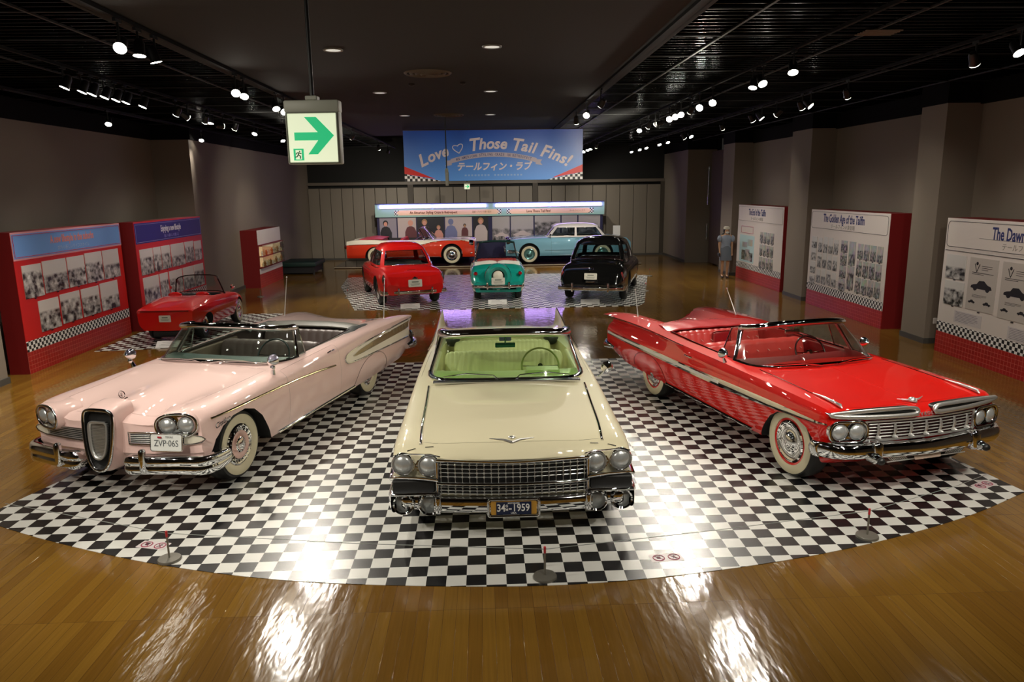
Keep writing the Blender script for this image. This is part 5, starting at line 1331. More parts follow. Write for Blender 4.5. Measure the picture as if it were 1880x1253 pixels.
# ------------------------------------------------------------------ room materials
def wood_mat():
    m = mat('wood_floor', (.3, .15, .05), .14, 0, .0); nt, ns, ls, b = nodes(m)
    tc = nd(ns, 'ShaderNodeTexCoord'); mp = nd(ns, 'ShaderNodeMapping'); mp.inputs['Rotation'].default_value = (0, 0, PI/2); ls.new(tc.outputs['Object'], mp.inputs[0])
    br = nd(ns, 'ShaderNodeTexBrick'); br.offset = .37; br.offset_frequency = 1; br.squash = 1
    br.inputs['Scale'].default_value = 1; br.inputs['Brick Width'].default_value = 1.2; br.inputs['Row Height'].default_value = .09; br.inputs['Mortar Size'].default_value = .0016; br.inputs['Mortar Smooth'].default_value = .3; br.inputs['Bias'].default_value = -.1
    br.inputs['Color1'].default_value = (*srgb('#836024'), 1); br.inputs['Color2'].default_value = (*srgb('#704e1c'), 1); br.inputs['Mortar'].default_value = (*srgb('#553a18'), 1)
    ls.new(mp.outputs[0], br.inputs['Vector'])
    nz = nd(ns, 'ShaderNodeTexNoise'); nz.inputs['Scale'].default_value = .45; nz.inputs['Detail'].default_value = 3; ls.new(tc.outputs['Object'], nz.inputs['Vector'])
    mp2 = nd(ns, 'ShaderNodeMapping'); mp2.inputs['Scale'].default_value = (60, 1.6, 1); ls.new(tc.outputs['Object'], mp2.inputs[0])
    gr = nd(ns, 'ShaderNodeTexNoise'); gr.inputs['Scale'].default_value = 1; gr.inputs['Detail'].default_value = 4; ls.new(mp2.outputs[0], gr.inputs['Vector'])
    mx = nd(ns, 'ShaderNodeMixRGB', blend_type='MULTIPLY'); mx.inputs[0].default_value = .5
    rp = nd(ns, 'ShaderNodeMapRange'); rp.inputs[1].default_value = .3; rp.inputs[2].default_value = .7; rp.inputs[3].default_value = .75; rp.inputs[4].default_value = 1.15; ls.new(gr.outputs['Fac'], rp.inputs[0])
    ls.new(br.outputs['Color'], mx.inputs[1]); ls.new(rp.outputs[0], mx.inputs[2])
    ls.new(mx.outputs[0], b.inputs['Base Color'])
    rr = nd(ns, 'ShaderNodeMapRange'); rr.inputs[1].default_value = .3; rr.inputs[2].default_value = .7; rr.inputs[3].default_value = .08; rr.inputs[4].default_value = .14; ls.new(nz.outputs['Fac'], rr.inputs[0]); ls.new(rr.outputs[0], b.inputs['Roughness'])
    b.inputs['Specular IOR Level'].default_value = .6
    bp = nd(ns, 'ShaderNodeBump'); bp.inputs['Strength'].default_value = .5; bp.inputs['Distance'].default_value = .005
    n2 = nd(ns, 'ShaderNodeTexNoise'); n2.inputs['Scale'].default_value = 9; n2.inputs['Detail'].default_value = 2; mp3 = nd(ns, 'ShaderNodeMapping'); mp3.inputs['Scale'].default_value = (1.6, .5, 1); ls.new(tc.outputs['Object'], mp3.inputs[0]); ls.new(mp3.outputs[0], n2.inputs['Vector'])
    ad = nd(ns, 'ShaderNodeMath', operation='MULTIPLY_ADD'); ad.inputs[1].default_value = -.12; ls.new(br.outputs['Fac'], ad.inputs[0]); ls.new(n2.outputs['Fac'], ad.inputs[2]); ls.new(ad.outputs[0], bp.inputs['Height']); ls.new(bp.outputs[0], b.inputs['Normal'])
    return m
def checker_mat(name, s, axes='xy', rough=.2, a=(.012, .012, .013), w=(.78, .77, .74), off=(0, 0), coat=0.):
    m = mat(name, w, rough, 0, coat); nt, ns, ls, b = nodes(m)
    tc = nd(ns, 'ShaderNodeTexCoord'); sp = nd(ns, 'ShaderNodeSeparateXYZ'); ls.new(tc.outputs['Object'], sp.inputs[0]); f = []
    for i, ax in enumerate(axes):
        q = nd(ns, 'ShaderNodeMath', operation='MULTIPLY_ADD'); q.inputs[1].default_value = 1/s; q.inputs[2].default_value = 100+off[i]; ls.new(sp.outputs['xyz'.index(ax)], q.inputs[0])
        fl = nd(ns, 'ShaderNodeMath', operation='FLOOR'); ls.new(q.outputs[0], fl.inputs[0]); f.append(fl)
    ad = nd(ns, 'ShaderNodeMath', operation='ADD'); ls.new(f[0].outputs[0], ad.inputs[0]); ls.new(f[1].outputs[0], ad.inputs[1])
    md = nd(ns, 'ShaderNodeMath', operation='MODULO'); md.inputs[1].default_value = 2; ls.new(ad.outputs[0], md.inputs[0])
    mx = nd(ns, 'ShaderNodeMixRGB'); mx.inputs[1].default_value = (*a, 1); mx.inputs[2].default_value = (*w, 1); ls.new(md.outputs[0], mx.inputs[0]); ls.new(mx.outputs[0], b.inputs['Base Color'])
    if coat == 0 and axes == 'xy':
        nz = nd(ns, 'ShaderNodeTexNoise'); nz.inputs['Scale'].default_value = 30; ls.new(tc.outputs['Object'], nz.inputs['Vector']); bp = nd(ns, 'ShaderNodeBump'); bp.inputs['Strength'].default_value = .06; bp.inputs['Distance'].default_value = .002; ls.new(nz.outputs['Fac'], bp.inputs['Height']); ls.new(bp.outputs[0], b.inputs['Normal'])
    return m
def tile_mat(name, col, grout, w, h):
    m = mat(name, col, .35); nt, ns, ls, b = nodes(m)
    tc = nd(ns, 'ShaderNodeTexCoord'); sp = nd(ns, 'ShaderNodeSeparateXYZ'); cb = nd(ns, 'ShaderNodeCombineXYZ'); ls.new(tc.outputs['Object'], sp.inputs[0]); ls.new(sp.outputs[0], cb.inputs[0]); ls.new(sp.outputs[2], cb.inputs[1])
    br = nd(ns, 'ShaderNodeTexBrick'); br.offset = 0; br.inputs['Scale'].default_value = 1; br.inputs['Brick Width'].default_value = w; br.inputs['Row Height'].default_value = h; br.inputs['Mortar Size'].default_value = .0035; br.inputs['Mortar Smooth'].default_value = .3
    br.inputs['Color1'].default_value = (*col, 1); br.inputs['Color2'].default_value = (*[c*.86 for c in col], 1); br.inputs['Mortar'].default_value = (*grout, 1); ls.new(cb.outputs[0], br.inputs['Vector']); ls.new(br.outputs['Color'], b.inputs['Base Color'])
    return m
def photo_mat(name, lo=(.02, .02, .02), hi=(.74, .72, .69), tint=None):
    """a printed black and white photograph: pale sky, busy ground, dark shapes, different on every print"""
    m = mat(name, hi, .35); nt, ns, ls, b = nodes(m)
    tc = nd(ns, 'ShaderNodeTexCoord'); oi = nd(ns, 'ShaderNodeObjectInfo'); sp = nd(ns, 'ShaderNodeSeparateXYZ'); ls.new(tc.outputs['Generated'], sp.inputs[0])
    mu = nd(ns, 'ShaderNodeMath', operation='MULTIPLY'); mu.inputs[1].default_value = 57; ls.new(oi.outputs['Random'], mu.inputs[0])
    va = nd(ns, 'ShaderNodeVectorMath', operation='ADD'); ls.new(tc.outputs['Generated'], va.inputs[0]); cb = nd(ns, 'ShaderNodeCombineXYZ')
    for i in range(3): ls.new(mu.outputs[0], cb.inputs[i])
    ls.new(cb.outputs[0], va.inputs[1])
    nz = nd(ns, 'ShaderNodeTexNoise'); nz.inputs['Scale'].default_value = 5; nz.inputs['Detail'].default_value = 5; ls.new(va.outputs[0], nz.inputs['Vector'])
    vo = nd(ns, 'ShaderNodeTexVoronoi'); vo.inputs['Scale'].default_value = 4.5; ls.new(va.outputs[0], vo.inputs['Vector'])
    hz = nd(ns, 'ShaderNodeMath', operation='MULTIPLY_ADD'); hz.inputs[1].default_value = .35; hz.inputs[2].default_value = .42; ls.new(oi.outputs['Random'], hz.inputs[0])
    sb = nd(ns, 'ShaderNodeMath', operation='SUBTRACT'); ls.new(sp.outputs[2], sb.inputs[0]); ls.new(hz.outputs[0], sb.inputs[1])
    st = nd(ns, 'ShaderNodeMapRange'); st.inputs[1].default_value = -.03; st.inputs[2].default_value = .06; ls.new(sb.outputs[0], st.inputs[0])
    g = nd(ns, 'ShaderNodeMath', operation='MULTIPLY_ADD'); g.inputs[1].default_value = 2.6; g.inputs[2].default_value = -.85; ls.new(nz.outputs['Fac'], g.inputs[0])
    g2 = nd(ns, 'ShaderNodeMath', operation='SUBTRACT'); v2 = nd(ns, 'ShaderNodeMapRange'); v2.inputs[1].default_value = .5; v2.inputs[2].default_value = .2; v2.inputs[3].default_value = 0; v2.inputs[4].default_value = .35; ls.new(vo.outputs['Distance'], v2.inputs[0]); ls.new(g.outputs[0], g2.inputs[0]); ls.new(v2.outputs[0], g2.inputs[1])
    mxf = nd(ns, 'ShaderNodeMixRGB'); ls.new(st.outputs[0], mxf.inputs[0]); ls.new(g2.outputs[0], mxf.inputs[1]); mxf.inputs[2].default_value = (.85, .85, .85, 1)
    mx = nd(ns, 'ShaderNodeMixRGB'); ls.new(mxf.outputs[0], mx.inputs[0]); mx.inputs[1].default_value = (*lo, 1); mx.inputs[2].default_value = (*hi, 1)
    if tint:
        hs = nd(ns, 'ShaderNodeTexNoise'); hs.inputs['Scale'].default_value = 2.5; ls.new(va.outputs[0], hs.inputs['Vector']); m2 = nd(ns, 'ShaderNodeMixRGB', blend_type='MULTIPLY'); m2.inputs[0].default_value = .7; ls.new(mx.outputs[0], m2.inputs[1]); ls.new(hs.outputs['Color'], m2.inputs[2]); mx = m2
    ls.new(mx.outputs[0], b.inputs['Base Color'])
    return m

WALL = mat('wall_paint', srgb('#82776a'), .75); WALL_D = mat('wall_paint_dark', srgb('#6d6356'), .8)
BLACKCEIL = mat('ceiling_black', (.0025, .0025, .0025), .9, spec=.2); CEIL = mat('ceiling_brown', srgb('#1d160e'), .85)
BASEB = mat('baseboard_grey', srgb('#4c4a46'), .5)
MONO = photo_mat('mono_photo'); COLR = photo_mat('colour_photo', tint=True)
DRED = mat('board_red_dark', srgb('#7a0d10'), .55); BRED = mat('board_red', srgb('#c81c17'), .5)
TILES = tile_mat('tile_print_red', srgb('#a81f1c'), srgb('#c9645a'), .075, .072)
CHK = checker_mat('checker_print', .058, 'xz', .5, off=(0, 0))
WHITEB = mat('board_white', srgb('#d8cfc8'), .5); NAVY = mat('ink_navy', srgb('#26306a'), .5); GREYI = mat('ink_grey', srgb('#8d8880'), .5)

def struct(name, mb, m, smooth=0, **kw):
    o = mb.build(name, m if isinstance(m, list) else [m], None, smooth, **kw); o['kind'] = 'structure'; return o

def build_room():
    XL, XR = -8.0, 8.95
    q = MB(); q.box((0, 9, -.1), (24, 36, .2)); struct('floor', q, wood_mat())
    q = MB(); q.box((XL-.15, 2.4, 2.5), (.3, 22.9, 5.0)); struct('wall_left', q, WALL)
    q = MB(); q.box((XL-.0, 20.1, 2.5), (1.9-.0, 12.5, 5.0)); q2 = q; struct('wall_left_far', q, WALL)
    q = MB(); q.box((-7.6, 4.4, 2.5), (.9, 3.1, 5.0)); struct('wall_left_pier', q, WALL)
    q = MB(); q.box((XR+.15, 5.9, 2.5), (.3, 29.8, 5.0)); struct('wall_right', q, WALL)
    for i, (a, b) in enumerate(((7.4, 8.15), (12.65, 13.8), (18.2, 19.3))):
        q = MB(); q.box((8.65, (a+b)/2, 2.5), (.64, b-a, 5.0)); struct('wall_right_pier', q, WALL)
        q = MB(); q.box((8.65, (a+b)/2, .05), (.67, b-a+.03, .1)); struct('trim_%d' % (i+1), q, BASEB)
    q = MB(); q.box((8.6, 24.6, 2.5), (1.1, 4.0, 5.0)); struct('wall_right_far', q, WALL)
    q = MB(); q.box((8.87, 21.0, 2.1), (.06, 2.4, 4.1)); struct('door_1', q, mat('door_brown', srgb('#544539'), .5))
    q = MB(); q.cyl((8.78, 22.3, 2.2), (8.78, 22.3, 3.6), .03, n=10); q.cyl((8.78, 22.3, .9), (8.78, 22.3, 1.5), .03, n=10); struct('trim_4', q, CHROME_B, 40)
    q = MB(); q.box((.5, 26.42, 2.6), (20, .3, 5.2)); struct('wall_back', q, mat('wall_black', (.006, .006, .005), .8))
    q = MB(); q.box((.5, -8.1, 2.6), (20, .2, 5.2)); struct('wall_front', q, mat('wall_dim', srgb('#3a342c'), .8))
    # shutter wall: pale ribbed panels under a black upper wall
    sm = mat('shutter_beige', srgb('#82796c'), .55); sd = mat('shutter_post', srgb('#4a4238'), .6)
    q = MB(); q.box((.5, 26.15, 3.18), (15.8, .16, .12)); struct('trim_5', q, mat('shutter_rail', srgb('#6a6156'), .5))
    for x in (-2.75, 2.52, 8.0): q = MB(); q.box((x, 26.14, 1.56), (.22, .14, 3.12)); struct('trim_6', q, sd)
    xs = [(-7.05, -2.86), (-2.64, 2.41), (2.63, 7.9)]
    for a, b in xs:
        q = MB(); n = 9; w = (b-a)/n
        for i in range(n):
            q.rbox((a+w*(i+.5), 26.17+.02*(i % 2), 1.5), (w-.018, .08, 3.0), .01, 1)
        o = q.build('shutter', [sm], None, 30); tag(o, 'pale grey ribbed folding shutter on the rear wall, ' + {-7.05: 'bay nearest the showcase', -2.64: 'middle bay behind the neon photo wall', 2.63: 'bay nearest the dark doorway'}[a], 'shutter', 'folding shutters along the rear wall')
    # upper black frieze
    for nm, c, d in (('trim_7', (XL+.02, 5.0, 4.6), (.06, 18, .8)), ('trim_8', (-7.03, 20.1, 4.6), (.06, 12.6, .8)), ('trim_9', (XR-.02, 5.9, 4.6), (.06, 29, .8)), ('trim_10', (-7.5, 13.83, 4.6), (1.0, .04, .8))):
        q = MB(); q.box(c, d); struct(nm, q, BLACKCEIL)
    for a, b in ((7.4, 8.15), (12.65, 13.8), (18.2, 19.3)):
        q = MB(); q.box((8.64, (a+b)/2, 4.61), (.66, b-a+.04, .78)); struct('trim_11', q, BLACKCEIL)
    q = MB(); q.box((8.59, 24.6, 4.62), (1.14, 4.04, .76)); struct('trim_12', q, BLACKCEIL)
    for nm, c, d in (('baseboard_left', (-7.03, 20.1, .05), (.04, 12.5, .1)), ('baseboard_left_2', (-7.5, 13.84, .05), (1.0, .03, .1)), ('baseboard_right', (8.04, 24.6, .05), (.03, 4.0, .1)), ('baseboard_left_3', (-7.14, 4.4, .05), (.03, 3.12, .1)), ('baseboard_back', (.5, 26.08, .04), (15.6, .03, .08))):
        q = MB(); q.box(c, d); struct(nm, q, BASEB)
    # ceilings
    q = MB(); q.box((-.38, 4.7, 4.56), (5.6, 25.6, .12)); q.box((-3.2, 4.7, 4.65), (.06, 25.6, .3)); q.box((2.44, 4.7, 4.65), (.06, 25.6, .3)); struct('ceiling', q, CEIL)
    q = MB(); q.box((.5, 9.1, 5.1), (19.5, 34.5, .1)); struct('ceiling_upper', q, BLACKCEIL)
    gm = mat('louvre_black', (.004, .004, .004), .25, .3); rail = mat('louvre_rail', (.018, .018, .017), .5)
    for nm, x0, x1 in (('ceiling_left', -8.0, -3.23), ('ceiling_right', 2.47, 8.95)):
        q = MB(); y = -3.
        while y < 24: q.box(((x0+x1)/2, y, 4.60), (x1-x0, .012, .07)); y += .16
        struct(nm, q, gm)
        q = MB(); x = x0+.05
        k = 0
        xs_ = [-7.4, -5.6, -3.9] if x0 < 0 else [3.1, 4.75, 6.5, 8.2]
        for x in xs_: q.box((x, 10.5, 4.56), (.03, 27, .02))
        y = -3.
        while y < 24: q.box(((x0+x1)/2, y, 4.558), (x1-x0, .02, .012)); y += 1.28
        struct(nm+'_rails', q, rail)
    for x in (-6.85, -4.92, -3.0, 2.28, 4.08, 5.98):
        q = MB(); q.box((x, 10, 4.472 if abs(x) > 3.1 else 4.472), (.04, 27, .035)); o = q.build('lighting_track', [mat('track_black', (.005, .005, .005), .7, spec=.2)], None, 0)
        tag(o, 'long black lighting track under the ceiling, ' + {-6.85: 'beside the far wall over the red photo boards', -4.92: 'over the gap left of the pink car', -3.0: 'along the brown ceiling edge above the pink car', 2.28: 'along the brown ceiling edge above the black saloon', 4.08: 'above the bright red convertible', 5.98: 'beside the white panels'}[x], 'lighting track', 'ceiling lighting tracks')

def shape_mat(): pass

def mats_on_floor():
    ck = checker_mat('checker_vinyl', .15, 'xy', .27, off=(0, 0), w=(.70, .70, .66))
    def matob(poly, label, m=ck, t=.004, nm='checkered_mat'):
        q = MB(); q.prism(poly, .0005, t); o = q.build(nm, [m, ], None, 0); tag(o, label, 'floor mat'); return o
    # circular front edge through the measured points
    P = catmull([(-4.30, 1.0), (-4.02, .80), (-3.18, .38), (-2.19, -.02), (-1.06, -.32), (.33, -.47), (1.34, -.45), (2.44, -.27), (3.43, .0), (4.5, .42), (5.4, .90)], 5)
    poly = [(p.x, p.y) for p in P]+[(5.3, 1.6), (5.15, 2.7), (3.7, 6.72), (-2.6, 6.78)]
    matob(poly, 'large fan-shaped black and white checkered mat under the three front convertibles')
    ck2 = ck
    P = [(-2.9, 12.45), (0, 12.3), (4.1, 12.3), (4.35, 12.75), (5.75, 18.7), (3, 19.6), (-2, 19.8), (-4.35, 19.5), (-4.1, 17), (-3.2, 13.6)]
    matob(P, 'black and white checkered mat under the red, turquoise and black cars')
    P = [(-7.0, 8.2), (-5.8, 8.35), (-4.6, 8.6), (-4.55, 12.2), (-7.0, 12.3)]
    matob(P, 'small black and white checkered mat under the open red roadster')
    q = MB(); q.prism([(-5.4, 22.5), (-2.5, 22.2), (-.2, 22.25), (6.3, 22.3), (6.4, 24.95), (-5.4, 24.95)], .001, .05); q2 = q.build('display_platform', [mat('platform_dark', srgb('#2c1a1c'), .12)], None, 0)
    tag(q2, 'low dark glossy platform under the orange-white and sky-blue cars', 'platform')
    q = MB(); q.tube([(-5.4, 22.5, .035), (-2.5, 22.2, .035), (-.2, 22.25, .035), (6.3, 22.3, .035)], .02, 6); q.build('platform_edge', [mat('edge_pale', srgb('#a79a86'), .5)], q2, 0)

# ------------------------------------------------------------------ display boards
def stripes(mb, x, z, w, n, dz, th=.004, y=-.004, jag=True, seed=0):
    r = random.Random(seed)
    for i in range(n):
        ww = w*(r.uniform(.82, 1) if i < n-1 else .55); mb.box((x+ww/2, y, z-i*dz), (ww, .002, th))

def board(name, label, loc, rz, W, H=2.3, D=.32, face=None, side=None, lower=True, chk0=.365, rows=3):
    T = thing(name, label, 'display board', loc, rz)
    q = MB(); q.box((W/2, D/2, H/2), (W, D, H)); q.build('panel', [side or DRED], T, 0)
    q = MB(); q.box((W/2, -.003, (H+chk0)/2), (W, .008, H-chk0)); q.build('face_sheet', [face or BRED], T, 0)
    if lower:
        h = rows*.058; q = MB(); q.box((W/2, -.006, chk0+h/2), (W-.005, .008, h-.0)); o = q.build('checker_band', [CHK], T, 0)
        o.location.z = 0
        q = MB(); q.box((W/2, -.004, chk0/2), (W-.005, .010, chk0-.004)); q.build('tile_band', [TILES], T, 0)
    return T
def prints(T, items, m, y=-.008, name='photo_print', cap=True):
    for x0, x1, z0, z1 in items:
        q = MB(); q.box((0, 0, 0), (x1-x0, .012, z1-z0)); o = q.build(name, [m], T, 0); o.location = ((x0+x1)/2, y-.004, (z0+z1)/2)
        if cap:
            q = MB(); q.box((0, -.001, -(z1-z0)/2-.018), (.05, .008, .016)); q.build('caption_tag', [INK], o, 0)
def title(T, W, z0, z1, txt, col, inkm, size, sub=None, border=None, rounded=True, x=None, sx=.62, by=-.008, subm=None):
    q = MB(); q.box((W/2, by, (z0+z1)/2), (W-.03, .008, z1-z0)); h = q.build('header_panel', [col], T, 0)
    if border:
        m, marg = border
        q = MB(); P = rrect(W-.03-marg*2, z1-z0-marg*2, .07 if rounded else .01, 5, W/2, (z0+z1)/2); q.tube([Vector((p[0], by-.005, p[1])) for p in P], .005, 4, closed=True); q.build('header_border', [m], h, 0)
    q = MB(); M = Matrix.Translation((x or W/2, by-.006, (z0+z1)/2+(.05 if sub else 0))) @ Matrix.Rotation(PI/2, 4, 'X')
    q.text(txt, size, M, .001, size*.022, sx=sx, res=2); q.build('lettering', [inkm], h, 0)
    if sub:
        q = MB(); M = Matrix.Translation((x or W/2, by-.006, z0+(z1-z0)*.22)) @ Matrix.Rotation(PI/2, 4, 'X'); q.text(sub, size*.42, M, .001, 0, res=1); q.build('subtitle', [subm or GREYI], h, 0)
    return h

def silhouette(T, x, z, w, m, y=-.016, name='car_picture', flip=False):
    P = [(0, .18), (.02, .30), (.12, .36), (.28, .40), (.38, .58), (.62, .60), (.78, .42), (.95, .36), (1, .2), (.9, .18), (.86, .08), (.8, .04), (.74, .08), (.70, .16), (.32, .16), (.28, .08), (.21, .04), (.15, .08), (.12, .16)]
    q = MB(); vs = [((x+(1-p[0] if flip else p[0])*w), y, z+p[1]*w*.62) for p in P]; q.add(vs+[(a, y+.002, c) for a, b, c in vs], [tuple(range(len(P)))])
    return q.build(name, [m], T, 0)

def boards():
    r = random.Random(3)
    R90 = PI/2
    # left: new lifestyle in the suburbs
    W = 3.5; T = board('display_board', 'red photo board headed in sky blue with a pink border, two rows of grey photographs', (-7.15, 6.5, 0), R90, W)
    pk = mat('border_pink', srgb('#e09aa0'), .5); sb = mat('header_skyblue', srgb('#6f9fe0'), .5); sal = mat('ink_salmon', srgb('#e58f86'), .5)
    q = MB(); q.box((W/2, -.009, 2.075), (W, .008, .45)); q.build('header_margin', [pk], T, 0)
    title(T, W, 1.88, 2.27, 'A new lifestyle in the suburbs', sb, sal, .19, '\u90ca\u5916\u306e\u65b0\u3057\u3044\u30e9\u30a4\u30d5\u30b9\u30bf\u30a4\u30eb', (BRED, .02), False, by=-.014, subm=mat('ink_paleblue', srgb('#a9c4e8'), .5))
    prints(T, [(.16, .68, 1.22, 1.76), (.72, 1.42, 1.24, 1.78), (1.46, 2.02, 1.24, 1.78), (2.06, 2.66, 1.24, 1.80), (2.70, 3.32, 1.24, 1.80), (.46, 1.04, .62, 1.14), (1.10, 1.72, .64, 1.16), (1.78, 2.40, .64, 1.16), (2.46, 3.14, .64, 1.18)], MONO)
    # left: enjoying a new lifestyle
    W = 3.62; T = board('display_board', 'red photo board headed in navy, behind the open red roadster', (-6.95, 10.2, 0), R90, W)
    title(T, W, 1.84, 2.27, 'Enjoying a new lifestyle', mat('header_navy', srgb('#1c1a72'), .5), mat('ink_cream', srgb('#d8d2dc'), .5), .19, '\u65b0\u3057\u3044\u66ae\u3089\u3057\u3092\u697d\u3057\u3080', (mat('border_lilac', srgb('#8f86b8'), .5), .03), False, subm=mat('ink_lilac', srgb('#8f8ad0'), .5))
    prints(T, [(.12, .72, 1.18, 1.72), (.76, 1.12, 1.20, 1.72), (1.16, 1.62, 1.20, 1.72), (1.68, 2.42, 1.20, 1.72), (2.48, 3.0, 1.22, 1.72), (3.06, 3.5, 1.22, 1.70), (.14, .88, .54, 1.12), (.94, 1.36, .56, 1.12), (1.44, 2.16, .58, 1.12), (2.22, 2.86, .58, 1.12), (2.9, 3.5, .58, 1.12)], MONO)
    # left: showcase
    W = 2.5; T = board('display_case', 'low red display case with two lit shelves of small models at the far left', (-6.55, 17.1, 0), R90, W, H=1.75, D=.5, lower=False, face=DRED)
    q = MB(); q.box((W/2, -.008, 1.53), (W, .01, .44)); q.build('header_panel', [WHITEB], T, 0)
    q = MB(); q.box((W/2, -.010, .50), (W, .012, .16)); q.build('lower_band', [WHITEB], T, 0)
    q = MB(); q.box((W/2, -.008, .21), (W, .01, .42)); q.build('tile_band', [TILES], T, 0)
    wm = mat('case_glow', srgb('#c9a878'), .6, emit=srgb('#ffd9a0'), strength=.35)
    q = MB(); q.box((W/2, -.008, .94), (W-.2, .006, .68)); q.build('case_back', [wm], T, 0)
    for z in (.62, .95, 1.28): q = MB(); q.box((W/2, -.06, z), (W-.1, .12, .03)); q.build('shelf', [DRED], T, 0)
    q = MB(); q.box((W/2, -.122, .95), (W-.1, .006, .68)); q.build('case_glass', [glass_mat('glass_clear', (.90, .93, .92))], T, 0)
    for i in range(22):
        x = .2+(i % 11)*.21; z = .635+(i//11)*.33; q = MB(); h = r.uniform(.1, .22); q.lathe([(.001, 0), (.04, .0), (.03, h*.3), (.045, h*.6), (.015, h*.85), (.02, h), (.001, h)], (0, 0, 0), (0, 0, 1), 12)
        o = q.build('figurine', [mat('figurine_%d' % (i % 3), [srgb('#d9c9a0'), srgb('#a8713c'), srgb('#e8e0d0')][i % 3], .4)], None, 40); o.parent = None
        o.location = (-6.55+.06, 17.1+x, z); tag(o, 'small pale ornament standing on a lit shelf of the low red display case', 'ornament', 'ornaments in the display case')
    # right boards
    blk = mat('line_black', srgb('#3a3a3c'), .5); frm = mat('frame_pink', srgb('#c9788c'), .5)
    # Dawn
    W = 3.8; T = board('display_board', 'white board headed The Dawn of the Tailfin, at the right edge', (8.2, 6.85, 0), -R90, W, D=.52, face=WHITEB)
    h = title(T, W, 1.80, 2.28, 'The Dawn of the Tailfin', WHITEB, NAVY, .27, '\u30c6\u30fc\u30eb\u30d5\u30a3\u30f3\u306e\u591c\u660e\u3051', (blk, .03), True, x=1.95, sx=.62)
    q = MB(); q.box((1.95, -.0135, 2.005), (2.2, .002, .004)); q.box((W/2, -.0135, 1.765), (W-.06, .004, .008)); q.build('rule_line', [blk], h, 0)
    prints(T, [(.10, .60, 1.30, 1.70), (.12, .62, .86, 1.26)], MONO)
    pp = mat('advert_paper', srgb('#bdb5ad'), .5)
    for x0, x1, z0, z1 in ((.70, 1.36, .86, 1.70), (1.46, 2.12, .84, 1.70), (2.3, 2.9, .9, 1.66), (3.0, 3.6, .9, 1.66)):
        q = MB(); q.box(((x0+x1)/2, -.010, (z0+z1)/2), (x1-x0, .008, z1-z0)); o = q.build('advert_print', [pp], T, 0)
        w = x1-x0
        silhouette(o, x0+w*.12, z0+(z1-z0)*.36, w*.76, INK); silhouette(o, x0+w*.08, z0+.10, w*.26, INK); silhouette(o, x0+w*.62, z0+.10, w*.28, INK, flip=True)
        q = MB(); 
        for s in (-1, 1): q.box((x0+w*.28+s*.03, -.0152, z1-.16), (.012, .002, .14), rot=Matrix.Rotation(s*.42, 3, 'Y'))
        q.lathe([(.001, 0), (.028, 0)], (x0+w*.28, -.0155, z1-.09), (0, -1, 0), 12); stripes(q, x0+w*.45, z1-.12, w*.42, 3, .03, .006, -.0152, seed=int(x0*10)); stripes(q, x0+w*.12, z0+(z1-z0)*.72, w*.76, 2, .025, .008, -.0152, seed=2); stripes(q, x0+w*.2, z0+(z1-z0)*.30, w*.6, 3, .018, .004, -.0152, seed=4)
        q.build('advert_ink', [INK], o, 0, recalc=False)
        q = MB(); q.box(((x0+x1)/2, -.012, z0-.02), (.05, .008, .018)); q.build('caption_tag', [INK], o, 0)
    for x0, z0 in ((.44, .60), (1.72, .56), (2.8, .56)):
        q = MB(); q.box((x0+.34, -.008, z0+.09), (.68, .006, .2)); o = q.build('text_panel', [mat('paper_pale', srgb('#c9c2c2'), .5)], T, 0)
        q = MB(); stripes(q, x0+.04, z0+.165, .6, 7, .024, .005, -.0125, seed=int(x0*7)); q.build('text_lines', [mat('ink_soft', srgb('#77727c'), .5)], o, 0)
    # Golden age
    W = 3.5; T = board('display_board', 'white board headed The Golden Age of the Tailfin, between two pillars', (8.3, 12.3, 0), -R90, W, D=.52, face=WHITEB)
    title(T, W, 1.84, 2.28, 'The Golden Age of the Tailfin', WHITEB, NAVY, .26, '\u30c6\u30fc\u30eb\u30d5\u30a3\u30f3\u306e\u9ec4\u91d1\u671f', (blk, .03), True, x=1.6, sx=.60)
    it = []
    cols = [.14, .50, .76, 1.02, 1.28]
    for i, x in enumerate(cols):
        for j in range(4 if i == 0 else 3):
            hh = .27 if i == 0 else .34; w = .26 if i == 0 else .19
            it.append((x, x+w, 1.70-(j+1)*(hh+.03)-r.uniform(0, .02), 1.70-j*(hh+.03)-r.uniform(.01, .06)))
    prints(T, it, MONO, cap=False)
    it = []
    for i, x in enumerate((1.62, 1.98)):
        for j in range(4 if i == 0 else 2):
            hh = .25 if i == 0 else .5; it.append((x, x+.28, 1.68-(j+1)*(hh+.03), 1.66-j*(hh+.03)))
    for i, x in enumerate((2.36, 2.62, 2.88, 3.14)):
        for j in range(3): it.append((x, x+.21, 1.66-(j+1)*.36+.02, 1.64-j*.36))
    prints(T, it, COLR, cap=True)
    for x0, w in ((.2, 1.0), (1.35, .95), (2.4, .95)):
        q = MB(); stripes(q, x0, .72, w, 6, .025, .004, -.009, seed=int(x0*9)); q.box((x0+w+.04, -.009, .66), (.006, .003, .2)); q.build('text_lines', [mat('ink_soft', srgb('#77727c'), .5)], T, 0)
    # End
    W = 3.55; T = board('display_board', 'white board headed The End of the Tailfin, behind the standing figure', (8.4, 17.75, 0), -R90, W, D=.52, face=WHITEB)
    title(T, W, 1.80, 2.28, 'The End of the Tailfin', WHITEB, NAVY, .26, '\u30c6\u30fc\u30eb\u30d5\u30a3\u30f3\u306e\u7d42\u7109', (GREYI, .03), False, x=1.6, sx=.60)
    q = MB(); q.tube([Vector((x, -.01, z)) for x, z in ((.35, 1.46), (1.35, 1.46), (1.35, 1.66), (.35, 1.66))], .008, 4, closed=True); q.build('red_frame', [frm], T, 0)
    wn = mat('window_glow', srgb('#9fb4b4'), .4, emit=srgb('#a8c4c4'), strength=.12)
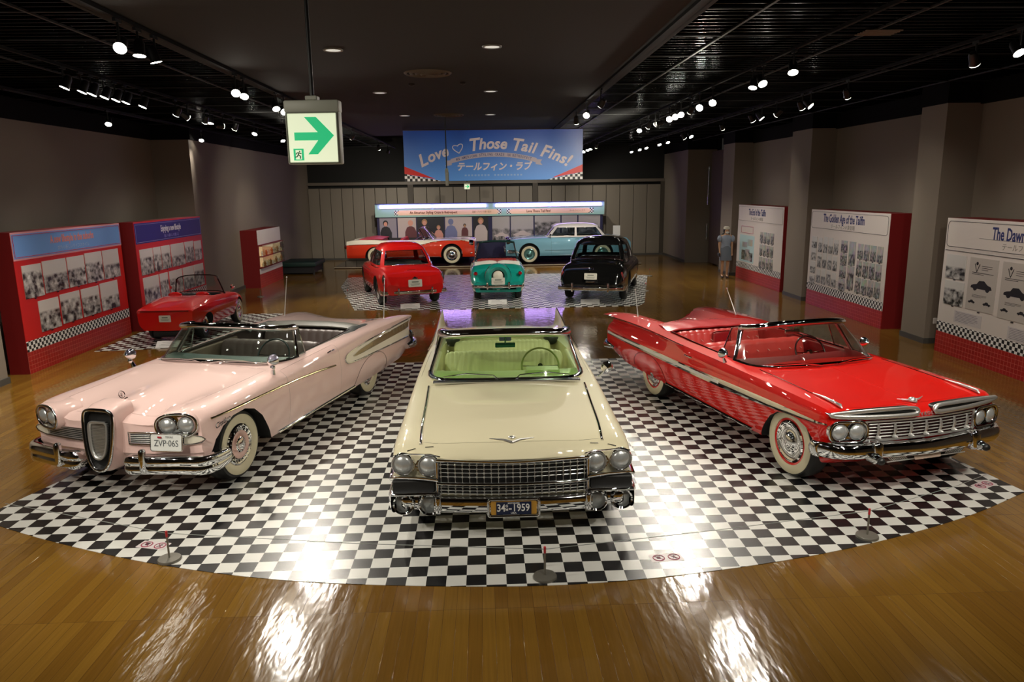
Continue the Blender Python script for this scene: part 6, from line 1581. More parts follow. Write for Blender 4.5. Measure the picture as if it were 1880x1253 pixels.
    q = MB(); q.box((.86, -.006, .98), (1.25, .006, .82)); o = q.build('photo_window', [wn], T, 0)
    q = MB()
    for x, z, w, h_ in ((.6, .78, .3, .3), (.95, .8, .35, .34), (1.25, .75, .28, .26), (.7, 1.1, .42, .16), (1.15, 1.18, .4, .2)): q.box((x, -.011, z), (w, .004, h_))
    q.build('window_picture', [COLR], o, 0)
    it = []
    for i, x in enumerate((1.95, 2.22, 2.49, 2.76)):
        for j in range(3): it.append((x, x+.2, 1.58-(j+1)*.36+.03, 1.56-j*.36))
    prints(T, it, COLR)
    q = MB(); stripes(q, 1.8, .52, 1.1, 4, .03, .004, -.009, seed=5); q.box((3.0, -.009, .55), (.006, .003, .26)); q.build('text_lines', [mat('ink_soft', srgb('#77727c'), .5)], T, 0)

def diner():
    X0, X1, Y = -4.07, 5.25, 25.1; W = X1-X0
    T = thing('photo_wall', 'teal and navy photo wall with neon tubes behind the two sideways cars', 'display board', (X0, Y, 0), 0)
    te = mat('diner_teal', srgb('#93bdb4'), .5); nv = mat('diner_navy', srgb('#171340'), .5)
    q = MB(); q.box((W/2, .15, 1.165), (W, .3, 2.33)); q.build('panel', [nv], T, 0)
    q = MB(); q.box((W/2, -.03, 2.07), (W+.1, .1, .52)); tb = q.build('top_band', [te], T, 0)
    q = MB(); q.box((W/2, -.05, 2.345), (W+.1, .14, .03)); q.build('cornice', [mat('cornice_navy', srgb('#2b2a66'), .4)], T, 0)
    ne = mat('neon_violet', (.8, .6, 1), .3, emit=(.50, .30, 1.0), strength=13)
    for a, b in ((-3.92, -1.82), (-1.75, .41), (.81, 2.96), (3.05, 5.17)):
        q = MB(); q.cyl((a-X0, -.11, 2.23), (b-X0, -.11, 2.23), .055, n=12); q.build('neon_tube', [ne], T, 60)
        q = MB(); q.box(((a+b)/2-X0, -.085, 2.16), (b-a, .04, .02)); q.build('neon_holder', [mat('holder_white', (.5, .5, .5), .4)], T, 0)
    cream = mat('banner_salmon', srgb('#efc9a8'), .5); ink = mat('ink_maroon', srgb('#6e1c22'), .5)
    for x, w, t, s in ((-1.0-.15, 4.2, 'An American Styling Craze in Retrospect', '\u56de\u9867\u30fb\u30a2\u30e1\u30ea\u30ab\u8eca\u306e\u8a2d\u8a08'), (3.05, 3.4, 'Love Those Tail Fins!', '\u30c6\u30fc\u30eb\u30d5\u30a3\u30f3\u30fb\u30e9\u30d6')):
        q = MB(); P = [(-w/2, 0), (-w/2+.12, .1), (w/2-.12, .1), (w/2, 0), (w/2-.12, -.1), (-w/2+.12, -.1)]; q.add([(x-X0+p[0], -.09, 1.98+p[1]) for p in P]+[(x-X0+p[0], -.075, 1.98+p[1]) for p in P], [tuple(range(5, -1, -1)), tuple(range(6, 12))]+[(i, (i+1) % 6, 6+(i+1) % 6, 6+i) for i in range(6)]); b = q.build('banner_sign', [cream], T, 0)
        M = Matrix.Translation((x-X0-w*.14, -.093, 1.98)) @ Matrix.Rotation(PI/2, 4, 'X'); q = MB(); q.text(t, .145, M, .001, .004, sx=.80, res=1); q.build('lettering', [ink], b, 0)
        M = Matrix.Translation((x-X0+w*.33, -.093, 1.98)) @ Matrix.Rotation(PI/2, 4, 'X'); q = MB(); q.text(s, .09, M, .001, .0, sx=.8, res=1); q.build('subtitle', [mat('ink_brown', srgb('#9a6a5a'), .5)], b, 0)
        for s_ in (-1, 1):
            q = MB(); q.box((x-X0+s_*(w/2+.0), -.082, 1.98), (.2, .012, .2)); q.build('checker_tip', [CHK], b, 0)
    # photographs
    sky = mat('photo_sky', srgb('#8b8590'), .5); skin = mat('photo_skin', srgb('#c98f7d'), .5); drk = mat('photo_dark', srgb('#16141c'), .5); pl = mat('photo_pale', srgb('#b7a8a4'), .5); hair = mat('photo_hair', srgb('#a0764e'), .5)
    xs = [(-3.97, -3.28, sky), (-3.23, -2.48, pl), (-2.43, -1.33, drk), (-1.28, -.18, pl), (-.13, .5, drk)]
    def figure(o, x, z, h, m1, m2, m3):
        q = MB(); q.ball((x, -.016, z+h*.84), h*.11, sc=(.8, .02, 1), n=14); q.build('picture_face', [m1], o, 40)
        q = MB(); q.ball((x, -.0145, z+h*.88), h*.14, sc=(.9, .02, 1), n=14); q.build('picture_hair', [m3], o, 40)
        q = MB(); P = [(-.32, 0), (-.30, .45), (-.2, .66), (-.06, .72), (.06, .72), (.2, .66), (.32, .42), (.30, 0)]; q.add([(x+p[0]*h*.9, -.0155, z+p[1]*h) for p in P], [tuple(range(8))]); q.build('picture_torso', [m2], o, 0, recalc=False)
    for i, (a, b, m) in enumerate(xs):
        q = MB(); q.box(((a+b)/2-X0, -.008, 1.29), (b-a, .01, .98)); o = q.build('photo_print', [m], T, 0); c = (a+b)/2-X0
        if i == 0: figure(o, c-.1, .82, .85, skin, drk, drk)
        if i == 1: figure(o, c+.15, .82, .85, skin, mat('photo_maroon', srgb('#5b2a2c'), .5), skin)
        if i == 2: figure(o, c-.25, .80, .9, skin, mat('photo_maroon', srgb('#5b2a2c'), .5), hair); figure(o, c+.32, .80, .65, skin, skin, hair)
        if i == 3:
            figure(o, c-.32, .80, .9, mat('photo_bluegrey', srgb('#6b7398'), .5), mat('photo_bluegrey', srgb('#6b7398'), .5), mat('photo_bluegrey', srgb('#6b7398'), .5)); figure(o, c+.25, 1.0, .5, hair, mat('photo_maroon', srgb('#5b2a2c'), .5), drk); q = MB(); q.box((c+.15, -.018, .93), (.78, .004, .1)); q.build('picture_band', [drk], o, 0)
        if i == 4: figure(o, c, .78, .95, skin, pl, hair)
    prints_w = [(2.98, 3.7), (3.76, 4.75)]
    for a, b in ((-.02, 0),): pass
    mono = photo_mat('mono_photo_warm', hi=(.42, .38, .38))
    for a, b in ((2.92-.0, 3.72), ):
        pass
    for a, b in ((.0, .0),): pass
    XS = [(1.0+.0, 0)]
    for a, b, z0 in ((.66, 1.38, .8), (1.43, 2.36, .8), (2.42, 3.48, .8), (3.54, 4.18, .8), (4.24, 5.14, .8)):
        q = MB(); q.box((0, 0, 0), (b-a, .01, .98)); o = q.build('photo_print', [mono], T, 0); o.location = ((a+b)/2-X0, -.012, 1.29)
        s = silhouette(o, -(b-a)*.4, -.38, (b-a)*.8, mat('photo_grey', srgb('#4a4448'), .5) if a > 1.9 else pl, y=-.008)
    # shift the people photographs left of the car photographs
    for o in kids(T):
        if o.name.startswith('photo_print') and o.location.x == 0:
            o.location.x = -(X0+3.98)*0
    return T

def top_banner():
    W, H = 4.9, 1.34
    T = thing('hanging_banner', 'wide blue hanging banner reading Love Those Tail Fins', 'banner', (.63, 15.2, 3.79), 0)
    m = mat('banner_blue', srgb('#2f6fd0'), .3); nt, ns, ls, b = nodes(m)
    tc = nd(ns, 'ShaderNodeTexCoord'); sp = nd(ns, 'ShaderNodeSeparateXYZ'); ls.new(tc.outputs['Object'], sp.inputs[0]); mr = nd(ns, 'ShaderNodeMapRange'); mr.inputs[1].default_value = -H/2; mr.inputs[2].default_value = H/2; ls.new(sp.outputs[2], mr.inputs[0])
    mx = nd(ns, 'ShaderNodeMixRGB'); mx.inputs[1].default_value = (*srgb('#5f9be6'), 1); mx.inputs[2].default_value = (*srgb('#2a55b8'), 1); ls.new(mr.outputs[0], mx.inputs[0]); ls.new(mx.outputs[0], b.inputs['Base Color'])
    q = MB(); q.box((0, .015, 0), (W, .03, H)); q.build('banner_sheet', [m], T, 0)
    q = MB(); q.cyl((-W/2, .015, H/2+.01), (W/2, .015, H/2+.01), .015, n=8); q.build('hanging_rail', [CHROME_B], T, 0)
    red = mat('banner_red', srgb('#d02018'), .4); ivory = mat('banner_cream', srgb('#d9cdd0'), .4)
    for s in (-1, 1):
        q = MB(); P = [(s*W/2, -H/2+.40), (s*W/2, -H/2+.2), (s*(W/2-.85), -H/2+.05)]; q.add([(p[0], -.004, p[1]) for p in P]+[(p[0], 0, p[1]) for p in P], [(0, 1, 2), (3, 5, 4)]); q.build('red_wedge', [red], T, 0)
        q = MB(); P = [(s*W/2, -H/2+.2), (s*W/2, -H/2), (s*(W/2-1.0), -H/2)]; q.add([(p[0], -.004, p[1]) for p in P]+[(p[0], 0, p[1]) for p in P], [(0, 1, 2), (3, 5, 4)]); q.build('checker_wedge', [checker_mat('checker_banner', .07, 'xz', .5, off=(0, .57))], T, 0)
    # arched script
    txt = 'Love \u2661 Those Tail Fins!'
    widths = {'L': .30, 'o': .21, 'v': .20, 'e': .20, ' ': .13, '\u2661': .34, 'T': .27, 'h': .23, 's': .17, 'a': .21, 'i': .11, 'l': .11, 'F': .26, 'n': .23, '!': .12}
    tot = sum(widths[c] for c in txt); x = -tot/2; Rr = 4.9; q = MB()
    for c in txt:
        w = widths[c]; xc = x+w/2; x += w
        if c == ' ': continue
        a = xc/Rr; px, pz = Rr*math.sin(a), .30-Rr*(1-math.cos(a))
        M = Matrix.Translation((px*.97, -.006, pz)) @ Matrix.Rotation(a, 4, 'Y') @ Matrix.Rotation(PI/2, 4, 'X')
        if c == '\u2661':
            P = [Vector((.14*math.sin(t)**3*1.0, (.11*math.cos(t)-.045*math.cos(2*t)-.015*math.cos(3*t)), 0)) for t in linspace(0.3, 2*PI, 28)]; q.tube([M @ p for p in P], .013, 5)
        else: q.text(c, .46 if c.isupper() or c == '!' else .40, M, .001, .012, shear=.22, res=3)
    q.build('lettering', [ivory], T, 0)
    # ribbon
    n = 24; G = []; Rb = 4.2
    for i in range(n+1):
        a = -.285+.57*i/n; G.append([Vector((Rb*math.sin(a), -.006, .02-Rb*(1-math.cos(a))+dz)) for dz in (-.06, .06)])
    q = MB(); q.grid(G)
    for s in (-1, 1):
        e = Rb*math.sin(.285)*s; z = .02-Rb*(1-math.cos(.285)); q.add([(e-s*.03, -.005, z-.10), (e+s*.16, -.005, z-.13), (e+s*.10, -.005, z-.05), (e+s*.15, -.005, z+.02), (e-s*.03, -.005, z+.03)], [(0, 1, 2, 3, 4)])
    rb = q.build('ribbon', [mat('ribbon_grey', srgb('#b4a9b4'), .4)], T, 0, recalc=False)
    q = MB(); t = 'AN AMERICAN STYLING CRAZE IN RETROSPECT'
    for i, c in enumerate(t):
        a = -.25+.50*(i+.5)/len(t)
        if c == ' ': continue
        M = Matrix.Translation((Rb*math.sin(a), -.0075, .02-Rb*(1-math.cos(a)))) @ Matrix.Rotation(a, 4, 'Y') @ Matrix.Rotation(PI/2, 4, 'X'); q.text(c, .10, M, .0005, .002, sx=.75, res=1)
    q.build('ribbon_lettering', [mat('ink_slate', srgb('#4d4f78'), .4)], rb, 0)
    q = MB(); M = Matrix.Translation((0, -.006, -.31)) @ Matrix.Rotation(PI/2, 4, 'X'); q.text('\u30c6\u30fc\u30eb\u30d5\u30a3\u30f3\u30fb\u30e9\u30d6', .24, M, .001, .008, shear=.2, sx=.95, res=2); q.build('subtitle', [ivory], T, 0)
    q = MB()
    for i in range(18):
        if i != 8: q.box((-.78+.09*i, -.006, -.53), (.05, .003, .045))
    q.build('small_print', [mat('ink_cobalt', srgb('#8fb0e0'), .4)], T, 0)
    for s in (-1, 1):
        q = MB(); q.cyl((s*2.0, .015, H/2), (s*2.0, .015, H/2+.06), .004, n=6); q.build('hanging_wire', [CHROME_B], T, 0)

# ------------------------------------------------------------------ small things
def exit_sign(loc, rz, w, h, d, label, pole_top, arrow=True):
    T = thing('exit_sign', label, 'exit sign', loc, rz)
    cs = mat('sign_casing', srgb('#a9ab9c'), .5); gm = mat('sign_face', srgb('#e8f0d0'), .5, emit=srgb('#e9f3cf'), strength=.62); gr = mat('sign_green', srgb('#12b878'), .5, emit=srgb('#18c880'), strength=.55)
    q = MB(); q.rbox((0, 0, -.02*h), (w, d, h*.96), .012, 2); q.rbox((0, 0, h*.43), (w*1.02, d*1.1, h*.2), .012, 2); q.build('casing', [cs], T, 30)
    q = MB(); q.box((0, -d/2-.002, -h*.075), (w*.90, .006, h*.78)); f = q.build('light_panel', [gm], T, 0)
    q = MB(); q.tube([Vector((p[0], -d/2-.004, p[1]-h*.075)) for p in rrect(w*.93, h*.81, .01, 2)], .006*w/.4, 4, closed=True); q.build('panel_frame', [mat('frame_grey', srgb('#77786c'), .4)], T, 0)
    A = [(-.34, .055), (.10, .055), (-.14, .30), (.08, .30), (.40, .0), (.08, -.30), (-.10, -.30), (.10, -.075), (-.34, -.075)]
    q = MB(); q.add([(a*w, -d/2-.0065, z*h-.04*h) for a, z in A], [(0, 1, 7, 8), (1, 2, 3, 4), (1, 4, 7), (4, 5, 6, 7)]); q.build('arrow', [gr], f, 0, recalc=False)
    if arrow:
        q = MB(); q.box((-.28*w, -d/2-.0055, -.34*h), (.19*w, .003, .19*h)); p = q.build('pictogram', [gr], f, 0)
        q = MB(); q.box((-.28*w, -d/2-.0075, -.345*h), (.11*w, .002, .15*h)); q.build('pictogram_door', [gm], p, 0)
        q = MB(); c = Vector((-.28*w, -d/2-.0095, -.345*h)); k = h*.075
        q.ball(c+Vector((.02*w, 0, k*.75)), k*.17, n=8); q.tube([c+Vector((x*k, 0, z*k)) for x, z in ((.1, .5), (-.1, .0), (.35, -.3), (.3, -.85))], k*.15, 5); q.tube([c+Vector((x*k, 0, z*k)) for x, z in ((-.1, .0), (-.4, -.4), (-.8, -.5))], k*.13, 5); q.tube([c+Vector((x*k, 0, z*k)) for x, z in ((-.6, .1), (-.3, .45), (.1, .45), (.6, .2))], k*.11, 5)
        q.build('running_figure', [mat('sign_green_dark', srgb('#0b6b45'), .5)], p, 0)
    q = MB(); q.cyl((0, 0, h*.5), (0, 0, pole_top-loc[2]), .014, n=10); q.build('hanging_pole', [mat('pole_dark', (.012, .011, .01), .5)], T, 40)
    q = MB(); q.rbox((0, 0, h*.565), (.22*w, d*.8, .07*h), .005, 1); q.build('pole_bracket', [cs], T, 30)
    return T

def spotlight_proto():
    T = thing('track_spotlight', 'x', 'spotlight', (0, 0, 0)); q = MB()
    bk = mat('spot_black', (.008, .008, .008), .4)
    q.lathe([(.001, -.16), (.035, -.155), (.05, -.12), (.052, -.02), (.06, 0), (.056, .004), (.05, -.01)], (0, 0, 0), (0, 0, -1), 16); H = q.build('lamp_housing', [bk], T, 40)
    q = MB(); q.lathe([(.057, .0045), (.03, .0055), (.001, .006)], (0, 0, 0), (0, 0, -1), 16); q.build('lamp_lens', [mat('spot_lens', (1, 1, .95), .3, emit=(1, .93, .80), strength=40)], H, 0)
    q = MB(); q.cyl((0, 0, .06), (0, 0, .23), .012, n=8); q.box((0, 0, .2375), (.03, .12, .03)); q.build('lamp_arm', [bk], T, 30)
    return T

def ceiling_spots():
    X = {'c': [(-6.85, 'far left row over the red photo boards'), ]}
    rows = {
     -3.0: ([1.93, 2.32, 2.69, 5.15, 5.5, 7.12, 7.6], 'black spotlight on the track along the brown ceiling edge, pink car side', 'spotlights above the pink car'),
     -4.92: ([4.49, 4.9, 5.15, 5.48, 5.8, 6.1, 6.64, 9.22, 9.5, 12.27, 14.7, 15.4], 'black spotlight on the middle track over the floor beside the red photo boards', 'spotlights on the middle left track'),
     -6.85: ([9.48, 14.2], 'black spotlight on the track nearest the left wall', 'spotlights nearest the left wall'),
     2.28: ([8.72], 'single black spotlight on the brown ceiling edge, black saloon side', None),
     4.08: ([3.72, 4.69, 5.06, 6.86, 7.59, 8.8, 9.22, 9.67, 12.55, 20.7, 21.4, 22.5], 'black spotlight on the track above the bright red convertible', 'spotlights above the red convertible'),
     5.98: ([2.52, 3.23, 7.5, 7.84, 9.75, 10.23, 14.86, 15.5, 17.4, 18.5, 20.4, 21.5, 23.0], 'black spotlight on the track nearest the white boards', 'spotlights nearest the white boards')}
    # which lamp looks where (target x, y, z)
    aim = {(-3.0, 1.93): (-2.4, -2.2, .8), (-3.0, 2.32): (-3.0, 1.8, .5), (-3.0, 2.69): (-2.2, 3.2, .5), (-3.0, 5.15): (-1.6, .5, .5), (-3.0, 5.5): (-2.6, 2.6, .5), (-3.0, 7.12): (-1.6, 4.6, .5), (-3.0, 7.6): (.4, 2.6, .6),
           (2.28, 8.72): (.6, 3.6, .6), (4.08, 3.72): (3.6, 1.8, .5), (4.08, 4.69): (4.4, 1.2, .5), (4.08, 5.06): (3.2, 4.0, .5), (4.08, 6.86): (1.4, 1.6, .3), (4.08, 7.59): (.6, 1.4, .6), (4.08, 8.8): (3.6, 3.0, .5), (4.08, 9.22): (2.0, .6, .2), (4.08, 9.67): (.8, 2.2, .6), (4.08, 12.55): (3.0, 9.0, .5),
           (-4.92, 9.22): (-7.0, 11.8, 1.3), (-4.92, 9.5): (-5.4, 8.6, .4), (-4.92, 12.27): (-5.6, 9.6, .4), (-4.92, 14.7): (-3.4, 12.6, .4), (-4.92, 15.4): (-2.2, 13.2, .5), (-6.85, 9.48): (-6.3, 7.0, .8), (-6.85, 14.2): (-6.4, 11.8, .8),
           (5.98, 2.52): (6.4, -.4, .4), (5.98, 3.23): (8.2, 5.0, 1.2), (5.98, 7.5): (8.3, 5.4, 1.2), (5.98, 7.84): (8.3, 9.6, 1.3), (5.98, 9.75): (8.3, 8.6, .9), (5.98, 10.23): (8.3, 11.4, 1.3), (5.98, 14.86): (7.4, 12.2, .6), (5.98, 15.5): (8.4, 16.4, 1.3)}
    # added lamps that brighten cars, boards and banner, hung unseen or facing away
    extra = [(-4.92, 8.4, (-2.0, 13.8, .8)), (-3.0, 9.0, (-1.8, 13.6, .8)), (2.28, 7.0, (.7, 13.8, .7)), (4.08, 8.2, (3.2, 13.8, .9)), (5.98, 9.0, (3.6, 13.6, .9)), (2.28, 10.2, (3.0, 13.8, .9)), (-4.92, -3.0, (-3.4, 1.6, .5)), (-4.92, -.8, (-3.6, .6, 0)), (-4.92, .8, (-3.2, 2.4, .8)), (-4.92, 2.2, (-7.1, 6.8, 1.2)),
             (-3.0, -3.0, (.1, .7, .5)), (-3.0, -2.0, (-2.5, 1.4, .5)), (-3.0, -.8, (-1.0, .3, 0)), (2.28, -3.0, (.9, .7, .5)), (2.28, -2.0, (3.9, 1.2, .6)), (2.28, -.8, (.5, 1.9, .9)),
             (4.08, -3.0, (4.2, 1.0, .5)), (4.08, -1.5, (4.2, 2.2, .8)), (4.08, -.3, (3.6, 3.4, .8)), (5.98, -1.0, (4.9, 1.0, .5)), (5.98, .5, (3.8, 4.4, .9)), (5.98, 1.6, (8.2, 4.8, 1.4)),
             (-4.92, 7.9, (-7.0, 9.0, 1.5)), (-4.92, 10.9, (-6.9, 12.6, 1.4)), (-4.92, 16.6, (-6.9, 18.6, 1.1)), (-4.92, 10.2, (-.4, 15.2, 3.8)), (4.08, 10.6, (1.7, 15.2, 3.8)), (-3.0, 21.2, (-4.6, 26.1, 1.8)), (2.28, 21.2, (.6, 26.1, 2.2)), (4.08, 23.2, (6.6, 26.1, 1.8)), (-3.0, 12.3, (-1.8, 14.8, .8)), (4.08, 10.9, (.9, 14.6, .8)), (4.08, 11.6, (3.4, 14.8, .8)), (4.08, 19.4, (3.6, 23.4, .8)), (-3.0, 19.0, (-2.4, 23.4, .8)), (5.98, 6.2, (8.3, 8.9, 1.4)), (5.98, 12.2, (8.4, 15.4, 1.4)), (-3.0, 14.0, (-6.5, 19.0, 1.2))]
    P = spotlight_proto(); first = True
    LC = (1., .92, .79)
    todo = []
    for x, (ys, lab, grp) in rows.items():
        for y in ys:
            t = aim.get((x, y))
            if t is None:
                if x == -4.92: t = (-6.4, y-.9, .4)
                elif x == 4.08: t = (3.4, 19.5, .5)
                else: t = (7.0, y-2.6, .5)
            todo.append((x, y, t, lab, grp))
    for x, y, t in extra:
        todo.append((x, y, t, rows[x][1].replace('single ', ''), rows[x][2] or 'spotlights above the black saloon'))  # added lamps borrow the label and group of their track
    todo = [(x, y, t, 'black spotlight on the track along the brown ceiling edge, black saloon side', 'spotlights above the black saloon') if x == 2.28 else (x, y, t, l, g) for x, y, t, l, g in todo]
    for x, y, t, lab, grp in todo:
        T = P if first else copy_tree(P)
        first = False
        T.location = (x, y, 4.2); T['label'] = lab; T['group'] = grp
        d = (Vector(t)-Vector((x, y, 4.2))).normalized()
        rot = d.to_track_quat('-Z', 'Y').to_euler()
        for k in kids(T):
            if k.name.startswith('lamp_housing'): k.rotation_euler = rot
        far = (Vector(t)-Vector((x, y, 4.2))).length
        l = bpy.data.lights.new('spot_beam', 'SPOT'); wall = abs(t[0]) > 6.7
        l.energy = SPOT_E*(far/4.5)**2*(.85 if wall else 1.0)*(1.5 if y > 17 else 1.0)*(1.9 if t[1] > 12 and abs(t[0]) < 4.5 and t[2] < 1 and y > 10.5 else (.35 if t[1] > 13 and abs(t[0]) < 4 and y < 10.5 else 1.0))*(1.3 if t[2] > 3 else 1)*({(4.08, 8.8): .2, (4.08, 9.22): .08, (4.08, 9.67): .2, (-3.0, 1.93): .15, (4.08, 7.59): .5, (4.08, 6.86): .5, (-3.0, 2.32): .6}.get((x, y), 1)); l.color = LC; l.spot_size = math.radians(70 if wall else (40 if (x, y) in ((4.08, 8.8), (4.08, 9.22), (4.08, 9.67), (-3.0, 1.93)) else 84)); l.spot_blend = 1.; l.shadow_soft_size = .045
        lo = bpy.data.objects.new('spot_beam', l); C.objects.link(lo); lo.location = Vector((x, y, 4.2))+d*.03; lo.rotation_euler = rot

def downlights():
    P = None
    for (x, y) in ((-1.39, 3.76), (.47, 3.62), (-1.38, 7.6), (.49, 7.53), (-1.37, 11.48), (.52, 11.43)):
        if P is None:
            P = thing('ceiling_downlight', 'round recessed downlight in the brown middle ceiling', 'ceiling light', (0, 0, 0), 0, 'round downlights in the middle ceiling')
            q = MB(); q.lathe([(.09, .0), (.115, .0), (.118, .012), (.10, .014), (.088, .004)], (0, 0, -.012), (0, 0, 1), 28); q.build('trim_ring', [mat('ring_grey', srgb('#9a9890'), .3)], P, 40)
            q = MB(); q.lathe([(.09, .002), (.05, .004), (.001, .005)], (0, 0, -.010), (0, 0, 1), 28); q.build('diffuser', [mat('downlight_glow', (.7, .7, .65), .4, emit=(1, .97, .85), strength=.55)], P, 0); T = P
        else: T = copy_tree(P)
        T.location = (x, y, 4.5)
    for (x, y, r, lab) in ((-.42, 5.55, .34, 'large round air diffuser in the brown ceiling between the nearer downlights'), (-.4, 11.45, .34, 'round air diffuser in the brown ceiling just before the blue banner')):
        T = thing('air_diffuser', lab, 'air vent', (x, y, 4.5)); bm_ = mat('diffuser_brown', srgb('#584b3c'), .5)
        for k in range(4): q = MB(); a = r*(1-.22*k); q.lathe([(a, 0), (a-.02, -.02-.006*k), (a-.045, -.006), (a-.03, 0)], (0, 0, -.001), (0, 0, 1), 32); q.build('diffuser_ring', [bm_], T, 40)
    for x, y in ((-.75, 6.6), (.05, 6.5)):
        T = thing('smoke_detector', 'small round detector on the brown ceiling behind the large air diffuser', 'detector', (x, y, 4.5), 0, 'detectors behind the air diffuser'); q = MB(); q.lathe([(.05, 0), (.05, -.02), (.03, -.035), (.001, -.04)], (0, 0, 0), (0, 0, 1), 20); q.build('detector_body', [mat('detector_dark', (.02, .015, .012), .5)], T, 40)
    T = thing('air_grille', 'pale slatted air outlet in the black ceiling above the white boards', 'air vent', (4.83, 3.23, 4.545)); q = MB()
    for i in range(5): q.box((0, -.12+.06*i, 0), (.42, .02, .012))
    q.build('outlet_slats', [mat('outlet_grey', srgb('#8a7a66'), .5)], T, 0)

def posts():
    P = None; g = mat('post_grey', srgb('#8c8980'), .35, .6)
    L = [(-2.23, .08, 'short barrier post with red tip at the mat edge before the pink car', 1), (.74, -.37, 'short barrier post with red tip at the mat edge before the cream car', 1), (3.46, .11, 'short barrier post with red tip at the mat edge before the bright red convertible', 1),
         (4.85, 14.9, 'thin barrier post on the wood floor beside the black saloon', 1), (5.75, 18.4, 'thin barrier post on the wood floor beyond the black saloon', 1), (-3.45, 14.6, 'thin barrier post on the wood floor beside the red saloon', 1), (-7.0+1.0, 15.2, 'thin barrier post on the wood floor before the low display case', 1)]
    for x, y, lab, s in L:
        if P is None:
            P = thing('barrier_post', lab, 'barrier post', (0, 0, 0)); q = MB(); q.lathe([(.001, .022), (.085, .02), (.09, .012), (.09, 0), (.001, 0)], (0, 0, 0), (0, 0, 1), 32); q.build('post_base', [g], P, 40)
            q = MB(); q.cyl((0, 0, .02), (0, 0, .20), .008, n=10); q.cyl((0, 0, .12), (0, 0, .126), .0095, n=10); q.build('post_pole', [g], P, 40)
            q = MB(); q.cyl((0, 0, .20), (0, 0, .25), .0095, n=10); q.build('post_tip', [mat('tip_red', srgb('#c03038'), .4)], P, 40); T = P
        else: T = copy_tree(P)
        T.location = (x, y, .004 if y < 5 else 0); T['label'] = lab
    pts = [(-4.25, 1.25, .02), (-3.52, .60, .235), (-2.23, .08, .235), (-.7, -.17, .225), (.74, -.37, .235), (2.1, -.13, .225), (3.46, .11, .235), (4.49, .56, .235), (5.3, 1.3, .02)]
    q = MB(); q.tube(pts, .0028, 5); o = q.build('safety_rope', [mat('cord_grey', srgb('#8f9490'), .3)], None, 50); tag(o, 'thin grey barrier cord strung between the short posts along the front mat', 'cord')

def floor_signs():
    red = mat('sticker_red', srgb('#9c2c4c'), .5); wh = mat('sticker_white', srgb('#d9cfd0'), .4)
    for x, y, a, lab in ((-2.47, .34, .25, 'white no-touch floor sticker before the pink car, with two red-ringed signs'), (1.72, -.13, -.08, 'white no-touch floor sticker between the cream and bright red cars'), (5.12, 1.08, -.5, 'white no-touch floor sticker at the mat corner nearest the white boards')):
        T = thing('floor_sticker', lab, 'sticker', (x, y, .0045), -a); q = MB(); q.prism(rrect(.26, .12, .01, 3), 0, .0008); q.build('sticker_sheet', [wh], T, 0)
        for k, s in enumerate((-1, 1)):
            q = MB(); c = Vector((s*.062, 0, .0014)); q.tube([c+Vector((.045*math.cos(t), .045*math.sin(t), 0)) for t in linspace(0, 2*PI, 25)[:-1]], .0035, 4, closed=True, sx=1.5); q.tube([c+Vector((-.03, .03, 0)), c+Vector((.03, -.03, 0))], .003, 4); q.build('red_ring', [red], T, 0)
            q = MB()
            if k == 0: q.ball(c, .018, sc=(1, .8, .03), n=10); [q.tube([c+Vector((dx, .0, 0)), c+Vector((dx*1.3, .028, 0))], .003, 4) for dx in (-.012, -.004, .004, .012)]
            else: q.ball(c+Vector((.004, .026, 0)), .006, sc=(1, 1, .05), n=8); q.tube([c+Vector((0, .018, 0)), c+Vector((-.002, -.004, 0)), c+Vector((.014, -.026, 0))], .003, 4); q.tube([c+Vector((-.002, -.004, 0)), c+Vector((-.016, -.024, 0))], .003, 4); q.tube([c+Vector((-.016, .006, 0)), c+Vector((.016, .012, 0))], .003, 4)
            q.build('pictogram', [mat('sticker_dark', srgb('#4a2034'), .5)], T, 0)
    for x, y, rz, lab in ((-1.56, 12.72, .12, 'white caption card on the floor behind the red saloon'), (.63, 13.1, 0, 'white caption card on the floor behind the turquoise car'), (2.98, 12.85, -.12, 'white caption card on the floor behind the black saloon'), (-5.75, 8.55, .15, 'white caption card on the floor behind the open red roadster')):
        T = thing('caption_card', lab, 'card', (x, y, .004), rz); q = MB(); a = .5
        q.add([(-.24, -.1, 0), (.24, -.1, 0), (.24, .1, .09), (-.24, .1, .09), (-.24, .1, 0), (.24, .1, 0)], [(0, 1, 2, 3), (0, 3, 4), (1, 5, 2), (3, 2, 5, 4), (0, 4, 5, 1)]); q.build('card_body', [WHITEPAPER], T, 0)
        q = MB(); 
        for i in range(3): q.box((-.02*i, -.05+.045*i, .0245+.0205*i), (.36-.08*i, .008, .001), rot=Matrix.Rotation(math.atan2(.09, .2), 3, 'X'))
        q.build('card_print', [GREYI], T, 0)

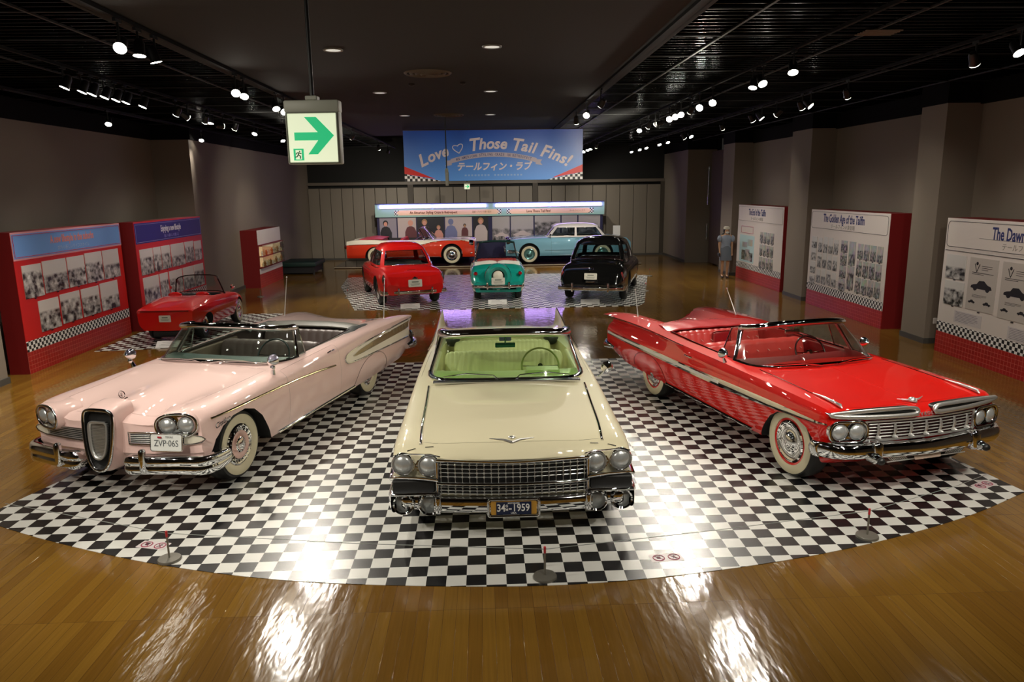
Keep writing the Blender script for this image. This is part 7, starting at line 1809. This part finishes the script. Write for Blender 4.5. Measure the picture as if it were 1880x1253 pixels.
def person():
    T = thing('person', 'person standing in white cap, face mask, grey puff-sleeved top and grey skirt', 'person', (8.0, 17.66, 0), 0)
    J = {'pel': (0, 0, .92), 'wst': (0, 0, 1.04), 'chs': (0, -.01, 1.24), 'nk': (0, 0, 1.37), 'hd': (0, -.01, 1.46), 'hd2': (0, -.01, 1.55),
         'sl': (-.155, 0, 1.31), 'el': (-.21, .01, 1.06), 'wl': (-.20, -.03, .85), 'sr': (.155, 0, 1.31), 'er': (.20, .01, 1.06), 'wr': (.19, -.03, .85),
         'hl': (-.085, 0, .88), 'kl': (-.09, -.01, .48), 'al': (-.085, .02, .08), 'tl': (-.085, -.12, .025), 'hr': (.085, 0, .88), 'kr': (.075, -.03, .48), 'ar': (.06, -.02, .08), 'tr': (.06, -.17, .025)}
    Rd = {'pel': .13, 'wst': .105, 'chs': .125, 'nk': .05, 'hd': .075, 'hd2': .07, 'sl': .055, 'el': .036, 'wl': .024, 'sr': .055, 'er': .036, 'wr': .024, 'hl': .085, 'kl': .05, 'al': .034, 'tl': .03, 'hr': .085, 'kr': .05, 'ar': .034, 'tr': .03}
    E_ = [('pel', 'wst'), ('wst', 'chs'), ('chs', 'nk'), ('nk', 'hd'), ('hd', 'hd2'), ('chs', 'sl'), ('sl', 'el'), ('el', 'wl'), ('chs', 'sr'), ('sr', 'er'), ('er', 'wr'), ('pel', 'hl'), ('hl', 'kl'), ('kl', 'al'), ('al', 'tl'), ('pel', 'hr'), ('hr', 'kr'), ('kr', 'ar'), ('ar', 'tr')]
    for s, w in (('l', -1), ('r', 1)):
        b = J['w'+s]
        prev = 'w'+s; J['p'+s] = (b[0], b[1]-.012, b[2]-.055); Rd['p'+s] = .026; E_.append((prev, 'p'+s))
        for i, (dx, ln) in enumerate(((-.02, .07), (-.007, .08), (.007, .075), (.02, .06))):
            n1, n2 = 'f%s%d' % (s, i), 'g%s%d' % (s, i); J[n1] = (b[0]+dx*.9, b[1]-.02, b[2]-.095); J[n2] = (b[0]+dx, b[1]-.032, b[2]-.095-ln*.7); Rd[n1] = .0085; Rd[n2] = .007; E_ += [('p'+s, n1), (n1, n2)]
        n1 = 't%s9' % s; J[n1] = (b[0]-w*.03, b[1]-.035, b[2]-.08); Rd[n1] = .009; E_.append(('p'+s, n1))
    names = list(J); me = bpy.data.meshes.new('fig'); me.from_pydata([J[n] for n in names], [(names.index(a), names.index(b)) for a, b in E_], [])
    o = bpy.data.objects.new('fig', me); C.objects.link(o); sk = o.modifiers.new('s', 'SKIN'); sk.use_smooth_shade = True
    lay = me.skin_vertices[0].data
    for i, n in enumerate(names): lay[i].radius = (Rd[n], Rd[n]*(.85 if n in ('pel', 'wst', 'chs') else 1)); lay[i].use_root = (n == 'pel')
    sb = o.modifiers.new('u', 'SUBSURF'); sb.levels = 2
    dg = bpy.context.evaluated_depsgraph_get(); m2 = bpy.data.meshes.new_from_object(o.evaluated_get(dg)); bpy.data.objects.remove(o)
    m2.materials.clear(); m2.materials.append(mat('skin_tone', srgb('#c79a78'), .5)); shade(m2, 60); link('figure_body', m2, T)
    # clothes
    top = mat('top_grey', srgb('#8d97a8'), .8); skirt = mat('skirt_grey', srgb('#6c7480'), .8)
    def rings(L_): return [[Vector((x+rx*math.cos(t), y+ry*math.sin(t), z)) for t in linspace(0, 2*PI, 29)[:-1]] for z, rx, ry, x, y in L_]
    q = MB(); q.grid(rings([(.96, .155, .13, 0, 0), (1.05, .128, .115, 0, 0), (1.2, .165, .13, 0, -.005), (1.32, .16, .115, 0, 0), (1.36, .09, .08, 0, 0)]), closed_v=True); q.build('top', [top], T, 60)
    q = MB(); q.grid(rings([(.56, .20, .16, 0, -.01), (.75, .18, .15, 0, 0), (.92, .165, .14, 0, 0), (1.02, .135, .12, 0, 0)]), closed_v=True); q.build('skirt', [skirt], T, 60)
    for s in (-1, 1): q = MB(); q.ball((s*.20, 0, 1.24), .095, sc=(.85, .9, 1.15)); q.build('puff_sleeve', [top], T, 60)
    q = MB(); q.ball((0, .03, 1.49), .095, sc=(1.05, .95, 1.15)); q.ball((0, .04, 1.38), .10, sc=(1.3, .7, .7)); q.build('hair', [mat('hair_black', (.01, .009, .008), .5)], T, 60)
    q = MB(); q.ball((0, -.045, 1.47), .07, sc=(.95, .75, 1.15)); f = q.build('face', [mat('skin_tone', srgb('#c79a78'), .5)], T, 60)
    q = MB(); q.ball((0, -.075, 1.44), .055, sc=(1.05, .65, .75)); q.build('face_mask', [mat('mask_white', srgb('#c9c9c4'), .7)], f, 60)
    for s in (-1, 1): q = MB(); q.ball((s*.025, -.098, 1.495), .009); q.build('eye', [INK], f, 60)
    q = MB(); q.lathe([(.001, .085), (.07, .08), (.095, .04), (.09, .0), (.001, .0)], (0, 0, 1.545), (0, -.1, 1), 24); q.build('cap', [mat('cap_white', srgb('#cfcabb'), .7)], T, 50)
    for s, x, y in ((-1, -.085, -.05), (1, .06, -.09)): q = MB(); q.ball((x, y, .035), .06, sc=(.65, 1.6, .55)); q.build('shoe', [mat('shoe_dark', (.02, .015, .015), .4)], T, 60)
    q = MB(); q.rbox((-.23, -.05, .74), (.06, .14, .12), .02, 2); q.build('handbag', [mat('bag_dark', (.03, .03, .03), .5)], T, 40)

def misc():
    exit_sign((-.84, 0, 3.27), math.radians(-3), .375, .42, .10, 'large hanging exit sign with a green arrow, nearest the camera', 4.5)
    T = exit_sign((-.51, 12.0, 3.15), math.radians(93), .36, .36, .07, 'hanging exit sign seen edge-on before the blue banner', 4.5)
    exit_sign((-.33, 25.0-.4, 3.01), 0, .24, .24, .05, 'tiny distant exit sign with a green arrow below the blue banner', 5.0, False)
    T = thing('bench', 'low dark green bench in the far corner beside the low display case', 'bench', (-6.3, 21.4, 0)); q = MB(); q.rbox((0, 0, .36), (1.3, 1.6, .16), .04, 2); q.build('seat', [mat('bench_green', srgb('#16302b'), .6)], T, 40)
    for sx in (-1, 1):
        for sy in (-1, 1): q = MB(); q.box((sx*.55, sy*.7, .14), (.06, .06, .28)); q.build('leg', [INK], T, 0)
    q = MB(); q.box((0, 0, .16), (1.1, 1.4, .22)); q.build('base_panel', [INK], T, 0)
    T = thing('info_stand', 'small white information stand at the end of the neon photo wall', 'sign', (5.85, 25.2, 0)); q = MB(); q.cyl((0, 0, 0), (0, 0, .9), .015, n=8); q.lathe([(.001, .02), (.14, .015), (.15, 0)], (0, 0, 0), (0, 0, 1), 20); q.build('stand_pole', [CHROME_B], T, 40); q = MB(); q.box((0, -.02, 1.08), (.3, .02, .5)); q.build('sign_sheet', [WHITEPAPER], T, 0)
    T = thing('power_outlet', 'white wall outlet with a hanging cable on the pillar beside the nearest white board', 'outlet', (8.5, 7.39, .42)); q = MB(); q.rbox((0, 0, 0), (.07, .02, .11), .006, 1); q.build('outlet_plate', [WHITEPAPER], T, 30); q = MB(); q.tube(catmull([(.02, -.02, 0), (.04, -.04, -.1), (.03, -.03, -.25), (.05, -.04, -.41)], 5), .005, 5); q.build('cable', [mat('cable_pale', srgb('#a49c8c'), .5)], T, 40)
    T = thing('power_outlet', 'small cream wall outlet low on the pillar at the left edge', 'outlet', (-7.135, 5.62, .35)); q = MB(); q.rbox((0, 0, 0), (.02, .07, .11), .006, 1); q.build('outlet_plate', [mat('outlet_cream', srgb('#bdb392'), .5)], T, 30)
    T = thing('security_camera', 'small dark dome camera under the ceiling in the far left corner', 'camera', (-6.9, 25.2, 4.18)); q = MB(); q.ball((0, 0, 0), .1); q.lathe([(.001, .1), (.11, .1), (.11, .0)], (0, 0, 0), (0, 0, 1), 16); q.build('dome', [mat('dome_dark', (.03, .025, .025), .2)], T, 50)

def world():
    w = bpy.data.worlds.new('world'); SC.world = w; w.use_nodes = True; w.node_tree.nodes['Background'].inputs[0].default_value = (.05, .045, .04, 1); w.node_tree.nodes['Background'].inputs[1].default_value = .3
    SC.view_settings.view_transform = 'Standard'; SC.view_settings.look = 'None'; SC.view_settings.exposure = EXPO; SC.view_settings.gamma = 1
def cam_setup():
    f,t,ya,r,H,ox,oy=1335.7231,.2057,.0351,-.0136,2.869,.341,-5.356
    d=bpy.data.cameras.new('camera'); c=bpy.data.objects.new('camera',d); C.objects.link(c); SC.camera=c
    d.sensor_width=36; d.lens=f/1880*36; d.clip_end=200
    cy,sy=math.cos(ya),math.sin(ya)
    fw=Vector((sy*math.cos(t),cy*math.cos(t),-math.sin(t))); rt=Vector((cy,-sy,0)); up=rt.cross(fw)
    a=rt*math.cos(r)+up*math.sin(r); b=up*math.cos(r)-rt*math.sin(r)
    M=Matrix((a,b,-fw)).transposed().to_4x4(); M.translation=Vector((ox,oy,H)); c.matrix_world=M
SPOT_E = 138.
EXPO = .0
world(); cam_setup(); build_room(); mats_on_floor(); boards(); diner(); top_banner(); ceiling_spots(); downlights(); posts(); floor_signs(); person(); misc()
RD = math.radians
edsel((-2.563, 4.0, .004), RD(-15.47)); impala((3.812, 3.581, .004), RD(13.54)); cadillac((.54, 3.10, .004), RD(-.13))
def place(fn, fwd_deg, ref_local, ref_world, z=.0):
    """put a car so that a local ground point lands on a world point"""
    th = RD(fwd_deg); c, s = math.cos(th), math.sin(th)
    x = ref_world[0]-(c*ref_local[0]-s*ref_local[1]); y = ref_world[1]-(s*ref_local[0]+c*ref_local[1])
    return fn((x, y, z), th)
place(red_sedan, 196.6, (.80, 3.30-2.15), (-2.46, 13.39), .004)
place(teal_metro, 180, (0, 2.85-1.8), (.66, 14.1), .004)
place(black_sedan, 163.4, (.80, 3.62-2.375), (2.51, 14.0), .004)
place(fairlane, 88, (-.95, .88-2.475), (-.95, 22.95), .05)
place(rambler, -90, (.90, .90-2.425), (2.05, 22.8), .05)
rs = place(roadster, 179, (-.62*.94, (.62-1.75)*.82), (-5.25, 11.1), .004); rs.scale = (.94, .82, 1)
